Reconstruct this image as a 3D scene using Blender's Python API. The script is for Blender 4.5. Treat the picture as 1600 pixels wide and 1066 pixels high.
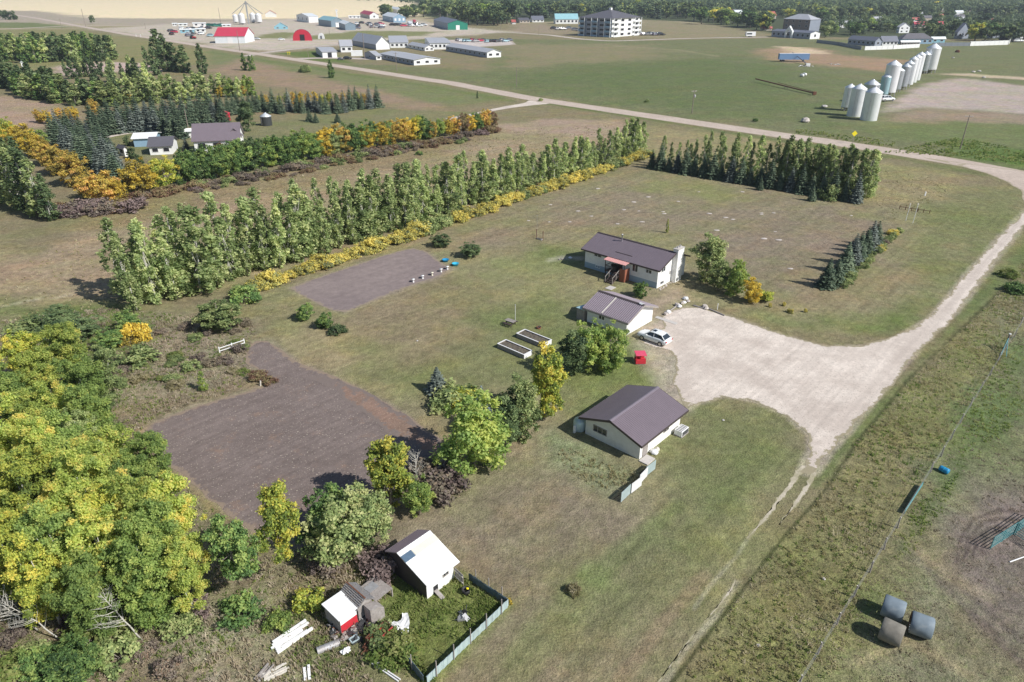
import bpy, math, random
import numpy as np
from mathutils import Vector, Matrix
from mathutils.geometry import delaunay_2d_cdt
random.seed(7); RNG = np.random.default_rng(7)
C = bpy.context.scene.collection
for o in list(bpy.data.objects): bpy.data.objects.remove(o)

# ---------------------------------------------------------------- camera, sky, sun, exposure
F_PX, PCX, PCY, CAM_H = 1090.0, 800.0, 533.0, 42.0
PITCH = math.atan(555.0/F_PX)
cp, sp = math.cos(PITCH), math.sin(PITCH)
cam = bpy.data.objects.new('camera', bpy.data.cameras.new('camera')); C.objects.link(cam)
cam.location = (0, 0, CAM_H); cam.rotation_euler = (math.pi/2-PITCH, 0, 0)
cam.data.sensor_width = 36; cam.data.lens = 36*F_PX/1600
cam.data.clip_start = 0.5; cam.data.clip_end = 30000
bpy.context.scene.camera = cam
SUN_AZ, SUN_EL = 120.0, 41.0
W = bpy.data.worlds.new('World'); bpy.context.scene.world = W; W.use_nodes = True
wn = W.node_tree
sky = wn.nodes.new('ShaderNodeTexSky'); sky.sky_type = 'NISHITA'; sky.sun_disc = False
sky.sun_elevation = math.radians(SUN_EL); sky.sun_rotation = math.radians(SUN_AZ); sky.altitude = 500
wn.links.new(sky.outputs[0], wn.nodes['Background'].inputs[0]); wn.nodes['Background'].inputs[1].default_value = 0.078
sun = bpy.data.objects.new('sun', bpy.data.lights.new('sun', 'SUN')); C.objects.link(sun)
sun.data.energy = 4.2; sun.data.angle = math.radians(0.5); sun.data.color = (1, .965, .91)
_a = math.radians(SUN_AZ); _e = math.radians(SUN_EL)
_d = Vector((math.sin(_a)*math.cos(_e), math.cos(_a)*math.cos(_e), math.sin(_e)))
sun.rotation_euler = _d.to_track_quat('Z', 'Y').to_euler(); sun.location = _d*300
vs = bpy.context.scene.view_settings
vs.view_transform = 'Standard'; vs.look = 'None'; vs.exposure = 0.34; vs.gamma = 1.0; vs.use_curve_mapping = False

# ---------------------------------------------------------------- helpers
def G(px, py, z=0.0):                       # where the sight line of a photo pixel meets height z
    u = (px-PCX)/F_PX; v = (py-PCY)/F_PX
    d = (u, cp-v*sp, -(sp+v*cp)); t = (z-CAM_H)/d[2]
    return Vector((d[0]*t, d[1]*t, z))
def P(x, y, z=0.0):
    dz = z-CAM_H; dep = y*cp-dz*sp
    return PCX+F_PX*x/dep, PCY+F_PX*(-(y*sp+dz*cp))/dep
def PPM(x, y, z=0.0): return F_PX/(y*cp-(z-CAM_H)*sp)
def HGT(x, y, py):                          # height above (x,y) that shows at picture row py
    best = 0; e = 1e9
    for i in range(0, 1200):
        q = abs(P(x, y, i*.05)[1]-py)
        if q < e: e = q; best = i*.05
    return best
GAZ = math.radians(42.5)                     # the farmstead grid
VA = Vector((math.sin(GAZ), math.cos(GAZ), 0)); VB = Vector((math.cos(GAZ), -math.sin(GAZ), 0))
RZA = math.pi/2-GAZ; RZB = -GAZ
def AB(a, b, z=0.0): v = VA*a+VB*b; v.z = z; return v
def AZ(deg): return math.pi/2-math.radians(deg)

USED = set()
def tag(o, label=None, cat=None, group=None, kind=None):
    if label:
        o['label'] = label
    if cat: o['category'] = cat
    if group: o['group'] = group
    if kind: o['kind'] = kind
    return o
def thing(name, label, cat, loc=(0, 0, 0), rz=0.0, group=None):
    o = bpy.data.objects.new(name, None); C.objects.link(o); o.location = loc; o.rotation_euler = (0, 0, rz)
    o.empty_display_size = .3
    return tag(o, label, cat, group)
ORD = ['first','second','third','fourth','fifth','sixth','seventh','eighth','ninth','tenth','eleventh','twelfth','thirteenth','fourteenth','fifteenth','sixteenth','seventeenth','eighteenth','nineteenth']
def ordn(n):                                 # 1-based ordinal in words
    if n <= 19: return ORD[n-1]
    tens = {2:'twent',3:'thirt',4:'fort',5:'fift',6:'sixt',7:'sevent',8:'eight',9:'ninet'}
    t, r = divmod(n, 10)
    if t >= 10: return 'one hundred and '+ordn(n-100) if n > 100 else 'hundredth'
    return tens[t]+'ieth' if r == 0 else tens[t]+'y-'+ORD[r-1]
KIDS = {}
def reg(o, parent):
    if parent is not None:
        o.parent = parent; KIDS.setdefault(parent.name, []).append(o)
def copy_tree(o, parent=None):
    c = o.copy(); C.objects.link(c)
    if parent is not None: reg(c, parent)
    for ch in KIDS.get(o.name, []): copy_tree(ch, c)
    return c

class MB:
    def __init__(s): s.v = []; s.f = []; s.m = []; s.M = Matrix.Identity(4)
    def add(s, vs, fs, mi=0):
        n = len(s.v); s.v += [tuple(s.M @ Vector(v)) for v in vs]
        s.f += [tuple(i+n for i in f) for f in fs]; s.m += [mi]*len(fs); return s
    def box(s, x0, x1, y0, y1, z0, z1, mi=0):
        v = [(x0,y0,z0),(x1,y0,z0),(x1,y1,z0),(x0,y1,z0),(x0,y0,z1),(x1,y0,z1),(x1,y1,z1),(x0,y1,z1)]
        return s.add(v, [(0,3,2,1),(4,5,6,7),(0,1,5,4),(1,2,6,5),(2,3,7,6),(3,0,4,7)], mi)
    def hexa(s, v, mi=0):
        return s.add(v, [(0,3,2,1),(4,5,6,7),(0,1,5,4),(1,2,6,5),(2,3,7,6),(3,0,4,7)], mi)
    def bar(s, p, q, w, h=None, mi=0):       # square bar between two points
        h = h or w; p = Vector(p); q = Vector(q); d = (q-p)
        if d.length < 1e-6: return s
        d.normalize(); up = Vector((0,0,1)) if abs(d.z) < .95 else Vector((1,0,0))
        a = d.cross(up).normalized()*w/2; b = d.cross(a).normalized()*h/2
        return s.hexa([p-a-b, p+a-b, p+a+b, p-a+b, q-a-b, q+a-b, q+a+b, q-a+b], mi)
    def tube(s, pts, rs, n=8, mi=0, caps=True):
        pts = [Vector(p) for p in pts]; rings = []
        if not isinstance(rs, (list, tuple)): rs = [rs]*len(pts)
        vs = []; fs = []
        for i, p in enumerate(pts):
            d = (pts[min(i+1, len(pts)-1)]-pts[max(i-1, 0)])
            d = d.normalized() if d.length > 1e-9 else Vector((0,0,1))
            up = Vector((0,0,1)) if abs(d.z) < .9 else Vector((1,0,0))
            a = d.cross(up).normalized(); b = d.cross(a).normalized()
            for k in range(n):
                t = 2*math.pi*k/n; vs.append(p+a*(rs[i]*math.cos(t))+b*(rs[i]*math.sin(t)))
        for i in range(len(pts)-1):
            for k in range(n):
                k2 = (k+1) % n; fs.append((i*n+k, i*n+k2, (i+1)*n+k2, (i+1)*n+k))
        if caps: fs.append(tuple(range(n-1, -1, -1))); fs.append(tuple((len(pts)-1)*n+k for k in range(n)))
        return s.add(vs, fs, mi)
    def lathe(s, prof, n=24, mi=0, c=(0,0,0)):
        vs = []; fs = []
        for r, z in prof:
            for k in range(n):
                t = 2*math.pi*k/n; vs.append((c[0]+r*math.cos(t), c[1]+r*math.sin(t), c[2]+z))
        for i in range(len(prof)-1):
            for k in range(n):
                k2 = (k+1) % n; fs.append((i*n+k, i*n+k2, (i+1)*n+k2, (i+1)*n+k))
        return s.add(vs, fs, mi)
    def prism(s, poly, y0, y1, mi=0):        # polygon in x,z extruded along y
        n = len(poly); v = [(x, y0, z) for x, z in poly]+[(x, y1, z) for x, z in poly]
        f = [tuple(range(n)), tuple(range(2*n-1, n-1, -1))]+[((i+1) % n, i, n+i, n+(i+1) % n) for i in range(n)]
        return s.add(v, f, mi)
    def rock(s, c, r, mi=0, sz=.6, n=7):
        vs = []; fs = []
        for j, (rr, z) in enumerate(((.75, -.3), (1, .15), (.7, .7), (.01, .9))):
            for k in range(n):
                t = 2*math.pi*k/n; q = r*rr*random.uniform(.75, 1.2)
                vs.append((c[0]+q*math.cos(t), c[1]+q*math.sin(t), c[2]+r*sz*z*random.uniform(.85, 1.15)))
        for i in range(3):
            for k in range(n):
                k2 = (k+1) % n; fs.append((i*n+k, i*n+k2, (i+1)*n+k2, (i+1)*n+k))
        return s.add(vs, fs, mi)
    def build(s, name, mats, parent=None, smooth=False, loc=None, bevel=0):
        me = bpy.data.meshes.new(name); me.from_pydata(s.v, [], s.f)
        if not isinstance(mats, (list, tuple)): mats = [mats]
        for m in mats: me.materials.append(m)
        if len(mats) > 1: me.polygons.foreach_set('material_index', s.m)
        if smooth: me.polygons.foreach_set('use_smooth', [True]*len(s.f))
        me.update(); o = bpy.data.objects.new(name, me); C.objects.link(o); reg(o, parent)
        if loc is not None: o.location = loc
        if bevel:
            b = o.modifiers.new('bevel', 'BEVEL'); b.width = bevel; b.segments = 2; b.limit_method = 'ANGLE'
        return o

# ---------------------------------------------------------------- materials
def nt(name):
    m = bpy.data.materials.new(name); m.use_nodes = True; t = m.node_tree
    return m, t, t.nodes['Principled BSDF']
def N(t, typ, **kw):
    n = t.nodes.new(typ)
    for k, v in kw.items():
        if k in n.inputs: n.inputs[k].default_value = v
        else: setattr(n, k, v)
    return n
def noise(t, vec, scale, detail=3, rough=.55):
    n = t.nodes.new('ShaderNodeTexNoise'); n.inputs['Scale'].default_value = scale
    n.inputs['Detail'].default_value = detail; n.inputs['Roughness'].default_value = rough
    if vec is not None: t.links.new(vec, n.inputs['Vector'])
    return n.outputs['Fac']
def maprange(t, v, a, b, c, d):
    n = t.nodes.new('ShaderNodeMapRange'); t.links.new(v, n.inputs[0])
    for i, q in enumerate((a, b, c, d)): n.inputs[i+1].default_value = q
    return n.outputs[0]
def math_(t, op, a, b=None):
    n = t.nodes.new('ShaderNodeMath'); n.operation = op
    for i, q in enumerate((a, b)):
        if q is None: continue
        if hasattr(q, 'links'): t.links.new(q, n.inputs[i])
        else: n.inputs[i].default_value = q
    return n.outputs[0]
def mixc(t, f, a, b, mode='MIX'):
    n = t.nodes.new('ShaderNodeMix'); n.data_type = 'RGBA'; n.blend_type = mode
    for i, q in ((0, f), (6, a), (7, b)):
        if hasattr(q, 'links'): t.links.new(q, n.inputs[i])
        elif i == 0: n.inputs[0].default_value = q
        else: n.inputs[i].default_value = (*q[:3], 1)
    return n.outputs[2]
def coords(t): return t.nodes.new('ShaderNodeTexCoord').outputs['Object']
def mapping(t, v, rot=0.0, scale=(1, 1, 1)):
    m = t.nodes.new('ShaderNodeMapping'); m.vector_type = 'TEXTURE'; t.links.new(v, m.inputs[0])
    m.inputs['Rotation'].default_value = (0, 0, rot); m.inputs['Scale'].default_value = tuple(1/q for q in scale)
    return m.outputs[0]
def bump(t, bs, h, dist, strength=1.0):
    b = t.nodes.new('ShaderNodeBump'); b.inputs['Distance'].default_value = dist; b.inputs['Strength'].default_value = strength
    t.links.new(h, b.inputs['Height']); t.links.new(b.outputs[0], bs.inputs['Normal'])

def mat(name, col, rough=.6, metal=0.0, var=.12, scale=3.0, stain=None, amt=.0, spec=.4):
    """painted / plain surface with uneven wear"""
    m, t, b = nt(name); v = coords(t)
    n = noise(t, v, scale, 4); f = maprange(t, n, .25, .75, 1-var, 1+var)
    c = mixc(t, 1.0, col, f, 'MULTIPLY')
    if stain:
        s = maprange(t, noise(t, v, scale*.35+.2, 6, .65), .5, .72, 0, amt); c = mixc(t, s, c, stain)
    t.links.new(c, b.inputs['Base Color'])
    b.inputs['Roughness'].default_value = rough; b.inputs['Metallic'].default_value = metal
    b.inputs['Specular IOR Level'].default_value = spec
    return m
M = {}
M['white_wall'] = mat('white_stucco', (.82,.82,.80), .75, var=.05, scale=2, stain=(.55,.52,.47), amt=.25)
M['blue_grey_wall'] = mat('grey_band', (.34,.44,.50), .7, var=.05)
M['cream_wall'] = mat('cream_stucco', (.80,.79,.74), .8, var=.06, scale=2, stain=(.5,.45,.38), amt=.3)
M['brown_roof'] = mat('brown_metal_roof', (.205,.168,.19), .42, .15, var=.05, scale=1, spec=.5)
M['sunlit_roof'] = mat('sunlit_brown_roof', (.235,.2,.23), .45, .15, var=.06, scale=1, spec=.5)  # lighter copy of the brown roof, sunlight put into its colour
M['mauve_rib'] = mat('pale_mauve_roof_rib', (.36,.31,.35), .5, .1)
M['trim_white'] = mat('white_trim', (.8,.8,.8), .5, var=.04)
M['trim_dark'] = mat('dark_brown_trim', (.07,.055,.055), .5, var=.1)
M['glass'] = mat('window_glass', (.03,.04,.05), .08, var=.2, spec=.8)
M['pink_sheet'] = mat('faded_red_sheet', (.62,.33,.31), .55, var=.15, scale=4)
M['red_wood'] = mat('red_stained_wood', (.30,.11,.065), .7, var=.15, scale=5)
M['dark_wood'] = mat('dark_stained_wood', (.07,.05,.045), .75, var=.2, scale=6)
M['grey_wood'] = mat('weathered_wood', (.30,.27,.25), .85, var=.25, scale=7, stain=(.5,.48,.46), amt=.6)
M['pale_wood'] = mat('pale_lumber', (.66,.62,.55), .8, var=.15, scale=5)
M['shingle'] = mat('old_shingles', (.20,.195,.20), .9, var=.45, scale=9, stain=(.30,.24,.17), amt=.6)
M['concrete'] = mat('concrete', (.52,.49,.46), .85, var=.1, scale=3)
M['steel'] = mat('galvanised_steel', (.55,.56,.58), .38, .7, var=.12, scale=3)
M['dull_steel'] = mat('dull_galvanised', (.42,.42,.43), .55, .4, var=.15, scale=3, stain=(.25,.17,.11), amt=.5)
M['rust'] = mat('rusty_steel', (.17,.075,.045), .85, .2, var=.35, scale=6)
M['red_paint'] = mat('red_paint', (.55,.035,.05), .5, var=.12, scale=4)
M['barn_red'] = mat('barn_red_paint', (.48,.04,.045), .65, var=.2, scale=5, stain=(.35,.2,.17), amt=.5)
M['red_clear'] = mat('faded_pinkish_red', (.72,.09,.16), .35, var=.15, scale=6)
M['black'] = mat('black_rubber', (.02,.02,.022), .6, var=.2)
M['dark_grey'] = mat('dark_grey_metal', (.07,.075,.08), .5, .3, var=.2)
M['car_white'] = mat('white_car_paint', (.80,.83,.84), .22, var=.02, spec=.6)
M['rim'] = mat('silver_rim', (.5,.5,.52), .3, .8)
M['bin_white'] = mat('white_bin_paint', (.83,.85,.88), .33, .15, var=.05, scale=.5, stain=(.6,.61,.61), amt=.2)
M['bin_grey'] = mat('galvanised_bin', (.48,.53,.58), .38, .55, var=.12, scale=.8, stain=(.34,.3,.27), amt=.25)
M['bin_roof'] = mat('bin_roof_metal', (.62,.66,.69), .4, .3, var=.1, scale=.8)
M['bin_blue'] = mat('blue_bin_paint', (.38,.56,.62), .5, .2, var=.15, scale=.8)
M['teal'] = mat('teal_paint', (.09,.25,.26), .45, var=.15, scale=5)
M['tin_blue'] = mat('pale_blue_tin', (.52,.64,.66), .45, .3, var=.1, scale=2, stain=(.3,.3,.29), amt=.3)
M['slate_tin'] = mat('slate_blue_tin', (.12,.17,.20), .5, .2, var=.15, scale=2)
M['blue_plastic'] = mat('blue_plastic', (.02,.25,.48), .4, var=.1)
M['cyan_plastic'] = mat('light_blue_plastic', (.05,.42,.62), .4, var=.1)
M['wrap_blue'] = mat('pale_bale_wrap', (.19,.235,.27), .6, var=.14, scale=2.2, stain=(.40,.42,.41), amt=.6)
M['wrap_grey'] = mat('old_grey_bale', (.215,.2,.17), .95, var=.2, scale=3, stain=(.25,.22,.17), amt=.6)
M['bale_end'] = mat('bale_straw_end', (.2,.15,.1), .95, var=.3, scale=6)
M['yellow_sign'] = mat('yellow_sign', (.85,.72,.02), .5, var=.03)
M['solar_blue'] = mat('blue_grey_patch', (.09,.14,.20), .45, var=.12, scale=3)
M['cream_sheet'] = mat('cream_roof_sheet', (.72,.68,.55), .6, var=.05)
M['white_roof'] = mat('white_metal_roof', (.88,.88,.87), .5, .05, var=.03, scale=2)
M['timber_pole'] = mat('grey_pole_timber', (.24,.20,.17), .9, var=.2)
M['stone'] = mat('field_stone', (.5,.45,.41), .9, var=.25, scale=2)
M['soil_bed'] = mat('bed_soil', (.12,.1,.08), .95, var=.5, scale=8, stain=(.13,.15,.07), amt=.7)
M['bark'] = mat('grey_bark', (.26,.23,.2), .9, var=.3, scale=4)
M['pale_bark'] = mat('pale_poplar_bark', (.50,.48,.43), .85, var=.2, scale=5)
def sheetmetal(name, c, **k): M[name] = mat(name, c, **({'rough': .5, 'var': .07, 'scale': .3} | k))
for n_, c_ in dict(shop_white=(.78,.79,.79), shop_blue=(.20,.27,.33), shop_sky=(.25,.48,.58), shop_green=(.02,.22,.15), shop_red=(.55,.03,.06),
                   roof_magenta=(.52,.05,.09), roof_grey=(.42,.43,.46), roof_pale=(.72,.76,.78), roof_slate=(.15,.16,.20), roof_dark=(.12,.115,.13),
                   roof_teal=(.28,.5,.55), roof_rust=(.42,.11,.10), stucco_grey=(.27,.30,.36), brick_brown=(.22,.17,.15), wall_tan=(.50,.43,.36),  # grey stucco, darkened to carry the shade of the apartment facade too
                   wall_blue=(.25,.38,.50), deep_dark=(.025,.025,.03), fence_grey=(.22,.24,.27), trailer_blue=(.16,.27,.46)).items():
    sheetmetal(n_, c_)

def foliage(name, cols, trans=.3, rough=.6):
    """leaf colour runs over cols with the leaf's own tint; a little variation between trees"""
    m, t, b = nt(name)
    a = t.nodes.new('ShaderNodeAttribute'); a.attribute_name = 'tint'
    oi = t.nodes.new('ShaderNodeObjectInfo')
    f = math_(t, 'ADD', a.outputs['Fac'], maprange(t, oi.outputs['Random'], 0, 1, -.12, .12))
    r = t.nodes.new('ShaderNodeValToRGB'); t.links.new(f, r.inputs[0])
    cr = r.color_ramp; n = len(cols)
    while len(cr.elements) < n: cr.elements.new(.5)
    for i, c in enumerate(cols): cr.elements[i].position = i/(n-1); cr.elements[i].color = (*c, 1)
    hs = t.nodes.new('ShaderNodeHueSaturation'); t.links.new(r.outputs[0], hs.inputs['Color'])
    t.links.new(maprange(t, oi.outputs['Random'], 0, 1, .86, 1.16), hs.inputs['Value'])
    c = hs.outputs[0]
    t.links.new(c, b.inputs['Base Color']); b.inputs['Roughness'].default_value = rough; b.inputs['Specular IOR Level'].default_value = .25
    tr = t.nodes.new('ShaderNodeBsdfTranslucent'); t.links.new(c, tr.inputs[0])
    mx = t.nodes.new('ShaderNodeMixShader'); mx.inputs[0].default_value = trans
    t.links.new(b.outputs[0], mx.inputs[1]); t.links.new(tr.outputs[0], mx.inputs[2])
    t.links.new(mx.outputs[0], t.nodes['Material Output'].inputs[0])
    M[name] = m; return m
foliage('lime', [(.26,.35,.10),(.40,.50,.13),(.53,.62,.15),(.66,.67,.18),(.82,.67,.19)], .5)
foliage('limegreen', [(.19,.29,.09),(.30,.42,.12),(.43,.54,.15),(.58,.62,.18)], .48)
foliage('poplar', [(0.209,0.285,0.113),(0.376,0.475,0.189),(0.558,0.637,0.291),(0.726,0.746,0.378)], .5)
foliage('green', [(0.063,0.121,0.047),(0.138,0.242,0.077),(0.239,0.362,0.108),(0.376,0.459,0.139)], .35)
foliage('darkgreen', [(0.048,0.09,0.046),(0.102,0.156,0.069),(0.168,0.228,0.098),(0.24,0.312,0.138)], .35)
foliage('olive', [(0.12,0.173,0.07),(0.239,0.308,0.12),(0.359,0.431,0.169),(0.479,0.493,0.227)], .35)
foliage('spruce', [(0.051,0.083,0.05),(0.089,0.133,0.083),(0.14,0.189,0.116),(0.202,0.253,0.154)], .12)
foliage('bluespruce', [(0.058,0.079,0.069),(0.104,0.131,0.115),(0.162,0.194,0.166),(0.231,0.263,0.221)], .08)
foliage('silverspruce', [(.12,.16,.16),(.2,.25,.26),(.3,.36,.37),(.38,.44,.44)], .08)
foliage('yellow', [(0.254,0.226,0.077),(0.576,0.451,0.077),(0.831,0.632,0.103),(0.85,0.678,0.129)], .4)
foliage('yellowgreen', [(0.175,0.248,0.07),(0.393,0.474,0.088),(0.612,0.62,0.123),(0.819,0.676,0.141)], .4)
foliage('orange', [(0.234,0.205,0.073),(0.516,0.409,0.096),(0.728,0.567,0.121),(0.775,0.473,0.169)], .4)
foliage('hedgeyellow', [(0.217,0.252,0.133),(0.513,0.484,0.152),(0.739,0.635,0.152),(0.809,0.665,0.19)], .35)
foliage('purple', [(0.115,0.086,0.081),(0.207,0.155,0.144),(0.299,0.23,0.213),(0.345,0.253,0.23)])
foliage('thicket', [(.14,.11,.10),(.24,.19,.16),(.29,.26,.19),(.34,.24,.17)])
foliage('redbrown', [(0.184,0.102,0.07),(0.253,0.145,0.098),(0.287,0.246,0.126),(0.345,0.29,0.14)])
foliage('townmix', [(0.065,0.106,0.054),(0.117,0.169,0.078),(0.189,0.25,0.102),(0.312,0.35,0.12)])
foliage('dry', [(.2,.17,.1),(.32,.28,.16),(.42,.38,.22),(.5,.42,.2)])
foliage('weed', [(.25,.225,.115),(.37,.33,.175),(.48,.43,.27),(.6,.53,.38)], .5)
foliage('weedgreen', [(.13,.20,.05),(.22,.30,.08),(.32,.36,.12),(.42,.42,.18)], .5)
foliage('weedgrey', [(0.224,0.189,0.13),(0.35,0.297,0.208),(0.476,0.405,0.299),(0.588,0.513,0.403)], .5)

# ---------------------------------------------------------------- ground
def polyw(pts): return np.array([G(x, y)[:2] for x, y in pts])
def sdf(P_, poly, closed=True):
    """signed distance (negative inside) to a polygon, or distance to a polyline"""
    n = len(poly); d = np.full(len(P_), 1e18); ins = np.zeros(len(P_), bool)
    for i in range(n if closed else n-1):
        a = poly[i]; b = poly[(i+1) % n]; ab = b-a; L2 = max(float(ab@ab), 1e-9)
        t = np.clip(((P_-a)@ab)/L2, 0, 1); q = P_-a-t[:, None]*ab
        d = np.minimum(d, (q*q).sum(1))
        if closed:
            c = (a[1] > P_[:, 1]) != (b[1] > P_[:, 1])
            with np.errstate(divide='ignore', invalid='ignore'):
                xi = (b[0]-a[0])*(P_[:, 1]-a[1])/(b[1]-a[1])+a[0]
            ins ^= c & (P_[:, 0] < xi)
    d = np.sqrt(d); return np.where(ins, -d, d) if closed else d
_perm = RNG.random((6, 256, 256))
def vnoise(P_, s, k=0):
    x = P_[:, 0]/s+k*17.3+1000; y = P_[:, 1]/s+k*9.1+1000
    xi = np.floor(x).astype(int); yi = np.floor(y).astype(int); fx = x-xi; fy = y-yi
    fx = fx*fx*(3-2*fx); fy = fy*fy*(3-2*fy); g = _perm[k % 6]
    a = g[xi % 256, yi % 256]; b = g[(xi+1) % 256, yi % 256]; c = g[xi % 256, (yi+1) % 256]; d = g[(xi+1) % 256, (yi+1) % 256]
    return (a*(1-fx)+b*fx)*(1-fy)+(c*(1-fx)+d*fx)*fy

# shapes of the place, as read off the photo and laid on the ground
MAIN_ROAD = [(-700,-4),(-300,6),(0,20),(60,29),(130,42),(200,54),(260,63),(330,74),(400,84),(500,99),(560,108),(650,122),(700,129),(830,154),(1000,179),(1190,207),(1300,222),(1400,238),(1500,254),(1600,273),(1750,303),(2000,352)]
LANE = [(1720,290),(1665,318),(1604,326),(1560,372),(1500,440),(1450,497),(1400,526),(1350,540),(1290,541),(1220,522),(1150,497),(1100,481),(1066,479),(1045,486),(1035,497),(1040,512),(1020,520),(1000,532),(1012,541),(1045,548),(1052,562),(1050,600),(1064,630),(1072,639),(1085,632),(1130,620),(1180,628),(1230,650),(1262,680),(1264,705),(1254,728),(1248,738),(1262,742),(1274,740),(1300,702),(1340,660),(1390,600),(1440,545),(1500,482),(1550,414),(1600,352),(1680,330),(1760,318)]
BIG_GARDEN = [(383,565),(386,543),(400,532),(418,533),(440,549),(470,568),(520,589),(560,606),(600,628),(640,652),(690,688),(715,715),(690,740),(640,760),(600,800),(540,850),(480,860),(420,850),(370,815),(330,782),(290,746),(250,716),(226,690),(221,678),(240,660),(270,648),(320,633),(370,617),(412,604),(420,594),(402,578)]
SMALL_GARDEN = [(452,450),(500,433),(570,409),(622,393),(645,388),(668,394),(685,408),(706,420),(680,434),(640,447),(600,463),(560,480),(538,488),(515,484),(495,474),(470,461)]
SHOULD = {'verge': (.13,.15,.055)}
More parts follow.
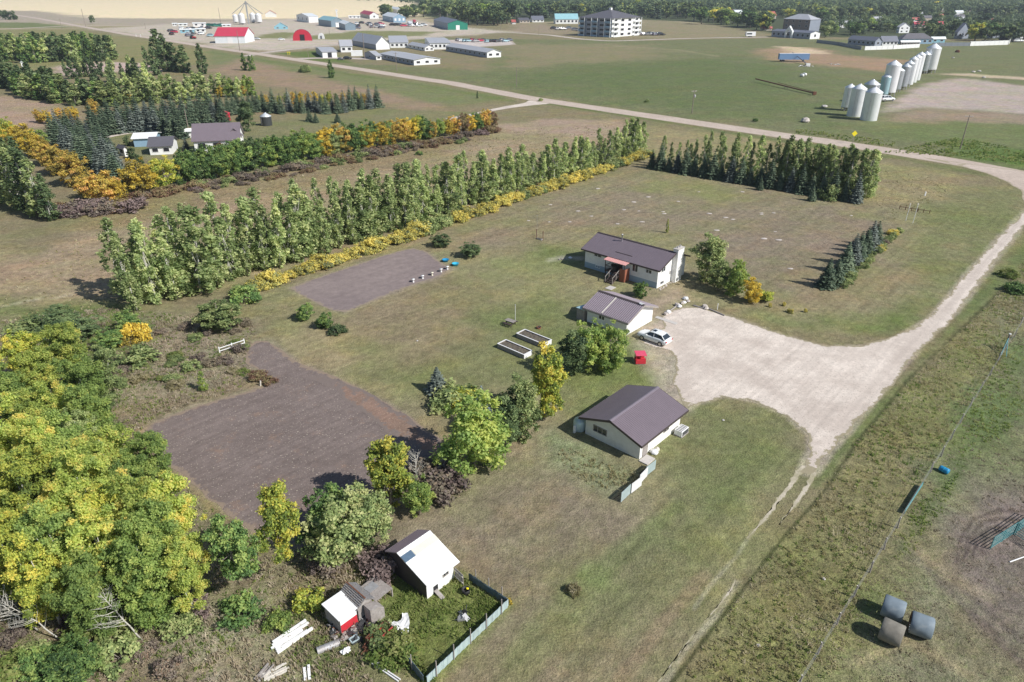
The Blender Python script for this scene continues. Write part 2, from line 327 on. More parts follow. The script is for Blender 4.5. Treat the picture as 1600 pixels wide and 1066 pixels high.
Z = [  # polygon (photo px), colour, softness m, weed strength, mow strength
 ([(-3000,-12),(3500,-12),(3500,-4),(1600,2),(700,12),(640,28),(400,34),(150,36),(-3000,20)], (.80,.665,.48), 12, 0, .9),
 ([(-2000,12),(60,17),(150,28),(400,30),(640,28),(640,36),(300,42),(100,38),(-1500,40)], (.38,.32,.27), 25, .2, .2),
 ([(-500,26),(60,36),(120,43),(60,44),(-500,48)], (.17,.19,.09), 8, .3, 0),
 ([(-800,50),(120,46),(230,62),(330,80),(320,100),(0,115),(-800,120)], (.24,.22,.11), 10, .4, .4),
 ([(330,78),(420,92),(520,110),(660,128),(800,152),(700,168),(420,108),(330,100)], (.19,.2,.10), 4, .4, .2),
 ([(380,92),(700,168),(760,190),(560,160),(400,130),(330,110)], (.30,.22,.16), 6, .5, .1),
 ([(640,58),(870,62),(1010,64),(1200,60),(1700,68),(1700,330),(1500,250),(1200,205),(850,152),(500,96),(430,83),(560,100),(760,110),(760,75),(640,64)], (.175,.18,.098), 6, .7, .15),
 ([(900,95),(1150,90),(1300,120),(1290,190),(1000,172),(800,125)], (.135,.16,.075), 25, .7, .1),
 ([(760,68),(1010,70),(1050,90),(800,105)], (.24,.21,.13), 20, .4, .1),
 ([(1190,76),(1270,74),(1330,88),(1440,96),(1400,112),(1280,104),(1200,92)], (.34,.235,.165), 10, .4, 0),
 ([(1215,73),(1255,74),(1300,84),(1240,84)], (.58,.45,.33), 6, .2, 0),
 ([(1440,205),(1360,200),(1500,235),(1700,290),(1700,245)], (.11,.165,.045), 8, .7, 0),
 ([(1335,195),(1400,185),(1600,190),(1700,200),(1700,240),(1480,225)], (.17,.19,.09), 8, .6, 0),
 ([(1380,176),(1400,160),(1440,136),(1500,122),(1600,134),(1720,146),(1720,192),(1600,178),(1500,172),(1430,170)], (.43,.355,.33), 4, .3, .2),
 ([(1385,190),(1400,178),(1440,168),(1700,188),(1700,200),(1500,190)], (.30,.235,.18), 6, .5, 0),
 ([(1455,115),(1520,120),(1640,128),(1640,124),(1520,115)], (.50,.40,.30), 3, .2, 0),
 # town ground
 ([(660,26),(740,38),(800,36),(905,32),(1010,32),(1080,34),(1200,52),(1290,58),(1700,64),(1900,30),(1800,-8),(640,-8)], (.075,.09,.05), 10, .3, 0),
 ([(1000,30),(1080,36),(1190,50),(1190,58),(1010,60)], (.27,.23,.15), 15, .3, 0),
 ([(810,36),(900,44),(900,56),(800,50)], (.3,.24,.18), 15, .3, 0),
 # industrial yards
 ([(150,45),(300,36),(560,26),(640,30),(700,40),(760,46),(800,50),(690,58),(600,66),(500,74),(420,82),(330,72),(220,58)], (.50,.43,.38), 12, .15, 0),
 ([(470,58),(560,48),(690,50),(660,56),(560,62),(480,62)], (.22,.22,.11), 8, .4, 0),
 ([(395,56),(440,50),(480,52),(450,60),(400,60)], (.22,.22,.11), 8, .4, 0),
 ([(435,83),(520,78),(530,90),(560,100),(500,96)], (.13,.17,.055), 3, .3, 0),
 # the field between the windbreaks: dry grass
 ([(-900,300),(-200,330),(60,400),(110,360),(250,318),(440,270),(780,196),(960,185),(1010,200),(1010,238),(800,306),(600,366),(400,438),(215,478),(-300,640),(-1200,900)], (.325,.255,.175), 3, .7, .15),
 ([(100,330),(200,300),(420,280),(770,200),(760,216),(600,262),(300,330),(120,372)], (.27,.21,.13), 3, .9, 0),
 ([(770,196),(850,185),(960,190),(1000,215),(900,215),(800,205)], (.36,.27,.21), 4, .6, 0),
 ([(1010,196),(1180,215),(1370,250),(1500,275),(1490,310),(1440,325),(1350,318),(1010,255)], (.29,.245,.145), 3, .8, .1),
 # yard of the neighbours
 ([(140,200),(420,190),(500,165),(600,170),(760,176),(740,195),(420,230),(260,255),(180,240)], (.21,.2,.11), 3, .3, .1),
 ([(0,150),(80,160),(120,185),(60,200),(-300,190)], (.36,.26,.2), 5, .5, .1),
 ([(90,104),(160,97),(260,100),(258,112),(150,112),(95,118)], (.50,.38,.35), 5, .1, .1),
 # lawns
 ([(390,460),(1010,262),(1350,322),(1460,318),(1590,290),(1560,360),(1450,490),(1330,540),(1100,480),(1010,530),(1060,640),(1120,620),(1255,650),(1260,700),(1130,1070),(420,1130),(620,870),(690,690),(430,540)], (.262,.232,.14), 2.5, .4, .7),
 ([(720,372),(1010,264),(1350,322),(1330,350),(1270,400),(1080,372),(900,362),(760,400)], (.255,.212,.152), 8, .35, .6),
 ([(1080,372),(1300,350),(1380,330),(1420,380),(1300,470),(1180,450)], (.25,.205,.155), 10, .3, .5),
 ([(1000,272),(1120,285),(1110,310),(1010,300)], (.25,.24,.12), 8, .3, .4),
 ([(1200,500),(1330,500),(1460,430),(1550,350),(1500,440),(1400,525),(1290,538)], (.18,.2,.09), 5, .3, .5),
 ([(1290,510),(1400,490),(1460,470),(1400,522),(1320,536)], (.14,.18,.06), 4, .3, .4),
 ([(1440,330),(1590,285),(1570,340),(1480,420),(1400,400)], (.20,.2,.10), 5, .5, .3),
 ([(840,375),(910,392),(915,415),(870,425),(820,400)], (.17,.19,.08), 4, .3, .3),
 ([(690,400),(800,390),(900,430),(860,470),(720,440)], (.26,.245,.135), 6, .3, .4),
 ([(540,540),(700,520),(760,600),(700,640),(600,600)], (.21,.215,.10), 7, .3, .4),
 ([(560,470),(700,440),(760,500),(640,560),(500,530)], (.265,.215,.14), 6, .3, .5),
 ([(430,520),(520,520),(560,560),(520,580),(450,550)], (.31,.26,.155), 4, .3, .5),
 ([(760,500),(850,480),(900,520),(880,600),(760,590)], (.19,.20,.095), 5, .3, .4),
 ([(880,590),(1000,560),(1060,600),(1000,620),(900,660)], (.18,.205,.08), 5, .3, .3),
 ([(1000,720),(1080,650),(1130,628),(1240,660),(1240,720),(1120,800),(1000,790)], (.19,.192,.098), 5, .4, .5),
 ([(700,750),(900,700),(1000,790),(900,900),(760,920),(700,860)], (.25,.205,.15), 8, .35, .6),
 ([(870,690),(990,730),(1000,760),(930,760),(890,730)], (.22,.25,.14), 3, .9, 0),
 ([(980,920),(1100,860),(1040,960),(960,980)], (.175,.18,.085), 5, .5, .4),
 ([(790,940),(900,900),(960,960),(860,1080),(700,1120)], (.235,.2,.13), 6, .4, .6),
 ([(1010,470),(1060,450),(1100,470),(1050,480),(1010,500)], (.38,.30,.22), 3, .2, 0),
 ([(1000,512),(1050,490),(1060,500),(1040,540),(1060,600),(1060,640),(1030,610),(1005,545)], (.42,.36,.29), 1.5, .3, 0),
 # red-brown weedy end of the big garden
 # rough ground on the left, lower left and the fenced run
 ([(-400,560),(0,500),(160,480),(390,500),(400,520),(384,560),(410,590),(310,630),(225,670),(230,700),(330,785),(420,860),(520,850),(620,860),(620,1000),(600,1200),(-500,1300)], (.235,.195,.135), 1.5, 1.0, 0),
 ([(170,490),(400,500),(420,600),(250,650),(190,620)], (.26,.22,.165), 3, 1.0, 0),
 ([(0,470),(200,480),(240,560),(160,600),(0,560)], (.14,.17,.06), 4, 1.0, 0),
 ([(560,880),(720,895),(792,945),(675,1075),(590,1020),(570,960)], (.155,.175,.06), .8, 1.0, 0),
 ([(440,980),(560,960),(600,1060),(560,1130),(380,1100)], (.19,.19,.10), 2, 1.0, 0),
 ([(250,960),(420,940),(430,1060),(280,1100)], (.29,.25,.19), 2, 1.0, 0),
 # right verge and pasture
 ([(1640,330),(1600,380),(1550,440),(1500,505),(1450,560),(1400,620),(1320,720),(1270,790),(1200,880),(1060,1080),(1400,1200),(1900,900),(1900,330)], (.215,.2,.10), 2, .9, 0),
 ([(1640,345),(1500,490),(1400,605),(1310,705),(1275,760),(1330,690),(1420,590),(1520,490),(1640,370)], (.15,.18,.075), 1, .5, .2),
 ([(1590,430),(1500,640),(1400,800),(1350,890),(1290,1080),(1800,1200),(1900,800),(1900,400)], (.205,.195,.125), 2.5, .8, .2),
 ([(1560,560),(1600,540),(1620,640),(1500,730),(1470,730),(1520,640)], (.145,.18,.08), 3, .7, 0),
 ([(1430,790),(1500,730),(1480,790),(1430,860),(1390,880)], (.10,.15,.05), 2, .9, 0),
 ([(1470,800),(1560,760),(1700,740),(1700,1000),(1560,1000),(1480,940),(1440,880)], (.20,.165,.145), 3, .5, .4),
 ([(1500,800),(1560,785),(1700,790),(1700,870),(1570,860),(1500,850)], (.25,.205,.185), 2, .2, .3),
 ([(1330,920),(1380,900),(1400,960),(1340,1010),(1300,1000)], (.13,.17,.06), 2, .8, 0),
]
LINES = [
 ([(1494,880),(1500,845),(1520,812),(1560,797),(1680,806)], .2, (.10,.08,.075), .8),
 ([(1507,876),(1513,842),(1533,818),(1566,810),(1680,819)], .2, (.10,.08,.075), .8),
 ([(1521,871),(1527,839),(1547,825),(1573,824),(1680,833)], .2, (.10,.08,.075), .8),
 ([(1534,867),(1540,835),(1560,832),(1580,837),(1680,846)], .2, (.10,.08,.075), .8),
 ([(1450,890),(1520,960),(1600,1040)], .5, (.13,.105,.1), .6),
 ([(1480,900),(1560,970),(1640,1040)], .35, (.12,.1,.09), .6),
 ([(1330,1040),(1420,1000),(1520,1060)], .5, (.36,.3,.2), .5),
 ([(1435,860),(1480,900),(1540,930)], .8, (.36,.3,.21), .5),
  # centre line (photo px), half width m, colour, strength
 ([(1602,418),(1500,516),(1420,592),(1340,690),(1290,765),(1220,845),(1150,935),(1040,1080)], .16, (.06,.065,.03), .8),
 ([(1168,842),(1150,870),(1110,915),(1085,950)], .15, (.45,.4,.32), .45),
 ([(1150,910),(1120,960),(1075,1010),(1035,1070)], .22, (.42,.38,.30), .55),
 ([(1100,900),(1030,980),(960,1080)], .5, (.30,.22,.15), .5),
 ([(930,900),(850,985),(790,1080)], 1.0, (.22,.235,.11), .5),
 ([(1060,790),(930,900)], .9, (.16,.2,.08), .5),
 ([(1210,700),(1020,880),(900,1010)], 1.2, (.17,.19,.09), .4),
 ([(1000,265),(800,315),(640,382),(400,452)], .8, (.30,.24,.15), .6),
 ([(0,478),(60,468),(110,462)], .5, (.45,.38,.3), .7),
 ([(220,672),(235,700),(290,750),(370,820),(410,850)], .7, (.33,.24,.15), .7),
 ([(225,672),(270,648),(370,616),(418,602)], .5, (.36,.30,.22), .6),
 ([(350,955),(345,1000),(330,1066)], .35, (.42,.37,.3), .5),
 ([(860,406),(880,402),(905,404)], .9, (.40,.36,.31), .8),
 ([(830,158),(1010,186),(1200,217),(1380,246)], 2.2, (.10,.15,.045), .6),
 ([(500,109),(650,132),(800,158)], 2.2, (.13,.17,.06), .6),
 ([(1240,222),(1400,246),(1530,272)], 2.0, (.12,.16,.05), .5),
 ([(330,82),(420,96),(520,110)], 2.5, (.13,.17,.06), .5),
 ([(960,72),(1060,78),(1120,88)], 2, (.40,.33,.24), .4),
 ([(1500,115),(1600,124)], 1.5, (.5,.42,.34), .6),
]
def near(P_, poly, pad):
    a = poly.min(0)-pad; b = poly.max(0)+pad
    return np.where((P_[:, 0] > a[0]) & (P_[:, 0] < b[0]) & (P_[:, 1] > a[1]) & (P_[:, 1] < b[1]))[0]
def make_ground():
    R = 12*1.0085**np.arange(0, 820)
    th = np.concatenate([np.radians(np.arange(-180, -52, 4)), np.radians(np.arange(-52, 52, .22)), np.radians(np.arange(52, 180, 4))])
    nr, nth = len(R), len(th)
    rr, tt = np.meshgrid(R, th, indexing='ij')
    X = (rr*np.sin(tt)).ravel(); Y = (rr*np.cos(tt)).ravel()
    XY = np.stack([X, Y], 1); n = len(XY)
    col = np.tile(np.array([.235,.20,.125]), (n, 1)); par = np.zeros((n, 2)); par[:, 0] = .5
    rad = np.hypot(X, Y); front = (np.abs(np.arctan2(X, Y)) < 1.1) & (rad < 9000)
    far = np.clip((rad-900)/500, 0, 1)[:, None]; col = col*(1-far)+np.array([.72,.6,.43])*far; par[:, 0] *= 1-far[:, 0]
    js = (vnoise(XY, 5)-.5)*1.0+(vnoise(XY, 1.6, 1)-.5)*.7+(vnoise(XY, 22, 2)-.5)*1.4
    idx = np.where(front)[0]; Pf = XY[idx]; J = js[idx]
    for poly, c, soft, wd, mw in Z:
        pw = polyw(poly); ii = near(Pf, pw, soft*3); idy = idx[ii]
        d = sdf(Pf[ii], pw)+J[ii]*soft*.9
        w = np.clip(.5-d/(2*soft), 0, 1); w = w*w*(3-2*w)
        col[idy] = col[idy]*(1-w[:, None])+np.array(c)*w[:, None]
        par[idy] = par[idy]*(1-w[:, None])+np.array([wd, mw])*w[:, None]
    for line, hw, c, st in LINES:
        pw = polyw(line); ii = near(Pf, pw, hw*4+2); idy = idx[ii]; d = sdf(Pf[ii], pw, False)+J[ii]*hw*.6
        w = np.clip(1.5-d/hw, 0, 1)*st
        col[idy] = col[idy]*(1-w[:, None])+np.array(c)*w[:, None]
    # feet of roads and yards: trodden, gravelly edges
    for poly, c, ww in ((LANE, (.42,.36,.3), .45), (BIG_GARDEN, (.30,.25,.2), .7), (SMALL_GARDEN, (.3,.25,.2), .6)):
        pw = polyw(poly); ii = near(Pf, pw, 3); idy = idx[ii]; d = sdf(Pf[ii], pw)+J[ii]*ww*.8; w = np.clip(1-d/ww, 0, 1)*.75
        col[idy] = col[idy]*(1-w[:, None])+np.array(c)*w[:, None]
    v = np.zeros((n+1, 3)); v[:n, 0] = X; v[:n, 1] = Y
    fs = []
    i = np.arange(nr-1)[:, None]*nth+np.arange(nth)[None, :]; j = np.arange(nr-1)[:, None]*nth+(np.arange(nth)[None, :]+1) % nth
    q = np.stack([i, i+nth, j+nth, j], -1).reshape(-1, 4)
    me = bpy.data.meshes.new('ground')
    ctr = np.stack([np.full(nth, n), np.arange(nth), (np.arange(nth)+1) % nth], 1)
    me.vertices.add(n+1); me.vertices.foreach_set('co', v.ravel())
    nl = q.size+ctr.size; me.loops.add(nl); me.loops.foreach_set('vertex_index', np.concatenate([q.ravel(), ctr.ravel()]))
    nf = len(q)+len(ctr); me.polygons.add(nf)
    ls = np.concatenate([np.arange(len(q))*4, q.size+np.arange(len(ctr))*3]); me.polygons.foreach_set('loop_start', ls)
    me.update(calc_edges=True)
    a = me.attributes.new('zone', 'FLOAT_COLOR', 'POINT'); cc = np.ones((n+1, 4)); cc[:n, :3] = col; cc[n, :3] = .2; a.data.foreach_set('color', cc.ravel())
    a = me.attributes.new('par', 'FLOAT_COLOR', 'POINT'); cc = np.ones((n+1, 4)); cc[:n, 0] = par[:, 0]; cc[:n, 1] = par[:, 1]; a.data.foreach_set('color', cc.ravel())
    me.validate(); me.update()
    o = bpy.data.objects.new('ground', me); C.objects.link(o); o['kind'] = 'structure'
    m, t, b = nt('ground_grass_and_soil'); vv = coords(t)
    za = t.nodes.new('ShaderNodeAttribute'); za.attribute_name = 'zone'
    pa = t.nodes.new('ShaderNodeAttribute'); pa.attribute_name = 'par'
    sx = t.nodes.new('ShaderNodeSeparateColor'); t.links.new(pa.outputs['Color'], sx.inputs[0]); weed, mow = sx.outputs[0], sx.outputs[1]
    c = za.outputs['Color']
    # greener and drier patches
    g1 = maprange(t, noise(t, vv, .07, 7, .68), .44, .60, 0, .75)
    c = mixc(t, g1, c, mixc(t, 1.0, c, (.82,.95,.72), 'MULTIPLY'))
    g2 = maprange(t, noise(t, vv, .16, 7, .7), .48, .64, 0, .8)
    c = mixc(t, g2, c, mixc(t, 1.0, c, (1.15,1.07,.97), 'MULTIPLY'))
    nb_ = noise(t, vv, .14, 9, .78); c = mixc(t, 1.0, c, math_(t, 'ADD', 1.0, math_(t, 'MULTIPLY', math_(t, 'SUBTRACT', nb_, .5), math_(t, 'MULTIPLY', weed, 1.5))), 'MULTIPLY')
    n0 = noise(t, vv, .35, 8, .75); n00 = noise(t, mapping(t, vv, .5, (.3, 1, 1)), .05, 8, .72)
    c = mixc(t, 1.0, c, maprange(t, n0, .3, .7, .78, 1.22), 'MULTIPLY'); c = mixc(t, maprange(t, n00, .5, .64, 0, .45), c, mixc(t, 1.0, c, (1.18, .98, .95), 'MULTIPLY'))
    # mower passes: streaks along the long sides of the plot
    ms = noise(t, mapping(t, vv, RZA, (.05, 1.1, 1)), 1.0, 3, .6)
    f = math_(t, 'ADD', 1.0, math_(t, 'MULTIPLY', math_(t, 'SUBTRACT', ms, .5), math_(t, 'MULTIPLY', mow, 1.15)))
    c = mixc(t, 1.0, c, f, 'MULTIPLY')
    # tufts
    n3 = noise(t, vv, 1.1, 5, .7); n4 = noise(t, vv, 5.5, 4, .7); n5 = noise(t, vv, 16, 3, .7)
    amp = math_(t, 'ADD', .9, math_(t, 'MULTIPLY', weed, 1.3))
    for nn, k in ((n3, .9), (n4, 1.0), (n5, 1.2)):
        f = math_(t, 'ADD', 1.0, math_(t, 'MULTIPLY', math_(t, 'SUBTRACT', nn, .5), math_(t, 'MULTIPLY', amp, k)))
        c = mixc(t, 1.0, c, f, 'MULTIPLY')
    gr = maprange(t, noise(t, vv, 2.3, 4, .6), .5, .68, 0, 1); gr = math_(t, 'MULTIPLY', gr, math_(t, 'MULTIPLY', weed, .55))
    c = mixc(t, gr, c, mixc(t, 1.0, c, (.62,.86,.5), 'MULTIPLY'))
    st = maprange(t, noise(t, vv, 9, 2, .5), .66, .74, 0, .6); st = math_(t, 'MULTIPLY', st, weed)
    c = mixc(t, st, c, (.42,.37,.28))
    t.links.new(c, b.inputs['Base Color']); b.inputs['Roughness'].default_value = .95; b.inputs['Specular IOR Level'].default_value = .1
    h = math_(t, 'ADD', n3, math_(t, 'MULTIPLY', n4, .5)); bump(t, b, h, .3, .8)
    me.materials.append(m)
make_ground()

def jag(poly, step, amp, k=0):
    """ragged copy of an outline"""
    out = []; n = len(poly)
    for i in range(n):
        a = poly[i]; b = poly[(i+1) % n]; L = np.linalg.norm(b-a); m = max(1, int(L/step))
        for j in range(m): out.append(a+(b-a)*j/m)
    out = np.array(out); nx = np.roll(out, -1, 0)-np.roll(out, 1, 0); nx = np.stack([nx[:, 1], -nx[:, 0]], 1)
    nx /= np.maximum(np.linalg.norm(nx, axis=1), 1e-6)[:, None]
    d = (vnoise(out, step*1.6, k)-.5)*2*amp+(vnoise(out, step*5, k+1)-.5)*2*amp
    return out+nx*d[:, None]
def sheet(name, poly, m, z, step=1.0, amp=.25, grid=2.0, tracks=None):
    out = jag(poly, step, amp)
    x0, y0 = out.min(0); x1, y1 = out.max(0)
    gx, gy = np.meshgrid(np.arange(x0, x1, grid), np.arange(y0, y1, grid)); pts = np.stack([gx.ravel(), gy.ravel()], 1)
    pts += RNG.uniform(-.25, .25, pts.shape)*grid
    pts = pts[sdf(pts, out) < -grid*.3]
    allp = np.concatenate([out, pts]); n = len(out)
    r = delaunay_2d_cdt([Vector(p) for p in allp], [(i, (i+1) % n) for i in range(n)], [list(range(n))], 1, 1e-4)
    V = np.array([tuple(v) for v in r[0]]); F = [tuple(f) for f in r[2]]
    me = bpy.data.meshes.new(name); me.from_pydata([(x, y, z) for x, y in V], [], F); me.materials.append(m)
    e = np.clip(-sdf(V, out), 0, 50); tr = np.zeros(len(V))
    cc = np.ones((len(V), 4)); cc[:, 0] = e
    if tracks:
        for line, hw, s in tracks: tr = np.maximum(tr, np.clip(1.4-sdf(V, polyw(line), False)/hw, 0, 1)*s)
    cc[:, 1] = tr
    a = me.attributes.new('edge', 'FLOAT_COLOR', 'POINT'); a.data.foreach_set('color', cc.ravel())
    me.update(); o = bpy.data.objects.new(name, me); C.objects.link(o); o['kind'] = 'structure'
    if len(me.polygons) and me.polygons[0].normal.z < 0: me.flip_normals()
    return o
def road(name, center, half, m, z, amp=.3, step=4.0, world=False):
    """ribbon of surface along a centre line, five vertices across, ragged edges"""
    p = np.array(center, float) if world else polyw(center); h = np.array(half if hasattr(half, '__len__') else [half]*len(p), float)
    seg = np.linalg.norm(np.diff(p, axis=0), axis=1); cum = np.concatenate([[0], np.cumsum(seg)])
    n = max(8, int(cum[-1]/step)); u = np.linspace(0, cum[-1], n)
    for _ in range(1): q = np.stack([np.interp(u, cum, p[:, 0]), np.interp(u, cum, p[:, 1])], 1)
    k = max(1, int(6/step)); ker = np.ones(2*k+1)/(2*k+1)
    if n > 6*k: qs = np.stack([np.convolve(np.pad(q[:, i], k, 'edge'), ker, 'valid') for i in (0, 1)], 1); qs[0] = q[0]; qs[-1] = q[-1]; q = qs
    hh = np.interp(u, cum, h); d = np.gradient(q, axis=0); d /= np.linalg.norm(d, axis=1)[:, None]; nr = np.stack([-d[:, 1], d[:, 0]], 1)
    vs = []; ed = []
    ks = (-1, -.6, 0, .6, 1)
    for j, kk in enumerate(ks):
        w = hh*kk
        if abs(kk) == 1: w = w+(vnoise(q+j*31, step*2)-.5)*2*amp
        vs.append(q+nr*w[:, None]); ed.append(hh*(1-abs(kk)))
    V = np.stack(vs, 1).reshape(-1, 2); E = np.stack(ed, 1).ravel(); c = len(ks)
    F = [(i*c+j, (i+1)*c+j, (i+1)*c+j+1, i*c+j+1) for i in range(n-1) for j in range(c-1)]
    me = bpy.data.meshes.new(name); me.from_pydata([(x, y, z) for x, y in V], [], F); me.materials.append(m)
    cc = np.ones((len(V), 4)); cc[:, 0] = E; cc[:, 1] = 0
    a = me.attributes.new('edge', 'FLOAT_COLOR', 'POINT'); a.data.foreach_set('color', cc.ravel()); me.update()
    if me.polygons[0].normal.z < 0: me.flip_normals()
    o = bpy.data.objects.new(name, me); C.objects.link(o); o['kind'] = 'structure'; return o
def surf(name, base, dark, edgecol, ew=1.2, scale=1.0, speck=None, streak=None, spk=.66, bd=.06, nv=.2, patch=None):
    m, t, b = nt(name); v = coords(t)
    e = t.nodes.new('ShaderNodeAttribute'); e.attribute_name = 'edge'
    s = t.nodes.new('ShaderNodeSeparateColor'); t.links.new(e.outputs['Color'], s.inputs[0])
    n1 = noise(t, v, .12*scale, 5, .6); n2 = noise(t, v, .9*scale, 5, .7); n3 = noise(t, v, 7*scale, 3, .7)
    c = mixc(t, maprange(t, n1, .42, .62, 0, .8), base, dark)
    c = mixc(t, 1.0, c, maprange(t, n2, .25, .75, 1-nv, 1+nv), 'MULTIPLY'); c = mixc(t, 1.0, c, maprange(t, n3, .25, .75, 1-nv, 1+nv), 'MULTIPLY')
    if patch: c = mixc(t, maprange(t, noise(t, v, .35, 6, .75), .56, .68, 0, .7), c, patch)
    if streak:
        ms = noise(t, mapping(t, v, streak[0], (.04, streak[1], 1)), 1.0, 3, .6)
        c = mixc(t, 1.0, c, maprange(t, ms, .3, .7, 1-streak[2], 1+streak[2]), 'MULTIPLY')
    c = mixc(t, s.outputs[1], c, dark)
    if speck:
        sp = maprange(t, noise(t, v, 5.5, 1.5, .4), spk, spk+.025, 0, .9); c = mixc(t, sp, c, speck)
    ed = math_(t, 'SUBTRACT', 1.0, math_(t, 'DIVIDE', s.outputs[0], ew))
    f = math_(t, 'ADD', ed, math_(t, 'MULTIPLY', math_(t, 'SUBTRACT', n2, .5), 3.2))
    f = maprange(t, f, .45, .65, 0, 1)
    c = mixc(t, f, c, edgecol)
    t.links.new(c, b.inputs['Base Color']); b.inputs['Roughness'].default_value = .95; b.inputs['Specular IOR Level'].default_value = .1
    bump(t, b, math_(t, 'ADD', n2, math_(t, 'MULTIPLY', n3, .4)), bd, .6)
    return m
G_LANE = surf('pale_gravel', (.655,.58,.51), (.50,.43,.375), (.32,.28,.19), .55, 1.6, speck=(.36,.31,.26), spk=.645, streak=(RZA, 1.2, .12), nv=.15)
G_TRACK = surf('pale_track_stones', (.52,.465,.37), (.33,.3,.19), (.28,.26,.15), .09, 3)
G_ROAD = surf('gravel_road', (.52,.435,.37), (.45,.37,.31), (.36,.31,.22), 1.0)
G_SOIL = surf('tilled_soil', (.20,.162,.148), (.165,.132,.12), (.27,.21,.16), .8, 1.0, speck=(.46,.40,.33), streak=(RZA, 1.9, .12), spk=.67, bd=.14, patch=(.27,.185,.14))
G_SOIL2 = surf('raked_soil', (.25,.205,.195), (.215,.175,.17), (.28,.23,.18), .8, 1.0, streak=(RZA, 1.6, .08))
G_PAVE = surf('yard_gravel', (.56,.50,.46), (.47,.40,.36), (.36,.31,.24), 4, .4)
road('main_gravel_road', MAIN_ROAD, 4.6, G_ROAD, .012)
trk = [([(1600,335),(1500,455),(1400,560),(1310,660),(1262,735)], .5, .55), ([(1590,345),(1480,490),(1390,585),(1300,690)], .35, .5),
       ([(1060,520),(1150,540),(1250,600),(1290,670)], .6, .4), ([(1060,560),(1130,575),(1230,620),(1270,690)], .5, .5), ([(1090,500),(1200,545),(1330,560),(1450,515)], .6, .45),
       ([(1045,535),(1080,560),(1060,600),(1090,620)], .8, .6), ([(1010,520),(1060,505),(1090,520),(1060,540)], .7, .5)]
sheet('gravel_driveway', polyw(LANE), G_LANE, .016, .8, .28, .9, trk)
road('left_wheel_track', [(1256,728),(1240,752),(1222,775),(1200,804),(1182,826),(1166,842)], [.34,.24,.2,.17,.12,.04], G_TRACK, .014, .2, .25)
road('right_wheel_track', [(1272,738),(1262,760),(1246,782),(1232,802),(1217,820)], [.3,.2,.16,.1,.03], G_TRACK, .0145, .18, .25)
road('worn_wheel_track', [(1150,905),(1142,922),(1120,950),(1098,975),(1070,1010),(1040,1050),(1020,1080)], [.03,.13,.1,.03,.09,.05,.08], G_TRACK, .013, .16, .25)
sheet('soil_garden', polyw(BIG_GARDEN), G_SOIL, .010, .7, .18, 1.2, None)
G_WEEDY = surf('reddish_weedy_soil', (.27,.18,.14), (.22,.155,.12), (.20,.162,.145), 1.2, 1.3, speck=(.4,.3,.22), streak=(RZA, 1.9, .12), spk=.66, bd=.14)
sheet('weedy_soil_strip', polyw([(505,583),(560,607),(600,629),(640,653),(688,689),(708,712),(690,722),(650,700),(600,668),(560,640),(520,610),(480,590)]), G_WEEDY, .0135, .8, .3, 1.2)
sheet('raked_garden', polyw(SMALL_GARDEN), G_SOIL2, .010, .7, .12, 1.5)
sheet('road_junction', polyw([(1440,246),(1500,259),(1540,270),(1572,283),(1592,297),(1600,314),(1606,326),(1665,322),(1780,322),(1790,306),(1600,268)]), G_ROAD, .014, 2, .3, 3)
road('side_road', [(-600,52),(0,46),(60,43),(110,40.5),(160,40),(220,40),(300,38),(420,34)], 5, G_ROAD, .008, .6, 10)
road('farm_access_track', [(846,159),(830,163),(812,164.5),(790,168),(765,173),(735,180),(700,186)], [6,3.4,2.8,2.3,1.9,1.7,1.6], G_LANE, .008, .3, 2)
road('service_road', [(385,88),(400,84),(440,79),(500,72),(560,67),(640,61),(690,57),(740,52),(800,51),(860,55),(905,61),(955,64.5),(1010,62.5),(1080,60),(1200,58)], 4, G_PAVE, .009, .5, 8)
road('care_home_drive', [(455,92),(480,91.5),(500,90.5),(540,91),(600,93)], 5, G_PAVE, .007, .5, 5)
sheet('car_park', polyw([(660,70),(700,62),(800,64),(806,70),(760,73),(700,76)]), G_PAVE, .006, 6, .6, 12)
road('neighbour_drive', [(100,235),(150,218),(175,210),(215,206),(235,200),(250,196)], 2.5, G_LANE, .008, .3, 2)

# ---------------------------------------------------------------- trees and shrubs
def leafmesh(name, cen, nrm, size, tint, m, aspect=1.35, wood=None, woodmat=None):
    """one kite-shaped face per leaf spray"""
    n = len(cen); nrm = nrm/np.maximum(np.linalg.norm(nrm, axis=1), 1e-6)[:, None]
    r = RNG.normal(size=(n, 3)); a = np.cross(nrm, r); a /= np.maximum(np.linalg.norm(a, axis=1), 1e-6)[:, None]; b = np.cross(nrm, a)
    s = size[:, None]
    v = np.stack([cen+a*s*aspect*.5, cen+b*s*.42+a*s*.1+nrm*s*.1, cen-a*s*aspect*.5, cen-b*s*.42+a*s*.1], 1).reshape(-1, 3)
    f = np.arange(4*n).reshape(n, 4); tt = np.repeat(tint, 4); mi = np.zeros(n, int)
    if wood:
        wv = np.array(wood.v); v = np.concatenate([v, wv]); tt = np.concatenate([tt, np.zeros(len(wv))])
    me = bpy.data.meshes.new(name); me.vertices.add(len(v)); me.vertices.foreach_set('co', v.ravel())
    loops = f.ravel().tolist(); starts = list(range(0, 4*n, 4))
    if wood:
        for w in wood.f: starts.append(len(loops)); loops += [i+4*n for i in w]
    me.loops.add(len(loops)); me.loops.foreach_set('vertex_index', loops)
    me.polygons.add(len(starts)); me.polygons.foreach_set('loop_start', starts)
    me.materials.append(m)
    if wood:
        me.materials.append(woodmat); me.polygons.foreach_set('material_index', [0]*n+[1]*len(wood.f))
    me.update(calc_edges=True)
    at = me.attributes.new('tint', 'FLOAT', 'POINT'); at.data.foreach_set('value', np.clip(tt, 0, 1))
    return me
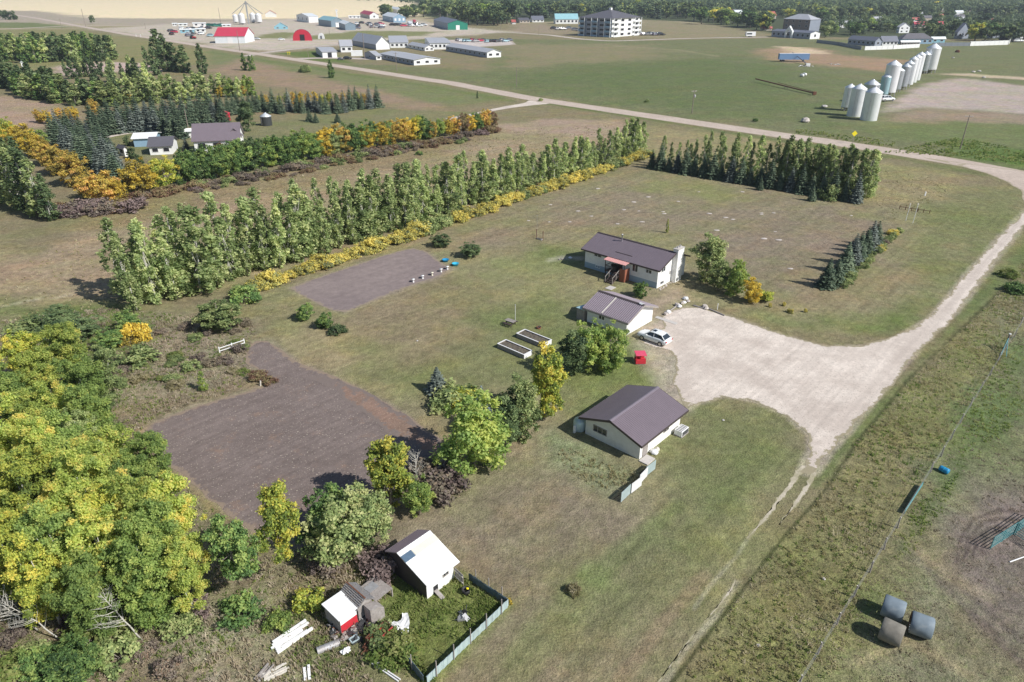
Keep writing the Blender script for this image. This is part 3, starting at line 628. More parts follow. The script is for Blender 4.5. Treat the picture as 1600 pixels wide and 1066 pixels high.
def unit(n):
    d = RNG.normal(size=(n, 3)); return d/np.linalg.norm(d, axis=1)[:, None]
def lobes(centers, radii, per, size, tbase=.45, tvar=.3, flat=.8, topt=.12):
    cs = []; ns = []; ss = []; ts = []
    cen = np.array(centers); zc = cen[:, 2]; z0, z1 = zc.min(), zc.max()+1e-6; mid = cen.mean(0)
    for c, r in zip(cen, radii):
        n = int(per*(r/np.mean(radii))**2); d = unit(n)
        out = c-mid; out = out/max(np.linalg.norm(out), .01)
        d = d+out*.25; d /= np.linalg.norm(d, axis=1)[:, None]
        rr = r*(RNG.random(n)**.55)*RNG.uniform(.7, 1.35, n)
        p = c+d*rr[:, None]*np.array([1, 1, flat])
        cs.append(p); ns.append(d*.5+unit(n)*.9+np.array([0, 0, .35])+out*.3); ss.append(size*RNG.uniform(.6, 1.35, n))
        tl = tbase+RNG.normal()*tvar*.5
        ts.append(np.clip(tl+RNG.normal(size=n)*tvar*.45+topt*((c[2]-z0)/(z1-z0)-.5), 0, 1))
    return np.concatenate(cs), np.concatenate(ns), np.concatenate(ss), np.concatenate(ts)
def trunk_mb(h, r, lean=.03, limbs=(), n=7, stop=.75, kink=.04):
    mb = MB(); k = 6; pts = []; x = y = 0
    for i in range(k+1):
        z = h*stop*i/k; pts.append((x, y, z)); x += random.uniform(-kink, kink)*h*.3+lean*h/k; y += random.uniform(-kink, kink)*h*.3
    mb.tube(pts, [r*(1-.8*i/k) for i in range(k+1)], n)
    for L in limbs:
        zf = random.uniform(.25, .8); i = zf*k; i0 = int(i); b = Vector(pts[i0]).lerp(Vector(pts[min(i0+1, k)]), i-i0)
        e = Vector(L); mdl = (b+e)/2+Vector((0, 0, -.06*h*random.random()))
        mb.tube([b, mdl, e], [r*.42*(1-zf*.5), r*.25, r*.06], 5)
    return mb
KINDS = {}
def kind_broad(key, m, h=9.0, rad=3.2, nl=60, lr=.95, per=210, size=.22, base=.22, wood='bark', tb=.45, tv=.5, fl=1.0, shape=1.0, limbs=14):
    cs = []; rs = []; big = [(random.uniform(-.35, .35)*rad, random.uniform(-.35, .35)*rad, random.uniform(.45 if base > .1 else .28, .75)*h, random.uniform(.55, .8)) for _ in range(5)]
    while len(cs) < nl:
        bx, by, bz, br = random.choice(big+[(0, 0, h*(.6 if base > .1 else .5), 1.0)]); d = unit(1)[0]; q = random.uniform(.55, 1.0)
        p = np.array([bx+d[0]*rad*br*q, by+d[1]*rad*br*q, bz+d[2]*h*(.5-base/2)*br*q*fl])
        t = (p[2]/h-base)/(1-base)
        if t < 0 or p[2] > h-.25*lr: continue
        if math.hypot(p[0], p[1]) > rad*(1.12 if shape >= 1 else 1.1*(math.sqrt(max(1-abs(2*t-.8)**2*.8, .05)))): continue
        cs.append(p); rs.append(lr*random.uniform(.6, 1.3))
    c, nn, s, t = lobes(cs, rs, per, size, tb, tv)
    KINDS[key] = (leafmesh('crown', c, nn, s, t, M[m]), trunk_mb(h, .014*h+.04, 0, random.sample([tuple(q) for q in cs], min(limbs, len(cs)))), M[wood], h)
def kind_poplar(key, m, h=8.0, rad=1.15, nl=46, per=75, size=.26, base=.14, wood='pale_bark', tb=.45, lr=.5, taper=.9):
    cs = []; rs = []
    for i in range(nl):
        t = (i+.5)/nl; z = h*(base+(1-base)*t)-.3
        r = rad*(min(1, (t+.12)/.3))**.6*(1-t**2.2*taper)
        a = random.uniform(0, 2*math.pi); q = r*random.uniform(.3, 1.0)
        cs.append(np.array([q*math.cos(a), q*math.sin(a), z+random.uniform(-.2, .2)])); rs.append(lr*random.uniform(.6, 1.25)*(1-.35*t))
    c, nn, s, t = lobes(cs, rs, per, size, tb, .5, 1.25)
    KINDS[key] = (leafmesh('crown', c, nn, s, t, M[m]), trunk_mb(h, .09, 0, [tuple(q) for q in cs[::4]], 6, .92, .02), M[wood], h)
def kind_spruce(key, m, h=8.0, rad=1.9, tiers=17, size=.3, per=12, base=.03, tb=.45, jitter=.18):
    cs = []; ns = []; ss = []; ts = []
    for i in range(tiers):
        t = i/(tiers-1); z = h*(base+(1-base)*t*.97); r = rad*(1-t)**.85*random.uniform(.88, 1.1)+.08
        nb = max(5, int(13*(1-t)+5))
        off = random.random()*6
        for b in range(nb):
            a = off+2*math.pi*(b+random.uniform(-.25, .25))/nb; rl = r*random.uniform(1-jitter, 1+jitter); tl = tb+RNG.normal()*.22
            k = max(3, int(per*rl/rad)+2); u = (np.arange(k)+.6)/k
            px = rl*u*math.cos(a); py = rl*u*math.sin(a); pz = z-rl*.30*u+rl*.12*u*u+RNG.normal(size=k)*.05
            for sgn in (-1, 0, 1):
                w = (1-u)*rl*.22+.08; ox = -math.sin(a)*w*sgn; oy = math.cos(a)*w*sgn
                cs.append(np.stack([px+ox+RNG.normal(size=k)*.05, py+oy+RNG.normal(size=k)*.05, pz-abs(sgn)*.06], 1))
                nrm = np.tile(np.array([.45*math.cos(a), .45*math.sin(a), .9]), (k, 1)); ns.append(nrm+unit(k)*.45)
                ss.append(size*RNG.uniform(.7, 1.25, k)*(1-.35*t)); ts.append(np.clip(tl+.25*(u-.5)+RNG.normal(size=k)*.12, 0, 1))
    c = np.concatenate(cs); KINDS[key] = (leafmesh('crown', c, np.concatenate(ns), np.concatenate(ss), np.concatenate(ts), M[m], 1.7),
        MB().tube([(0, 0, 0), (0, 0, h*.5), (0, 0, h*.97)], [.03*h*.5+.04, .02*h*.5+.02, .01], 6), M['bark'], h)
def kind_bush(key, m, h=1.6, rad=1.3, nl=26, per=70, size=.16, tb=.45, lr=.42, tv=.5, wood='bark'):
    cs = []; rs = []
    for i in range(nl):
        a = random.uniform(0, 6.283); e = math.asin(random.uniform(.05, 1)); q = random.uniform(.55, .95)
        cs.append(np.array([rad*q*math.cos(a)*math.cos(e), rad*q*math.sin(a)*math.cos(e), h*(.12+.8*q*math.sin(e))])); rs.append(lr*random.uniform(.7, 1.25))
    c, nn, s, t = lobes(cs, rs, per, size, tb, tv); c[:, 2] = np.maximum(c[:, 2], .03)
    mb = MB()
    for q in cs[::2]: mb.tube([(0, 0, 0), (q[0]*.5, q[1]*.5, q[2]*.45), tuple(q)], [.035, .022, .008], 4)
    KINDS[key] = (leafmesh('foliage', c, nn, s, t, M[m]), mb, M[wood], h)
def kind_bare(key, h=7.0, r=.09, nb=26, wood='pale_bark'):
    mb = MB(); pts = [(0, 0, 0)]
    for i in range(1, 8): pts.append((pts[-1][0]+random.uniform(-.1, .16), pts[-1][1]+random.uniform(-.1, .1), h*i/7))
    mb.tube(pts, [r*(1-.12*i) for i in range(8)], 6)
    br = MB()
    for i in range(nb):
        t = random.uniform(.3, 1); k = t*7; i0 = min(int(k), 6); b = Vector(pts[i0]).lerp(Vector(pts[i0+1]), k-i0)
        a = random.uniform(0, 6.28); L = h*.28*(1.1-t)+.5; e = b+Vector((math.cos(a)*L, math.sin(a)*L, L*.9)); mid = (b+e)/2+Vector((0, 0, -.15))
        br.tube([b, mid, e], [.03, .02, .006], 4)
        for q in range(3):
            f = b.lerp(e, random.uniform(.4, 1)); a2 = random.uniform(0, 6.28); br.tube([f, f+Vector((math.cos(a2), math.sin(a2), .8))*L*.35], [.014, .004], 3)
    me = bpy.data.meshes.new('branches'); me.from_pydata(br.v, [], br.f); me.materials.append(M[wood]); KINDS[key] = (me, mb, M[wood], h)

TRUNKS = {}
def plant(key, loc, h, label, cat='tree', name='tree', group=None, wide=1.0, rz=None, lean=0.0, leaf='crown', m=None):
    me, tmb, wood, h0 = KINDS[key]; s = h/h0
    r = thing(name, label, cat, loc, random.uniform(0, 6.28) if rz is None else rz, group)
    r.scale = (s*wide, s*wide, s)
    if lean: r.rotation_euler = (random.uniform(-lean, lean), random.uniform(-lean, lean), r.rotation_euler[2])
    if key not in TRUNKS:
        o = tmb.build('trunk' if leaf == 'crown' else 'stems', [wood], r, smooth=True); TRUNKS[key] = o.data
    else:
        o = bpy.data.objects.new('trunk' if leaf == 'crown' else 'stems', TRUNKS[key]); C.objects.link(o); reg(o, r)
    c = bpy.data.objects.new(leaf, me); C.objects.link(c); reg(c, r)
    if m: c.material_slots[0].link = 'OBJECT'; c.material_slots[0].material = M[m]
    return r
def at_top(px, py, h):                       # foot of a tree of height h whose tip shows at px, py
    g = G(px, py, h); g.z = 0; return g
def byfoot(px, py, pyt):                     # foot pixel and top row -> location, height
    g = G(px, py); return g, HGT(g.x, g.y, pyt)

for i in range(4): kind_broad('near%d' % i, 'lime', 10.5, 2.7, 190, .5, 150, .155, .1, 'pale_bark', .44, .38)
for i in range(3): kind_broad('mid%d' % i, 'green', 7, 2.6, 125, .5, 80, .2, .0, 'bark', .5, .5)
for i in range(2): kind_broad('tall%d' % i, 'limegreen', 8, 2.0, 120, .48, 85, .2, .0, 'bark', .5, .5, 1.0, .9)
for i in range(6): kind_poplar('pop%d' % i, 'poplar', 8.5, random.uniform(.85, 1.35), random.randint(55, 80), 40, .2, lr=.43, base=.08)
for i in range(4): kind_spruce('spr%d' % i, 'spruce', 8, 2.0)
for i in range(5): kind_bush('bush%d' % i, 'green')
for i in range(4): kind_broad('far%d' % i, 'townmix', 10, 4.2, 26, 1.5, 46, .85, .08, 'bark', .5, .5, 1.0, 1.0, 0)
for i in range(3): kind_poplar('farpop%d' % i, 'darkgreen', 11, 1.9, 30, 40, .55, .06, 'bark', .5, .85)
for i in range(2): kind_spruce('farspr%d' % i, 'spruce', 9, 2.2, 10, .8, 4)
for i in range(2): kind_bare('bare%d' % i)

# -- weeds and rough grass: far too many to count
def tufts(name, zones, m, per, hh, blade, seed_k, keep=None, lean=.5, clump=7):
    P_ = []
    for poly, dens in zones:
        pw = polyw(poly); x0, y0 = pw.min(0); x1, y1 = pw.max(0); n = int((x1-x0)*(y1-y0)*dens)
        q = np.stack([RNG.uniform(x0, x1, n), RNG.uniform(y0, y1, n)], 1); q = q[sdf(q, pw) < -.05]
        q = q[vnoise(q, 3.5, seed_k)*.65+vnoise(q, .9, seed_k+1)*.35 > RNG.uniform(.15, .75, len(q))]; P_.append(q)
    q = np.concatenate(P_); n = len(q)*clump; base = np.repeat(q, clump, 0)+RNG.normal(size=(n, 2))*.10; H_ = np.repeat(RNG.uniform(hh[0], hh[1], len(q))*(.6+.8*vnoise(q, 5, seed_k+2)), clump)*RNG.uniform(.6, 1.1, n)
    a = RNG.uniform(0, 6.283, n); dx = np.cos(a)*blade; dy = np.sin(a)*blade; lx = RNG.normal(size=n)*lean*H_*.6; ly = RNG.normal(size=n)*lean*H_*.6
    b3 = np.concatenate([base, np.zeros((n, 1))], 1)
    v = np.stack([b3-np.stack([dx, dy, 0*a], 1), b3+np.stack([dx, dy, 0*a], 1), b3+np.stack([dx*.8+lx, dy*.8+ly, H_*.85], 1), b3+np.stack([-dx*.6+lx, -dy*.6+ly, H_], 1)], 1).reshape(-1, 3)
    me = bpy.data.meshes.new(name); me.vertices.add(len(v)); me.vertices.foreach_set('co', v.ravel()); me.loops.add(4*n); me.loops.foreach_set('vertex_index', np.arange(4*n)); me.polygons.add(n); me.polygons.foreach_set('loop_start', np.arange(n)*4)
    me.update(calc_edges=True); at = me.attributes.new('tint', 'FLOAT', 'POINT'); tt = np.repeat(np.clip(vnoise(q, 2.5, seed_k+3)*.7+RNG.normal(size=len(q))*.18+.12, 0, 1), clump*4); at.data.foreach_set('value', tt)
    me.materials.append(M[m]); o = bpy.data.objects.new(name, me); C.objects.link(o); o['kind'] = 'stuff'; return n
ROUGH = [(-60,560),(0,500),(160,482),(390,500),(400,522),(384,558),(402,592),(370,612),(310,628),(240,655),(216,680),(226,715),(330,790),(420,862),(520,860),(620,870),(612,930),(560,960),(590,1100),(-100,1150)]
RUN = [(640,912),(700,905),(722,900),(788,945),(672,1072),(640,1060),(590,1020),(575,990),(600,960)]
VERGE = [(1645,352),(1530,492),(1425,592),(1335,694),(1285,768),(1150,935),(1040,1085),(1290,1120),(1352,900),(1405,800),(1520,640),(1600,500),(1680,380)]
PAST = [(1600,470),(1700,420),(1800,900),(1600,1120),(1280,1120),(1355,900),(1410,800),(1520,645)]
tufts('rough_weeds', [(ROUGH, 9)], 'weedgrey', 1, (.12, .34), .04, 0)
tufts('green_weeds', [(ROUGH, 3.5), (RUN, 22), (VERGE, 2)], 'weedgreen', 1, (.10, .28), .04, 1)
tufts('verge_grass', [(VERGE, 9), ([(860,690),(990,735),(1000,760),(930,765),(885,735)], 6)], 'weed', 1, (.08, .26), .035, 2)
tufts('pasture_grass', [(PAST, 3.0)], 'weedgrey', 1, (.03, .10), .05, 3)
tufts('pasture_clumps', [([(1560,540),(1610,540),(1610,640),(1500,740),(1465,735),(1520,640)], 5), ([(1430,790),(1500,735),(1480,790),(1425,865),(1385,880)], 9), ([(1330,930),(1380,910),(1400,960),(1350,1015),(1300,1000)], 8)], 'weedgreen', 1, (.06, .18), .05, 4)
tufts('roadside_weeds', [([(1380,238),(1500,215),(1620,240),(1640,262),(1500,246)], 1.6), ([(1240,200),(1400,222),(1400,232),(1240,208)], 1.0)], 'weedgreen', 1, (.2, .5), .12, 5)
tufts('dry_field_grass', [([(-50,480),(60,400),(250,318),(440,272),(760,205),(960,195),(1000,232),(800,300),(600,360),(400,430),(215,472),(0,520)], .55)], 'weed', 1, (.12, .3), .09, 2, clump=5)
tufts('corner_meadow_grass', [([(1350,262),(1500,285),(1480,310),(1400,345),(1360,318)], 1.2)], 'weed', 1, (.08, .22), .08, 3, clump=5)

# -- wood in the near left corner
WOOD = [(38,548,9,'yellowgreen'),(100,556,9.5,'lime'),(150,585,8,'olive'),(15,610,9,'limegreen'),(82,628,10,'lime'),(150,648,9,'limegreen'),(20,690,10,'lime'),
        (95,705,10,'limegreen'),(168,705,9.5,'lime'),(225,728,8,'limegreen'),(35,770,10.5,'yellowgreen'),(120,775,10.5,'lime'),(195,790,10,'lime'),(272,815,9.5,'lime'),
        (20,855,9,'yellowgreen'),(150,850,10,'lime'),(225,880,10,'limegreen'),(285,890,8,'lime'),(-60,640,10,'lime'),(-60,760,10,'yellowgreen'),(-70,880,9,'limegreen')]
wl = ['at its far left corner','in its far row, second from the left edge','at its far right tip, beside the dark shrubs','on the left edge, just behind the far left one','in its second row, crown pale lime','on its right edge, beside the weedy clearing',
      'on the picture edge midway down the wood','in the middle of the wood, darker green','with bright lime crown, inside the right edge','nearest the tilled garden corner, small crown','with yellow patches at the left picture edge','with the broad centre crown, turning yellow',
      'with lime crown left of the rightmost big one','with the rounded right-hand crown beside the tilled garden','gold crown low over the dark gap','above the dark gap under the canopy','at the front, bare pale limbs below it','at the front right corner, leaning over the rough grass',
      'outside','outside','outside']
for i, ((px, py, h, mm), ll) in enumerate(zip(WOOD, wl)):
    g = G(px, py, h*.6); g.z = 0
    lab = ('broadleaf tree of the near wood, '+ll) if ll != 'outside' else 'yellowing broadleaf tree just past the left picture edge'
    plant('near%d' % (i % 4), g, h, lab, 'tree', 'broadleaf_tree', 'trees of the near left wood', random.uniform(.92, 1.1), lean=.05, m=mm)
plant('mid0', G(372,905,3), 6.2, 'dark green young tree between the near wood and the bright yellow tree', 'tree', 'broadleaf_tree', wide=.8, m='green')
plant('tall0', G(448,868,3.5)*1, 7, 'bright yellow-green tree standing above the red and white sheds', 'tree', 'broadleaf_tree', wide=.85, m='yellowgreen')
for i, (px, py, mm) in enumerate(((62,585,'lime'),(122,606,'limegreen'),(52,652,'lime'),(122,678,'olive'),(60,732,'lime'),(140,742,'lime'),(200,752,'limegreen'),(75,808,'lime'),(160,818,'yellowgreen'),(238,812,'lime'),(95,858,'limegreen'),(190,846,'lime'),(255,858,'limegreen'),(10,780,'lime'),(60,890,'yellowgreen'),(130,905,'limegreen'))):
    g = G(px, py, 5.5); g.z = 0
    plant('near%d' % ((i+1) % 4), g, random.uniform(8.5, 10.5), 'slimmer tree wedged between the big crowns of the near wood, %s from its far end' % ordn(i+1), 'tree', 'broadleaf_tree', 'slim trees inside the near wood', random.uniform(.85, 1.05), lean=.06, m=mm)
for px, py, h, ll in ((60,985,5.5,'leaning bare pale tree, left one of the dead pair in the lower left corner'),(95,1000,5,'leaning bare pale tree, right one of the dead pair in the lower left corner'),(222,1000,5.5,'bare dead tree with spreading limbs under the front of the near wood')):
    r = plant('bare%d' % (px % 2), G(px, py), h, ll, 'dead tree', 'dead_tree', leaf='branches'); r.rotation_euler = (.1, -.55 if px < 200 else -.35, 0)

for i, (x, y) in enumerate(((20,1000),(60,1030),(110,975),(140,1010),(170,985),(190,1030),(150,950),(90,950),(230,1020),(280,985),(300,960),(20,1060),(260,1050),(200,960))):
    mm = ('thicket','olive','purple','weedgreen')[i % 4]; plant('bush%d' % (i % 5), G(x, y), random.uniform(.9, 1.8), '%s scrub in the shade under the near wood, %s from its edge' % ({'thicket':'brownish','olive':'olive','purple':'bare purplish','weedgreen':'green'}[mm], ordn(i+1)), 'shrub', 'low_shrub', 'scrub under the near wood', random.uniform(1.1, 1.6), leaf='foliage', m=mm)

for i in range(34):
    x, y = random.uniform(175, 395), random.uniform(505, 606); mm = random.choice(['weedgrey','weedgreen','thicket','weed','olive'])
    if x > 300 and y > 590: y -= 40
    plant('bush%d' % (i % 5), G(x, y), random.uniform(.45, 1.0), '%s scrubby clump in the rough ground above the tilled garden' % {'weedgrey':'grey-brown','weedgreen':'green','thicket':'brownish','weed':'straw-coloured','olive':'olive'}[mm], 'shrub', 'scrub_clump', '%s scrub clumps above the tilled garden' % mm.replace('weedgrey','grey').replace('weedgreen','green').replace('weed','straw').replace('thicket','brown'), random.uniform(1.2, 2.0), leaf='foliage', m=mm)
# -- the long poplar windbreak
a0, a1 = G(205, 484), G(1008, 241); n = 142
for i in range(n):
    t = (i+.5)/n; p = a0.lerp(a1, t)
    if i in (124, 125, 126, 127, 92): continue
    off = (1.7, -1.7, .1)[i % 3]*(1.7 if t < .45 else 1)+random.uniform(-.8, .8); p = p+VB*(-1.9+off)+VA*random.uniform(-.6, .6); p.z = 0
    h = float(np.interp(t, [0, .12, .4, .55, .7, .85, .95, 1], [12.6, 11.6, 10.8, 9.6, 8.3, 8.2, 8.8, 11.3]))+.8*math.sin(i*.9)+random.uniform(-2.9, 1.5)
    plant('pop%d' % (i % 6), p, h, 'grey-green poplar in the long windbreak, %s from its near end' % ordn(i+1), 'poplar', 'poplar_tree', 'poplars of the long windbreak', random.uniform(.9, 1.65), lean=.07, m='poplar' if random.random() < .88 else 'olive')
# yellow shrubs along its foot
b0, b1 = G(375, 462), G(1015, 243); n = 62
for i in range(n):
    p = b0.lerp(b1, (i+.5)/n)+VB*random.uniform(-.5, .3); p.z = 0
    mm = 'olive' if random.random() < .2 else 'hedgeyellow'
    plant('bush%d' % (i % 5), p, random.uniform(1.5, 2.5), '%s shrub at the foot of the poplar windbreak, %s from its near end' % ('green' if mm == 'olive' else 'golden yellow', ordn(i+1)), 'shrub', 'low_shrub', 'shrubs along the poplar windbreak', random.uniform(1.0, 1.5), leaf='foliage', m=mm)

# -- hedgerow of mixed autumn trees round the neighbours' yard (foot line from the right end to the corner on the left)
def row(pts, specs, label, group, cat='tree', name='tree', jit=.5, leaf='crown'):
    """specs: (key, height, material, word, wide); pts: foot pixels"""
    for i, ((px, py), (key, h, mm, word, wd)) in enumerate(zip(pts, specs)):
        g = G(px, py); g.x += random.uniform(-jit, jit); g.y += random.uniform(-jit, jit)
        plant(key, g, h, label % (word, ordn(i+1)), cat, name, group, wd, m=mm, leaf=leaf)
KW = {'green': 'leafy green', 'orange': 'orange', 'yellow': 'golden yellow', 'yellowgreen': 'yellow-green', 'darkgreen': 'dark green', 'redbrown': 'rust red', 'limegreen': 'lime green', 'olive': 'olive green', 'purple': 'bare purplish', 'thicket': 'brownish'}
seq = ['redbrown','orange','green','yellow','redbrown','orange','yellow','limegreen','orange','green','yellowgreen','yellow','orange','orange','green','yellow','green','yellow','green','green','orange','olive','yellow','yellow','green','limegreen','green','green','green','green','limegreen','green','darkgreen','green','green','green','limegreen','green','green','darkgreen','green','green']
n = len(seq); pts = []; spec_ = []
for i in range(n):
    t = i/(n-1); x = 768+(292-768)*t; y = 203+(286-203)*t**1.15
    pts.append((x, y)); h = 5.6+2.4*min(1, t*2)+random.uniform(-.8, 1.0)
    spec_.append((('mid%d' % (i % 3)) if seq[i] in ('green','darkgreen','limegreen','olive') else ('mid%d' % ((i+1) % 3)), h, seq[i], KW[seq[i]], random.uniform(.95, 1.2)))
row(pts, spec_, "%s tree in the autumn hedgerow by the neighbours' yard, %s from its right end", "hedgerow by the neighbours' yard", 'tree', 'broadleaf_tree')
# the bright yellow pair at its corner and the yellow-orange arm running up the left
arm = [(262,296,'yellowgreen',7,'lime green tree at the bend of the hedgerow, right of the golden one'),(222,306,'yellow',7.4,'big golden tree at the bend of the autumn hedgerow, rounded crown'),
       (188,316,'yellow',4.2,'small yellow tree just left of the big golden one'),(163,318,'orange',6.4,'amber tree in the left arm of the hedgerow, nearest its corner'),(140,310,'orange',4.5,'low amber tree over bare twigs in the left arm of the hedgerow'),
       (122,290,'orange',6.6,'large orange tree in the left arm of the hedgerow, above the bare thicket'),(96,272,'orange',6.4,'orange tree in the left arm, between the gold ones and the large orange one'),(76,258,'orange',6.0,'pale orange tree halfway up the left arm of the hedgerow'),
       (55,246,'yellow',6.0,'gold tree in the left arm, third from the picture edge'),(34,232,'yellow',6.5,'gold tree in the left arm, second from the picture edge'),(12,222,'yellowgreen',6.5,'yellow-green tree at the left picture edge above the dark poplar clump'),(-14,212,'yellowgreen',6.5,'yellow-green tree just past the left picture edge'),
       (60,232,'limegreen',5,'small lime tree behind the gold trees of the left arm')]
for i, (x, y, mm, h, lab) in enumerate(arm): plant('mid%d' % (i % 3), G(x, y), h*1.2, lab, 'tree', 'broadleaf_tree', 'left arm of the autumn hedgerow', random.uniform(1.15, 1.35), m=mm)
# dark poplar clump lower left
for i, (x, y, h) in enumerate([(82,345,9.5),(66,340,12),(50,334,13.5),(34,326,14),(20,318,14),(4,305,13),(44,306,13),(-15,318,12),(24,296,12)]):
    plant('pop%d' % (i % 6), G(x, y), h, 'dark poplar of the clump at the left picture edge, %s from its front' % ordn(i+1), 'poplar', 'poplar_tree', 'dark poplar clump', 1.6, m='olive' if i % 2 else 'darkgreen')
# brush under the hedgerow
def brush(name, p0, p1, n, mats, hh, lab, group, wide=(1.2, 1.8), jit=1.2, key='bush'):
    a = G(*p0); b = G(*p1)
    for i in range(n):
        p = a.lerp(b, (i+.5)/n); p.x += random.uniform(-jit, jit); p.y += random.uniform(-jit, jit); mm = random.choice(mats)
        plant('%s%d' % (key, i % 5), p, random.uniform(*hh), lab % (KW.get(mm, mm), ordn(i+1)), 'shrub', name, group, random.uniform(*wide), leaf='foliage', m=mm)
brush('low_shrub', (285,298), (772,206), 64, ['purple','thicket','thicket','thicket','redbrown','olive'], (1.0, 2.2), '%s shrub below the autumn hedgerow, %s from its left end', 'brush under the hedgerow')
brush('low_shrub', (310,302), (740,218), 34, ['thicket','redbrown','olive'], (.8, 1.3), '%s low shrub on the grass side of the hedgerow brush, %s from the left', 'outer brush of the hedgerow')
brush('low_shrub', (85,335), (205,330), 16, ['thicket','purple','purple','redbrown'], (1.6, 3.0), '%s thicket shrub below the amber trees at the left, %s from the poplar clump', 'bare thicket at the left')
brush('low_shrub', (205,312), (275,300), 8, ['thicket','redbrown','purple'], (1.2, 2.0), '%s shrub at the foot of the big golden tree, %s from the left', 'shrubs under the golden tree')

# -- spruces round the neighbours' yard
def spruces(pts, lab, group, hr, mats=('spruce','spruce','bluespruce'), wide=(.9, 1.15), key='spr', nk=4):
    for i, (x, y) in enumerate(pts):
        plant('%s%d' % (key, i % nk), G(x, y), random.uniform(*hr), lab % ordn(i+1), 'spruce', 'spruce_tree', group, random.uniform(*wide)*1.3, m=random.choice(mats))
def line(p, q, n, jx=2, jy=1): return [(p[0]+(q[0]-p[0])*(i+.5)/n+random.uniform(-jx, jx), p[1]+(q[1]-p[1])*(i+.5)/n+random.uniform(-jy, jy)) for i in range(n)]
spruces(line((78,215), (196,300), 11), 'blue-green spruce of the dense belt behind the amber trees, %s from its far end', 'spruce belt, front file', (7.5, 8.8))
spruces(line((88,208), (186,268), 9), 'blue-green spruce of the belt behind the amber trees, second file, %s from its far end', 'spruce belt, second file', (7, 8.5))
spruces(line((102,206), (178,245), 7), 'spruce of the belt behind the amber trees, third file, %s from its far end', 'spruce belt, third file', (7, 8.5))
spruces(line((150,212), (352,190), 18), "dark spruce in the row behind the neighbours' house, front file, %s from its left end", 'spruce row behind the house, front file', (7.5, 9.2))
spruces(line((140,200), (350,180), 15), "dark spruce in the row behind the neighbours' house, rear file, %s from its left end", 'spruce row behind the house, rear file', (7.5, 9))
spruces(line((238,206), (290,218), 4), "tall spruce close behind the neighbours' garage, %s from its left end", 'spruces behind the garage', (8, 9))
spruces(line((345,182), (418,172), 9), 'blue spruce in the row beyond the red shed, %s from its left end', 'spruces beyond the red shed', (6.5, 8))
spruces([(428,176),(440,178),(452,174),(466,176),(474,177),(484,173),(494,175),(502,172),(510,178),(520,176),(529,177),(538,176),(548,172),(557,170),(566,171),(578,170),(590,168)], "pointed spruce at the far side of the neighbours' yard, %s from the left", 'pointed spruces of the yard', (6, 9), wide=(.65, .95))
spruces([(484,190),(494,192),(528,192)], 'small dark spruce behind the green hedgerow trees, %s from the left', 'small spruces', (3.5, 5))
for i in range(16):
    x = 405+i*11; mm = random.choice(['yellow','yellowgreen','olive','orange','limegreen'])
    plant('mid%d' % (i % 3), G(x, 166-.03*(x-400)), random.uniform(4, 5.5), '%s tree behind the pointed spruces, %s from the left' % (KW[mm], ordn(i+1)), 'tree', 'broadleaf_tree', 'autumn trees behind the pointed spruces', .75, m=mm)
plant('tall0', G(388,205), 9.5, 'tall dark rounded tree between the red shed and the grain bin', 'tree', 'broadleaf_tree', wide=1.2, m='darkgreen')
plant('spr1', G(292,236), 4.2, "round blue spruce between the neighbours' garage and house", 'spruce', 'spruce_tree', wide=1.2, m='bluespruce')
for x, y, h, lab in ((207,248,3.4,"dark shrub left of the neighbours' white-roofed garage"),(218,262,3.6,"dark shrub at the near wall of the neighbours' garage"),(200,228,3,"green bush beside the neighbours' drive"),(345,240,3.5,'reddish brown rounded tree in front of the neighbours house roof')):
    plant('mid%d' % (x % 3), G(x, y), h, lab, 'shrub', 'round_shrub', m='redbrown' if x == 345 else 'darkgreen', leaf='foliage')

# -- shelterbelts at the far left
def belt(pts, lab, group, mats, hr, key='farpop', nk=3, wide=(.9, 1.4), cat='tree', name='broadleaf_tree'):
    for i, (x, y) in enumerate(pts):
        mm = random.choice(mats)
        plant('%s%d' % (key, random.randrange(nk)), G(x, y), random.uniform(*hr), lab % ordn(i+1), cat, name, group, random.uniform(*wide)*1.25, m=mm)
belt(line((-30,98), (182,94), 30, 2, 2), 'green tree in the far left shelterbelt, %s from the picture edge', 'far left shelterbelt', ['darkgreen','poplar','green','darkgreen'], (12, 17))
belt(line((-30,92), (180,88), 24, 3, 2), 'green tree in the rear file of the far left shelterbelt, %s from the picture edge', 'far left shelterbelt, rear file', ['darkgreen','green'], (12, 16))
belt(line((-20,128), (90,150), 16, 4, 5), "dark tree behind the spruce belt near the far barn, %s from the left", 'dark trees near the far barn', ['darkgreen'], (9, 13), wide=(1.2, 1.8))
belt(line((30,152), (190,165), 22, 4, 6), 'mid-green tree in the grove above the amber trees, %s from the left', 'grove above the amber trees', ['darkgreen','green','olive'], (8, 11), wide=(1.2, 1.8))
belt(line((100,118), (235,135), 14, 5, 7), 'slender tree on the far pink yard, %s from the left', 'slender trees on the far yard', ['darkgreen','poplar'], (8, 12), wide=(.7, 1.1))
belt(line((180,160), (330,155), 18, 4, 7), 'grey-green poplar in the grove behind the spruces, %s from the left', 'grove behind the spruces', ['poplar','olive','poplar'], (8, 11), wide=(1.0, 1.5))
belt(line((330,150), (400,148), 7, 4, 4), 'grey-green poplar right of the grove behind the spruces, %s from the left', 'poplars right of the grove', ['poplar','limegreen'], (7, 9), wide=(1.0, 1.4))
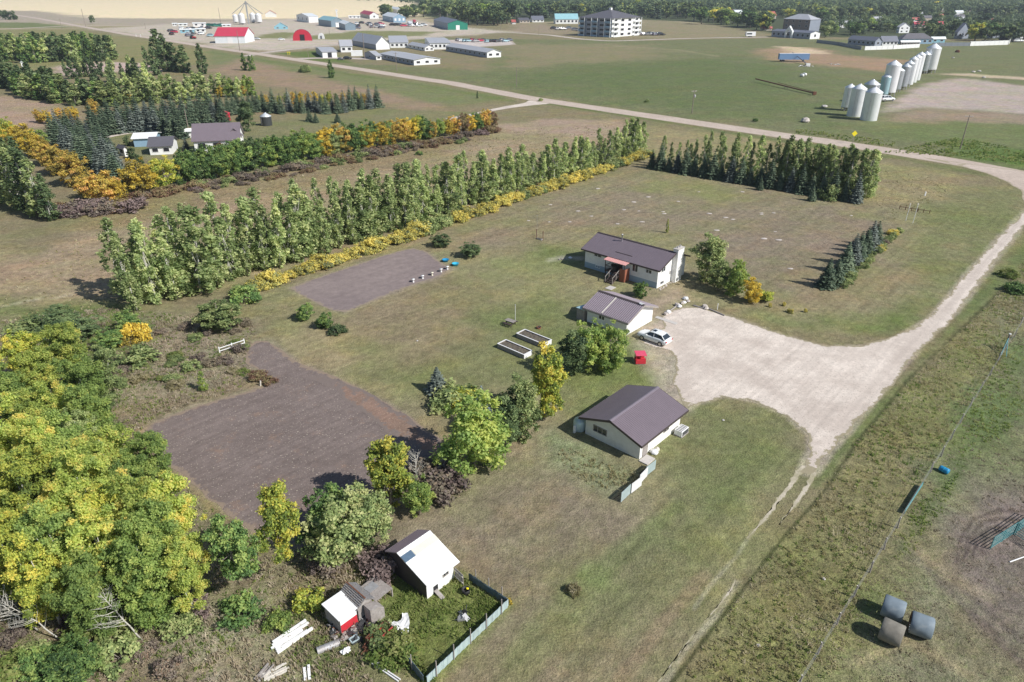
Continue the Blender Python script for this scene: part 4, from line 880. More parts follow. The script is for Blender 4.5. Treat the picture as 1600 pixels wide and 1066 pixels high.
for i, (x, y, mm) in enumerate(((62,192,'orange'),(76,194,'yellow'),(94,192,'orange'),(108,190,'orange'),(118,188,'yellow'),(144,176,'orange'),(150,178,'orange'),(180,166,'limegreen'),(200,160,'yellow'),(345,152,'yellow'),(380,150,'orange'))):
    plant('mid%d' % (i % 3), G(x, y), 5, '%s small tree at the back edge of the spruce belt, %s from the left' % (KW[mm], ordn(i+1)), 'tree', 'broadleaf_tree', 'bright small trees behind the spruces', m=mm)
for i, (x, y, h, w) in enumerate(((252,108,21,1.3),(262,112,19,1.1),(275,112,15,1.5),(290,114,14,1.5),(318,116,15,1.0),(245,118,14,1.2),(232,112,13,1),(382,110,9,1.1),(392,111,8,1.1),(397,110,8,.8),(518,122,8.5,1.1))):
    plant('farpop%d' % (i % 3), G(x, y), h, ['tallest dark tree near the road at upper left','tall dark tree just right of the tallest one','broad dark tree right of the two tall roadside ones','broad dark tree at the right of the roadside cluster','lone tall dark tree left of the red-roofed building','tree left of the tallest roadside tree, leaning','small tree at the left of the roadside cluster','tree pair by the field road, left tree','tree pair by the field road, right tree','thin sapling beside the field road tree pair','lone green tree beside the main road, below the white garage'][i], 'tree', 'broadleaf_tree', wide=w, m='green' if i > 6 else 'darkgreen')
plant('bush1', G(478,113), 4.5, 'small yellow-green tree in the meadow left of the lone roadside tree', 'tree', 'small_tree', m='olive', leaf='foliage')
plant('farpop1', G(746,154)*1, 3, 'small dark shrub by the farm access track', 'shrub', 'small_shrub', m='darkgreen')
plant('far0', G(145,38), 10, 'lone dark tree beyond the road fork', 'tree', 'broadleaf_tree', wide=.7, m='darkgreen')
for i, x in enumerate((2,8,15,24)): plant('far%d' % (i % 4), G(x, 31), 12, 'dark tree of the small grove at the upper left, %s from the picture edge' % ordn(i+1), 'tree', 'broadleaf_tree', 'small grove at the upper left', .9, m='darkgreen')

# -- evergreen and poplar belt at the corner of the back lawn
c0, c1 = G(1012, 262), G(1345, 318)
for i in range(22):
    t = (i+.5)/22; p = c0.lerp(c1, t); h = 5.6+1.4*math.sin(i*2.1)+random.uniform(-.7, .7)
    mm = 'bluespruce' if i % 6 == 3 else 'spruce'
    plant('spr%d' % (i % 4), p, h, '%s in the front file of the corner belt, %s from its left end' % ('bluish spruce' if mm == 'bluespruce' else 'dark spruce', ordn(i+1)), 'spruce', 'spruce_tree', 'front file of the corner belt', random.uniform(1.0, 1.25), m=mm)
for i in range(30):
    t = (i+.5)/30; p = c0.lerp(c1, t)+VA*random.uniform(2.4, 5.5)
    h = (7.5 if t < .25 else 10.2)+random.uniform(-1, 1)+(.6 if t > .6 else 0)
    plant('pop%d' % (i % 6), p, h, 'pointed poplar in the rear file of the corner belt, %s from its left end' % ordn(i+1), 'poplar', 'poplar_tree', 'rear file of the corner belt', random.uniform(.8, 1.2), m=random.choice(['poplar','poplar','olive']))
for i in range(12):
    t = .62+.38*(i+.5)/12; p = c0.lerp(c1, t)+VA*random.uniform(1, 7)
    plant('pop%d' % (i % 6), p, random.uniform(9.5, 12), 'leafy poplar in the thick end of the corner belt, %s from the left' % ordn(i+1), 'poplar', 'poplar_tree', 'thick end of the corner belt', random.uniform(1.1, 1.5), m='poplar' if i % 3 else 'olive')
for x, y, h, lab in ((1187,297,3.4,'small spruce standing out in front of the corner belt, left one'),(1268,314,3.6,'small spruce standing out in front of the corner belt, right one')): plant('spr2', G(x, y), h, lab, 'spruce', 'spruce_tree', wide=1.1, m='spruce')
plant('bush2', G(1298,312), 3.2, 'olive rounded shrub at the foot of the corner belt', 'shrub', 'round_shrub', leaf='foliage', m='olive')

# -- blue spruces on the right lawn
for i, (x, y, h) in enumerate([(1290,449,4.9),(1305,444,4.4),(1318,426,5.4),(1330,414,5.6),(1340,404,5.0),(1350,396,5.0),(1358,390,5.4),(1366,385,4.8)]):
    plant('spr%d' % (i % 4), G(x, y), h, 'blue-green spruce in the short row on the right lawn, %s from its near end' % ordn(i+1), 'spruce', 'spruce_tree', 'short spruce row on the right lawn', 1.3, m='bluespruce' if i in (3, 6) else 'spruce')
brush('low_shrub', (1312,450), (1405,362), 20, ['olive','hedgeyellow','olive','thicket'], (.7, 1.2), '%s shrub beside the short spruce row, %s from its near end', 'shrubs beside the spruce row', (.8, 1.3), .4)
KW['hedgeyellow'] = 'golden yellow'
# -- by the house
H1 = [('tall0',(1103,440),6.7,'olive',1.25,'tall dark green tree right of the white chimney','tree'),('mid1',(1122,453),4.4,'olive',1.1,'rounded green tree in front of the tall one beside the house','tree'),
      ('mid2',(1146,460),4.6,'limegreen',.9,'light green tree between the green one and the yellow bush','tree'),('mid0',(1171,473),3.6,'yellow',.95,'bright yellow bushy tree on the lawn right of the house','tree'),
      ('bush0',(1193,469),1.8,'yellowgreen',1.0,'small yellowish shrub right of the bright yellow tree','shrub'),
      ('mid2',(1001,464),2.5,'green',1.3,'round dark green bush at the front corner of the house','shrub'),
      ('mid0',(688,385),2.6,'darkgreen',1.6,'rounded dark bush at the back corner of the small garden','shrub'),('mid1',(736,402),2.8,'darkgreen',1.7,'rounded dark bush on the lawn right of the small garden','shrub'),
      ('mid0',(480,499),2.7,'green',1.2,'rounded green bush on the lawn, left of the pair below the small garden','shrub'),('mid2',(509,512),2.2,'green',1.4,'rounded green bush on the lawn, middle one below the small garden','shrub'),('bush3',(527,521),1.2,'darkgreen',1.2,'low green bush at the right of the pair below the small garden','shrub'),
      ('tall1',(893,586),5.0,'darkgreen',1.25,'dark grey-green tree between raised bed and lime tree','tree'),('mid1',(920,578),5.7,'limegreen',1.0,'lime-tipped tree hiding the near corner of the garage','tree'),('mid0',(950,575),5.6,'limegreen',1.0,'lime green tree nearest the garage door','tree'),
      ('tall1',(851,655),7.8,'yellowgreen',.82,'tall tree with orange top right of the raised beds','tree'),('tall0',(812,688),6.5,'olive',.95,'grey-green tree left of the orange-topped one','tree'),('tall1',(790,700),5.2,'darkgreen',1.05,'dark low tree left of the workshop','tree'),
      ('spr1',(753,654),4.2,'silverspruce',1.05,'small silvery blue spruce behind the round lime tree','spruce'),('spr2',(684,612),3.3,'bluespruce',1.5,'dark bushy spruce at the lawn edge, left of the juniper','spruce'),('bush1',(712,632),2.3,'olive',1.5,'wide olive juniper between two spruces','shrub'),('bush3',(733,636),2.2,'yellowgreen',1.1,'yellow-tinged juniper left of the silvery spruce','shrub'),
      ('mid2',(741,731),6.6,'limegreen',1.2,'big round lime-yellow tree beside the tilled garden','tree'),
      ('bush0',(695,752),2.2,'purple',1.15,'bare purplish shrub below the round lime tree','shrub'),('bush4',(668,752),2.4,'thicket',1.15,'brownish bare shrub left of the purplish one','shrub'),('bush2',(690,770),2.0,'thicket',1.3,'low brownish shrub at the lawn edge below the round lime tree','shrub'),
      ('tall1',(612,795),6.5,'yellowgreen',1.0,'golden-green tree at the garden corner above the white shed','tree'),('mid1',(655,805),3.6,'limegreen',.9,'small lime tree right of the golden-green one','tree'),('bare0',(650,790),5,'dry',.7,'pale dry sapling behind the small lime tree','tree'),
      ('mid0',(545,860),5.4,'olive',1.3,'wide olive tree at the bottom of the tilled garden','tree'),('mid2',(515,850),4.6,'green',1.1,'dark green tree at the left of the wide olive one','tree'),('mid1',(580,850),4.8,'olive',1.1,'olive tree at the right of the wide olive one','tree'),
      ('bush1',(600,893),2.0,'purple',1.2,'purplish shrub touching the brown back roof of the white shed','shrub'),('bush3',(512,882),1.7,'thicket',1.2,'brownish shrub right of the bright yellow-green tree','shrub'),('bush2',(620,1020),1.3,'weedgreen',1.6,'dark scrubby shrub beside the rusty junk','shrub'),('bush0',(600,1000),1.1,'olive',1.5,'low scrub between junk and fenced run','shrub'),
      ('mid1',(345,514),4.6,'olive',1.7,'big rounded olive bush at the foot of the poplars','shrub'),('bush2',(383,470),2.2,'green',1.3,'green bush between the poplars and the small garden','shrub'),
      ('mid0',(130,530),3.2,'darkgreen',2.3,'wide dark green bush behind the near wood','shrub'),('mid2',(95,520),3.6,'darkgreen',2.0,'dark green bush left of the wide one behind the near wood','shrub'),('mid1',(175,545),3.0,'green',1.5,'green bush right of the wide dark one','shrub'),('mid0',(200,520),3.4,'green',1.3,'green bush under the nearest poplars','shrub'),
      ('bush1',(213,532),2.4,'yellow',.8,'small bright yellow tree in the rough behind the wood','tree'),('mid2',(160,598),3.0,'green',1.1,'orange-flecked green bush between the wood and the clearing','shrub'),('bush0',(215,565),1.8,'olive',1.6,'olive shrub below the small bright yellow tree','shrub'),('bush3',(60,520),2.2,'olive',1.8,'olive bush at the back of the near wood','shrub'),
      ('pop2',(319,610),2.6,'limegreen',1.7,'lone green sapling in the weedy clearing above the tilled garden','sapling'),('bush4',(400,592),1.0,'redbrown',1.5,'rusty brown scrub at the neck of the tilled garden','shrub'),('bush2',(420,598),.8,'redbrown',1.5,'low rusty scrub at the edge of the tilled garden neck','shrub'),
      ('bush3',(1585,455),1.6,'green',1.3,'round green bush at the right picture edge above the fence','shrub'),('bush1',(1576,432),1.4,'weedgreen',1.3,'scrubby bush by the fence at the right picture edge','shrub'),
      ('pop1',(1042,364),2.8,'yellowgreen',.8,'thin yellow sapling behind the house','sapling'),('bush1',(895,925),.8,'weed',.9,'lone dry weed clump on the lower lawn','weed clump'),('mid1',(120,1062),3.2,'green',1.5,'bright green bush at the bottom left corner','shrub'),('mid0',(65,1052),2.4,'green',1.3,'low green bush left of the bright one at the bottom left corner','shrub'),
      ('bush1',(435,978),1.2,'limegreen',1.0,'small lime bush left of the white-roofed little shed','shrub'),('bush0',(485,945),1.5,'yellowgreen',1.0,'yellow-green sprout bush below the bright yellow-green tree','shrub'),('bush2',(380,960),1.6,'green',1.2,'green shrub at the foot of the dark young tree','shrub'),
      ('bush3',(1180,190),1.2,'green',1,'scrub at the foot of the left utility pole','shrub')]
def px_near(y): return True
for key, (x, y), h, mm, wd, lab, cat in H1:
    g = G(x, y); 
    if cat == 'tree' and y > 500: pass
    h = h*1.2 if cat == 'tree' else h
    plant(key, g, h, lab, cat, {'tree': 'broadleaf_tree', 'shrub': 'round_shrub', 'spruce': 'spruce_tree', 'sapling': 'sapling', 'weed clump': 'weed_clump'}[cat], wide=wd*(1.02 if cat == 'tree' else 1.1), m=None if key.startswith('bare') else mm, leaf='crown' if cat != 'shrub' else 'foliage')
for i, (x, y) in enumerate(((1203,480),(1225,478),(1237,490),(1232,488),(1258,488))):
    plant('bush%d' % i, G(x, y), .7, 'tiny yellow shrub on the lawn right of the bright yellow tree, %s from the left' % ordn(i+1), 'shrub', 'tiny_shrub', 'tiny shrubs on the lawn', .5, leaf='foliage', m='hedgeyellow')
for i, (x, y, mm) in enumerate(((1010,160,'olive'),(655,242,'green'),(705,218,'green'),(845,158,'olive'))):
    plant('bush%d' % i, G(x, y), 1.3, ['low olive bush on the verge of the main road','round green bush in the dry field between the belts','round green bush below the brush of the hedgerow','scrub at the mouth of the farm access track'][i], 'shrub', 'low_shrub', leaf='foliage', m=mm)

# ---------------------------------------------------------------- buildings
def fbox(mb, face, pos, u0, u1, z0, z1, d0, d1, mi=0):
    if face == 'x-': return mb.box(pos-d1, pos-d0, u0, u1, z0, z1, mi)
    if face == 'x+': return mb.box(pos+d0, pos+d1, u0, u1, z0, z1, mi)
    if face == 'y-': return mb.box(u0, u1, pos-d1, pos-d0, z0, z1, mi)
    return mb.box(u0, u1, pos+d0, pos+d1, z0, z1, mi)
def window(root, face, pos, u, z, w, h, fm='trim_white', pm='glass', name='window', t=.07, mull=1):
    f = MB(); a, b, c, d = u-w/2, u+w/2, z-h/2, z+h/2
    fbox(f, face, pos, a, b, c, c+t, .002, .06); fbox(f, face, pos, a, b, d-t, d, .002, .06)
    fbox(f, face, pos, a, a+t, c+t, d-t, .002, .06); fbox(f, face, pos, b-t, b, c+t, d-t, .002, .06)
    for k in range(mull):
        q = a+(b-a)*(k+1)/(mull+1); fbox(f, face, pos, q-t/2, q+t/2, c+t, d-t, .004, .055)
    o = f.build(name, M[fm], root); p = MB(); fbox(p, face, pos, a+t*.9, b-t*.9, c+t*.9, d-t*.9, .003, .03); p.build('pane', M[pm], o)
    return o
def door(root, face, pos, u, z0, w, h, m='trim_white', ribs=0, name='door', handle=True):
    d = MB(); fbox(d, face, pos, u-w/2, u+w/2, z0, z0+h, .003, .05)
    for k in range(ribs):
        z = z0+h*(k+.5)/ribs; fbox(d, face, pos, u-w/2+.06, u+w/2-.06, z-h/ribs*.38, z+h/ribs*.38, .05, .065)
    o = d.build(name, M[m], root)
    if handle and w < 3:
        e = MB(); fbox(e, face, pos, u+w*.36, u+w*.42, z0+h*.45, z0+h*.5, .05, .1); e.build('handle', M['steel'], o)
    return o
def gable_walls(L, Wd, h, rh):
    mb = MB(); mb.prism([(-Wd/2, 0), (Wd/2, 0), (Wd/2, h), (0, h+rh), (-Wd/2, h)], -L/2, L/2); return mb
def gable_roof(L, Wd, h, rh, ov=.4, oe=None, th=.12, ribs=0, ridgex=0.0, rw=.11, rhh=.045, seg=True):
    oe = ov if oe is None else oe; mb = MB()
    for s in (-1, 1):
        half = Wd/2*1.0-ridgex*s if s > 0 else Wd/2+ridgex
        run = half; sl = rh/run; xe = s*(Wd/2+ov); ze = h-sl*ov+.02; zr = h+rh+.02; xr = ridgex
        v = [(xr, -L/2-oe, zr), (xe, -L/2-oe, ze), (xe, L/2+oe, ze), (xr, L/2+oe, zr)]
        mb.hexa([*v, *[(a, b, c+th) for a, b, c in v]] if s > 0 else [v[1], v[0], v[3], v[2], *[(q[0], q[1], q[2]+th) for q in (v[1], v[0], v[3], v[2])]])
        if ribs:
            n = int((L+2*oe)/ribs)
            for i in range(n+1):
                y = -L/2-oe+.02+(L+2*oe-.04-rw)*i/n; a = (xr+s*.05, y, zr+th-.002-sl*.05); b = (xe-s*.01, y, ze+th-.002)
                mb.hexa([a, (b[0], y, b[2]), (b[0], y+rw, b[2]), (a[0], y+rw, a[2]), (a[0], y, a[2]+rhh), (b[0], y, b[2]+rhh), (b[0], y+rw, b[2]+rhh), (a[0], y+rw, a[2]+rhh)])
    return mb
def ridge_cap(L, h, rh, oe, th=.12, w=.22, x=0.0):
    z = h+rh+.02+th+.05; return MB().prism([(x-w, z-.05), (x, z+.02), (x+w, z-.05), (x+w, z-.075), (x, z-.01), (x-w, z-.075)], -L/2-oe-.02, L/2+oe+.02)
def fascia(L, Wd, h, rh, ov, oe, th=.12, d=.16):
    mb = MB(); sl = rh/(Wd/2)
    for s in (-1, 1):
        xe = s*(Wd/2+ov); ze = h-sl*ov+.02
        mb.box(min(xe+s*.003, xe+s*.03), max(xe+s*.003, xe+s*.03), -L/2-oe-.03, L/2+oe+.03, ze-d+.04, ze+th+.01)
        for y in (-L/2-oe, L/2+oe):
            y0, y1 = (y-.03, y-.003) if y < 0 else (y+.003, y+.03)
            q = [(0, h+rh+.02), (xe, ze)]; a, b = q
            mb.hexa([(a[0], y0, a[1]-d+.04), (b[0], y0, b[1]-d+.04), (b[0], y1, b[1]-d+.04), (a[0], y1, a[1]-d+.04), (a[0], y0, a[1]+th+.01), (b[0], y0, b[1]+th+.01), (b[0], y1, b[1]+th+.01), (a[0], y1, a[1]+th+.01)])
    return mb

# the bungalow: local +Y runs along -B, local +X along +A
def c_ab(a, b, z=0.0): return AB(a, b, z)
AZN = AZ(-47.5)-math.pi/2; AZA = AZ(42.5)-math.pi/2
house = thing('bungalow', 'white raised bungalow with brown metal roof and red-canopied porch', 'house', c_ab(93.4, -58.3), AZN)
HL, HW, HH, HR = 14.0, 8.2, 3.25, 1.55
gable_walls(HL, HW, HH, HR).build('wall', M['white_wall'], house)
fd = MB(); fbox(fd, 'x-', -4.1, -7.0, 7.0, 0, .95, .002, .03); fd.build('foundation', M['blue_grey_wall'], house)
rf = gable_roof(HL, HW, HH, HR, .5, .55, ribs=.46, rw=.06, rhh=.022).build('roof', M['brown_roof'], house)
ridge_cap(HL, HH, HR, .55).build('ridge_cap', M['trim_dark'], rf); fascia(HL, HW, HH, HR, .5, .55).build('fascia', M['trim_dark'], rf)
MB().lathe([(.09, 0), (.09, 1.25), (.15, 1.27), (.15, 1.42), (.05, 1.5)], 12, c=(-.6, 2.3, 4.45)).build('vent_pipe', M['steel'], rf, True)
sn = MB(); sn.box(-3.3, -3.22, -1.6, 1.6, 3.62, 3.78); sn.build('snow_guard', M['trim_dark'], rf)
ds = MB(); ds.tube([(3.0, -6.6, 3.9), (3.0, -6.6, 4.75)], .03); ds.lathe([(.02, 0), (.3, .06), (.38, .16)], 14, c=(2.9, -6.6, 4.8)); ds.build('satellite_dish', M['trim_white'], rf, True)
for u, z, w, h, mu in ((4.45,2.75,1.5,.75,1),(4.3,.72,.95,.5,1),(-2.85,2.3,1.05,1.2,1),(-5.35,2.4,1.1,.65,1)): window(house, 'x-', -4.1, u, z, w, h, mull=mu)
for u, z, w, h in ((-2.6,2.75,1.1,.8),(-2.7,.6,1.05,.6)): window(house, 'y-', -7.0, u, z, w, h)
ch = MB(); ch.box(-.05, 1.75, -7.85, -7.003, 0, 5.4); ch.build('chimney', M['white_wall'], house)
cc = MB(); cc.box(-.13, 1.83, -7.93, -6.93, 5.402, 5.52); cc.lathe([(.14, 0), (.14, .35)], 10, c=(.5, -7.4, 5.52)); cc.lathe([(.14, 0), (.14, .35)], 10, c=(1.2, -7.4, 5.52)); cc.build('chimney_cap', M['concrete'], house)
# porch: deck, rails, canopy, steps
po = MB(); po.box(-5.6, -4.15, -1.9, 1.9, 1.05, 1.17)
for y in (-1.8, 0, 1.8): po.box(-5.55, -5.43, y-.06, y+.06, 0, 1.05)
pd = po.build('porch_deck', M['dark_wood'], house)
pr = MB()
for y in (-1.85, 1.85): pr.box(-5.6, -5.5, y-.05, y+.05, 1.172, 3.0); pr.box(-5.5, -4.2, y-.03, y+.03, 2.0, 2.07)
for y in np.arange(.15, 1.8, .16): pr.box(-5.57, -5.53, float(y), float(y)+.04, 1.172, 2.0)
pr.box(-5.59, -5.51, .1, 1.8, 2.0, 2.07); pr.build('porch_rail', M['dark_wood'], pd)
sc = MB(); sc.box(-5.62, -5.56, -1.9, -.95, .05, 2.15); sc.box(-5.56, -4.3, -1.97, -1.91, .05, 2.15); sc.build('privacy_screen', M['red_wood'], pd)
cn = MB(); cn.hexa([(-5.85,-2.05,2.98),(-4.12,-2.05,3.12),(-4.12,2.05,3.12),(-5.85,2.05,2.98),(-5.85,-2.05,3.03),(-4.12,-2.05,3.17),(-4.12,2.05,3.17),(-5.85,2.05,3.03)])
for y in np.arange(-2.0, 2.05, .33): cn.hexa([(-5.84,y,3.028),(-4.13,y,3.168),(-4.13,y+.1,3.168),(-5.84,y+.1,3.028),(-5.84,y,3.06),(-4.13,y,3.20),(-4.13,y+.1,3.20),(-5.84,y+.1,3.06)])
cn.build('porch_canopy', M['pink_sheet'], house)
st = MB()
for i in range(6): st.box(-5.9-.3*i, -5.63-.3*i, -.9, .35, .98-.17*i, 1.04-.17*i)
st.bar((-5.6,-.92,1.05), (-7.55,-.92,.05), .07, .22); st.bar((-5.6,.38,1.05), (-7.55,.38,.05), .07, .22); stp = st.build('steps', M['dark_wood'], house)
hr = MB()
for y in (-.95, .42): hr.bar((-5.6,y,1.95), (-7.5,y,1.0), .06, .09); hr.box(-7.5,-7.42,y-.04,y+.04,.02,1.0); hr.box(-6.5,-6.43,y-.04,y+.04,.5,1.45)
hr.build('handrail', M['grey_wood'], stp)
door(house, 'x-', -4.1, 0, 1.18, .95, 2.0, 'trim_dark'); 
pb = MB().box(-.7, .7, -.55, .55, 0, .07).build('paving_slab', M['concrete'], loc=c_ab(84.6, -56.7)); pb.rotation_euler[2] = AZN; tag(pb, 'pale concrete slab at the foot of the porch steps', 'slab')
bq = thing('barbecue', 'dark covered barbecue standing on the porch under the red canopy', 'barbecue', c_ab(88.6, -58.9, 1.17), AZN)
MB().box(-.3,.3,-.55,.55,.75,1.1).build('hood', M['black'], bq, bevel=.08); MB().box(-.25,.25,-.4,.4,0,.74).build('cart', M['dark_grey'], bq)
# vent grille + meter
MB().box(-.6,-.3,-7.1,-7.003,1.4,1.9).build('meter_box', M['dull_steel'], house)

# the garage
gar = thing('garage', 'white garage with ribbed brown roof beside the parked white car', 'garage', c_ab(75.6, -48.8), AZN)
gable_walls(6.6, 6.4, 2.2, 1.2).build('wall', M['white_wall'], gar)
rf = gable_roof(6.6, 6.4, 2.2, 1.2, .55, .5).build('roof', M['brown_roof'], gar)
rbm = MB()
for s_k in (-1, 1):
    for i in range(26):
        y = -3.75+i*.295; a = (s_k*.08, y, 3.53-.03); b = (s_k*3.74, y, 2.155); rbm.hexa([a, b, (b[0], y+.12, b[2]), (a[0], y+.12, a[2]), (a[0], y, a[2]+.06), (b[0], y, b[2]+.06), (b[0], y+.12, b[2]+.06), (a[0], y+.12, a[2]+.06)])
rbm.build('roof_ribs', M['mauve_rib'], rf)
ridge_cap(6.6, 2.2, 1.2, .5, w=.26).build('ridge_cap', M['trim_dark'], rf); fascia(6.6, 6.4, 2.2, 1.2, .55, .5).build('fascia', M['grey_wood'], rf)
sk = MB(); sk.hexa([(-.3,.55,3.46),(-3.6,.55,2.23),(-3.6,.7,2.23),(-.3,.7,3.46),(-.3,.55,3.53),(-3.6,.55,2.30),(-3.6,.7,2.30),(-.3,.7,3.53)]); sk.build('pale_roof_strip', M['pale_wood'], rf)
lp = MB(); lp.box(-.25,.15,-3.5,-3.1,3.6,3.72); lp.box(-.1,.0,-3.75,-3.0,3.72,3.78); lp.build('roof_lamp', M['trim_white'], rf)
door(gar, 'y-', -3.3, -1.75, .03, 2.4, 1.95, 'trim_white', 4, 'garage_door'); door(gar, 'y-', -3.3, 1.55, .03, 2.4, 1.95, 'trim_white', 4, 'garage_door')
window(gar, 'x-', -3.2, .8, 1.4, 1.0, .7)
lt = thing('lean_to', 'blue-grey tarped lean-to at the back end of the garage', 'lean-to', c_ab(73.4, -53.1), AZN)
MB().prism([(-1.3,0),(1.3,0),(1.3,1.4),(-1.3,1.7)], -.7, .6).build('wall', M['grey_wood'], lt)
MB().hexa([(-1.4,-.78,1.72),(1.4,-.78,1.42),(1.4,.7,1.42),(-1.4,.7,1.72),(-1.4,-.78,1.78),(1.4,-.78,1.48),(1.4,.7,1.48),(-1.4,.7,1.78)]).build('roof', M['bin_blue'], lt)

# the workshop (ridge along A)
ws = thing('workshop', 'cream workshop with wide dark brown gable roof in the middle of the lawn', 'workshop', c_ab(54.05, -32.2), AZA)
gable_walls(7.7, 6.7, 2.15, 1.1).build('wall', M['cream_wall'], ws)
rf = gable_roof(7.7, 6.7, 2.15, 1.1, .5, .6, ribs=.26, rw=.05, rhh=.02).build('roof', M['brown_roof'], ws)
ridge_cap(7.7, 2.15, 1.1, .6).build('ridge_cap', M['sunlit_roof'], rf)
fascia(7.7, 6.7, 2.15, 1.1, .5, .6).build('fascia', M['trim_dark'], rf)
MB().box(-3.9,-3.883,-4.5,4.5,2.02,2.12).build('gutter', M['trim_white'], rf)
window(ws, 'y-', -3.85, -1.5, 1.25, 1.7, .75, 'grey_wood', mull=2)
door(ws, 'x+', 3.35, -2.9, .02, .9, 1.95, 'grey_wood'); window(ws, 'x+', 3.35, 1.0, 1.3, 1.0, .7, 'grey_wood')
tk = thing('water_tank', 'round pale tank in the shadow beside the workshop', 'tank', c_ab(50.4, -36.5), AZA)
MB().lathe([(.01,0),(.62,0),(.65,.1),(.65,1.05),(.5,1.3),(.16,1.38),(.16,1.48),(.01,1.5)], 20).build('body', M['tin_blue'], tk, True)
MB().box(-.1,.1,-.95,-.7,0,.85).build('stand_post', M['trim_white'], tk)
ac = thing('air_unit', 'white boxy unit with dark slats behind the far corner of the workshop', 'air unit', c_ab(57.0, -28.1), AZA)
MB().box(-.45,.45,-.7,.7,.1,.7).build('casing', M['trim_white'], ac, bevel=.03); gq = MB()
for i in range(5): gq.box(.452,.475,-.6,.6,.16+i*.1,.22+i*.1); gq.box(-.35,.35,-.6+i*.26,-.5+i*.26,.702,.72)
gq.build('slats', M['dark_grey'], ac); MB().box(-.5,.5,-.75,.75,0,.098).build('pallet', M['grey_wood'], ac)
s_ = thing('concrete_step', 'pale step slab at the near corner of the workshop', 'slab', c_ab(50.7,-28.2), AZA)
MB().box(-.5,.5,-.8,.6,0,.12).build('slab', M['concrete'], s_)
b_ = thing('white_bag', 'white sack lying against the sunny wall of the workshop', 'sack', c_ab(52.1,-28.3), AZA)
MB().rock((0,0,.12),.45,sz=.8,n=12).build('sack', M['trim_white'], b_, True)
MB().rock((0,0,.12),.3,sz=.9,n=10).build('knotted_top', M['pale_wood'], b_, True).location=(0,.5,.1)

# leaning picket panels
for i, (a, b, t) in enumerate(((44.35,-26.5,.05),(46.05,-26.45,-.04),(47.65,-26.72,.1),(49.1,-26.85,-.03))):
    r = thing('freestanding_fence', 'white slatted fence panel of the freestanding row, %s from its near end' % ordn(i+1), 'fence panel', c_ab(a, b), AZA+t, 'freestanding fence panels')
    f = MB()
    for k in range(12): f.box(-.02,.02,-.8+k*.135,-.69+k*.135,.06,1.15)
    f.build('slats', M['tin_blue'] if i in (0,3) else M['trim_white'], r)
    f = MB(); f.box(-.05,-.021,-.82,.82,.2,.29); f.box(-.05,-.021,-.82,.82,.92,1.01); f.build('rails', M['grey_wood'], r)
    f = MB(); f.bar((-.05,-.7,1.0),(-.75,-.7,.02),.06); f.bar((-.05,.7,1.0),(-.75,.7,.02),.06); f.build('brace', M['dark_wood'], r)

# white shed (ridge along A), long front slope, short brown back slope
ss = thing('poultry_shed', 'white shed with white front roof slope and short brown back slope', 'shed', c_ab(25.6, -33.0), AZA)
MB().prism([(-2.1,0),(2.0,0),(2.0,2.0),(-.9,2.95),(-2.1,2.3)], -1.4, 1.4).build('wall', M['white_wall'], ss)
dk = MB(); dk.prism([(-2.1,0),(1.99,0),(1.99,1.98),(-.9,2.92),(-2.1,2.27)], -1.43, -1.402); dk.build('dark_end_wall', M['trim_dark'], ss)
r1 = MB(); r1.hexa([(-.9,-1.75,3.0),(2.5,-1.75,1.9),(2.5,1.65,1.9),(-.9,1.65,3.0),(-.9,-1.75,3.07),(2.5,-1.75,1.97),(2.5,1.65,1.97),(-.9,1.65,3.07)])
for i in range(12):
    y = -1.7+i*.29; r1.hexa([(-.88,y,3.06),(2.49,y,1.97),(2.49,y+.06,1.97),(-.88,y+.06,3.06),(-.88,y,3.09),(2.49,y,2.0),(2.49,y+.06,2.0),(-.88,y+.06,3.09)])
rf = r1.build('front_roof', M['white_roof'], ss)
r2 = MB(); r2.hexa([(-2.5,-1.75,2.1),(-.902,-1.75,3.0),(-.902,1.65,3.0),(-2.5,1.65,2.1),(-2.5,-1.75,2.17),(-.902,-1.75,3.07),(-.902,1.65,3.07),(-2.5,1.65,2.17)])
for i in range(6):
    x = -2.45+i*.27; z = 2.17+(x+2.5)*.563; r2.box(x,x+.06,-1.74,1.64,z+.005,z+.05)
r2.build('back_roof', M['brown_roof'], ss)
def rp(x0,x1,y0,y1,e,mm,nm):
    z = lambda x: 3.10-(x+.9)*.3235+e
    MB().hexa([(x0,y0,z(x0)-.03),(x1,y0,z(x1)-.03),(x1,y1,z(x1)-.03),(x0,y1,z(x0)-.03),(x0,y0,z(x0)),(x1,y0,z(x1)),(x1,y1,z(x1)),(x0,y1,z(x0))]).build(nm, M[mm], rf)
rp(-.45,.15,-1.76,-.75,.02,'solar_blue','blue_roof_patch'); rp(-.45,.15,-.7,1.66,.015,'cream_sheet','cream_roof_sheet')
window(ss, 'x+', 2.0, .55, 1.2, .6, .42, 'grey_wood'); MB().box(2.003,2.04,-.75,-.3,.02,.75).build('hatch', M['deep_dark'], ss)
MB().hexa([(2.05,-.75,.3),(2.9,-.75,.0),(2.9,-.4,.0),(2.05,-.4,.3),(2.05,-.75,.36),(2.9,-.75,.06),(2.9,-.4,.06),(2.05,-.4,.36)]).build('ramp', M['grey_wood'], ss)
pg = thing('plank_gate', 'weathered plank gate between the white shed and the tin fence', 'gate', c_ab(27.15, -30.9), AZA)
f = MB()
for i in range(5): f.box(-.02+.06, .06+.02, -.05+i*.22, .13+i*.22, .08, 1.15)
f.build('boards', M['grey_wood'], pg); f = MB(); f.box(.09,.13,-.1,1.05,.3,.38); f.box(.09,.13,-.1,1.05,.9,.98); f.build('rails', M['pale_wood'], pg)
pg.rotation_euler[2] = AZA-math.pi/2-.1

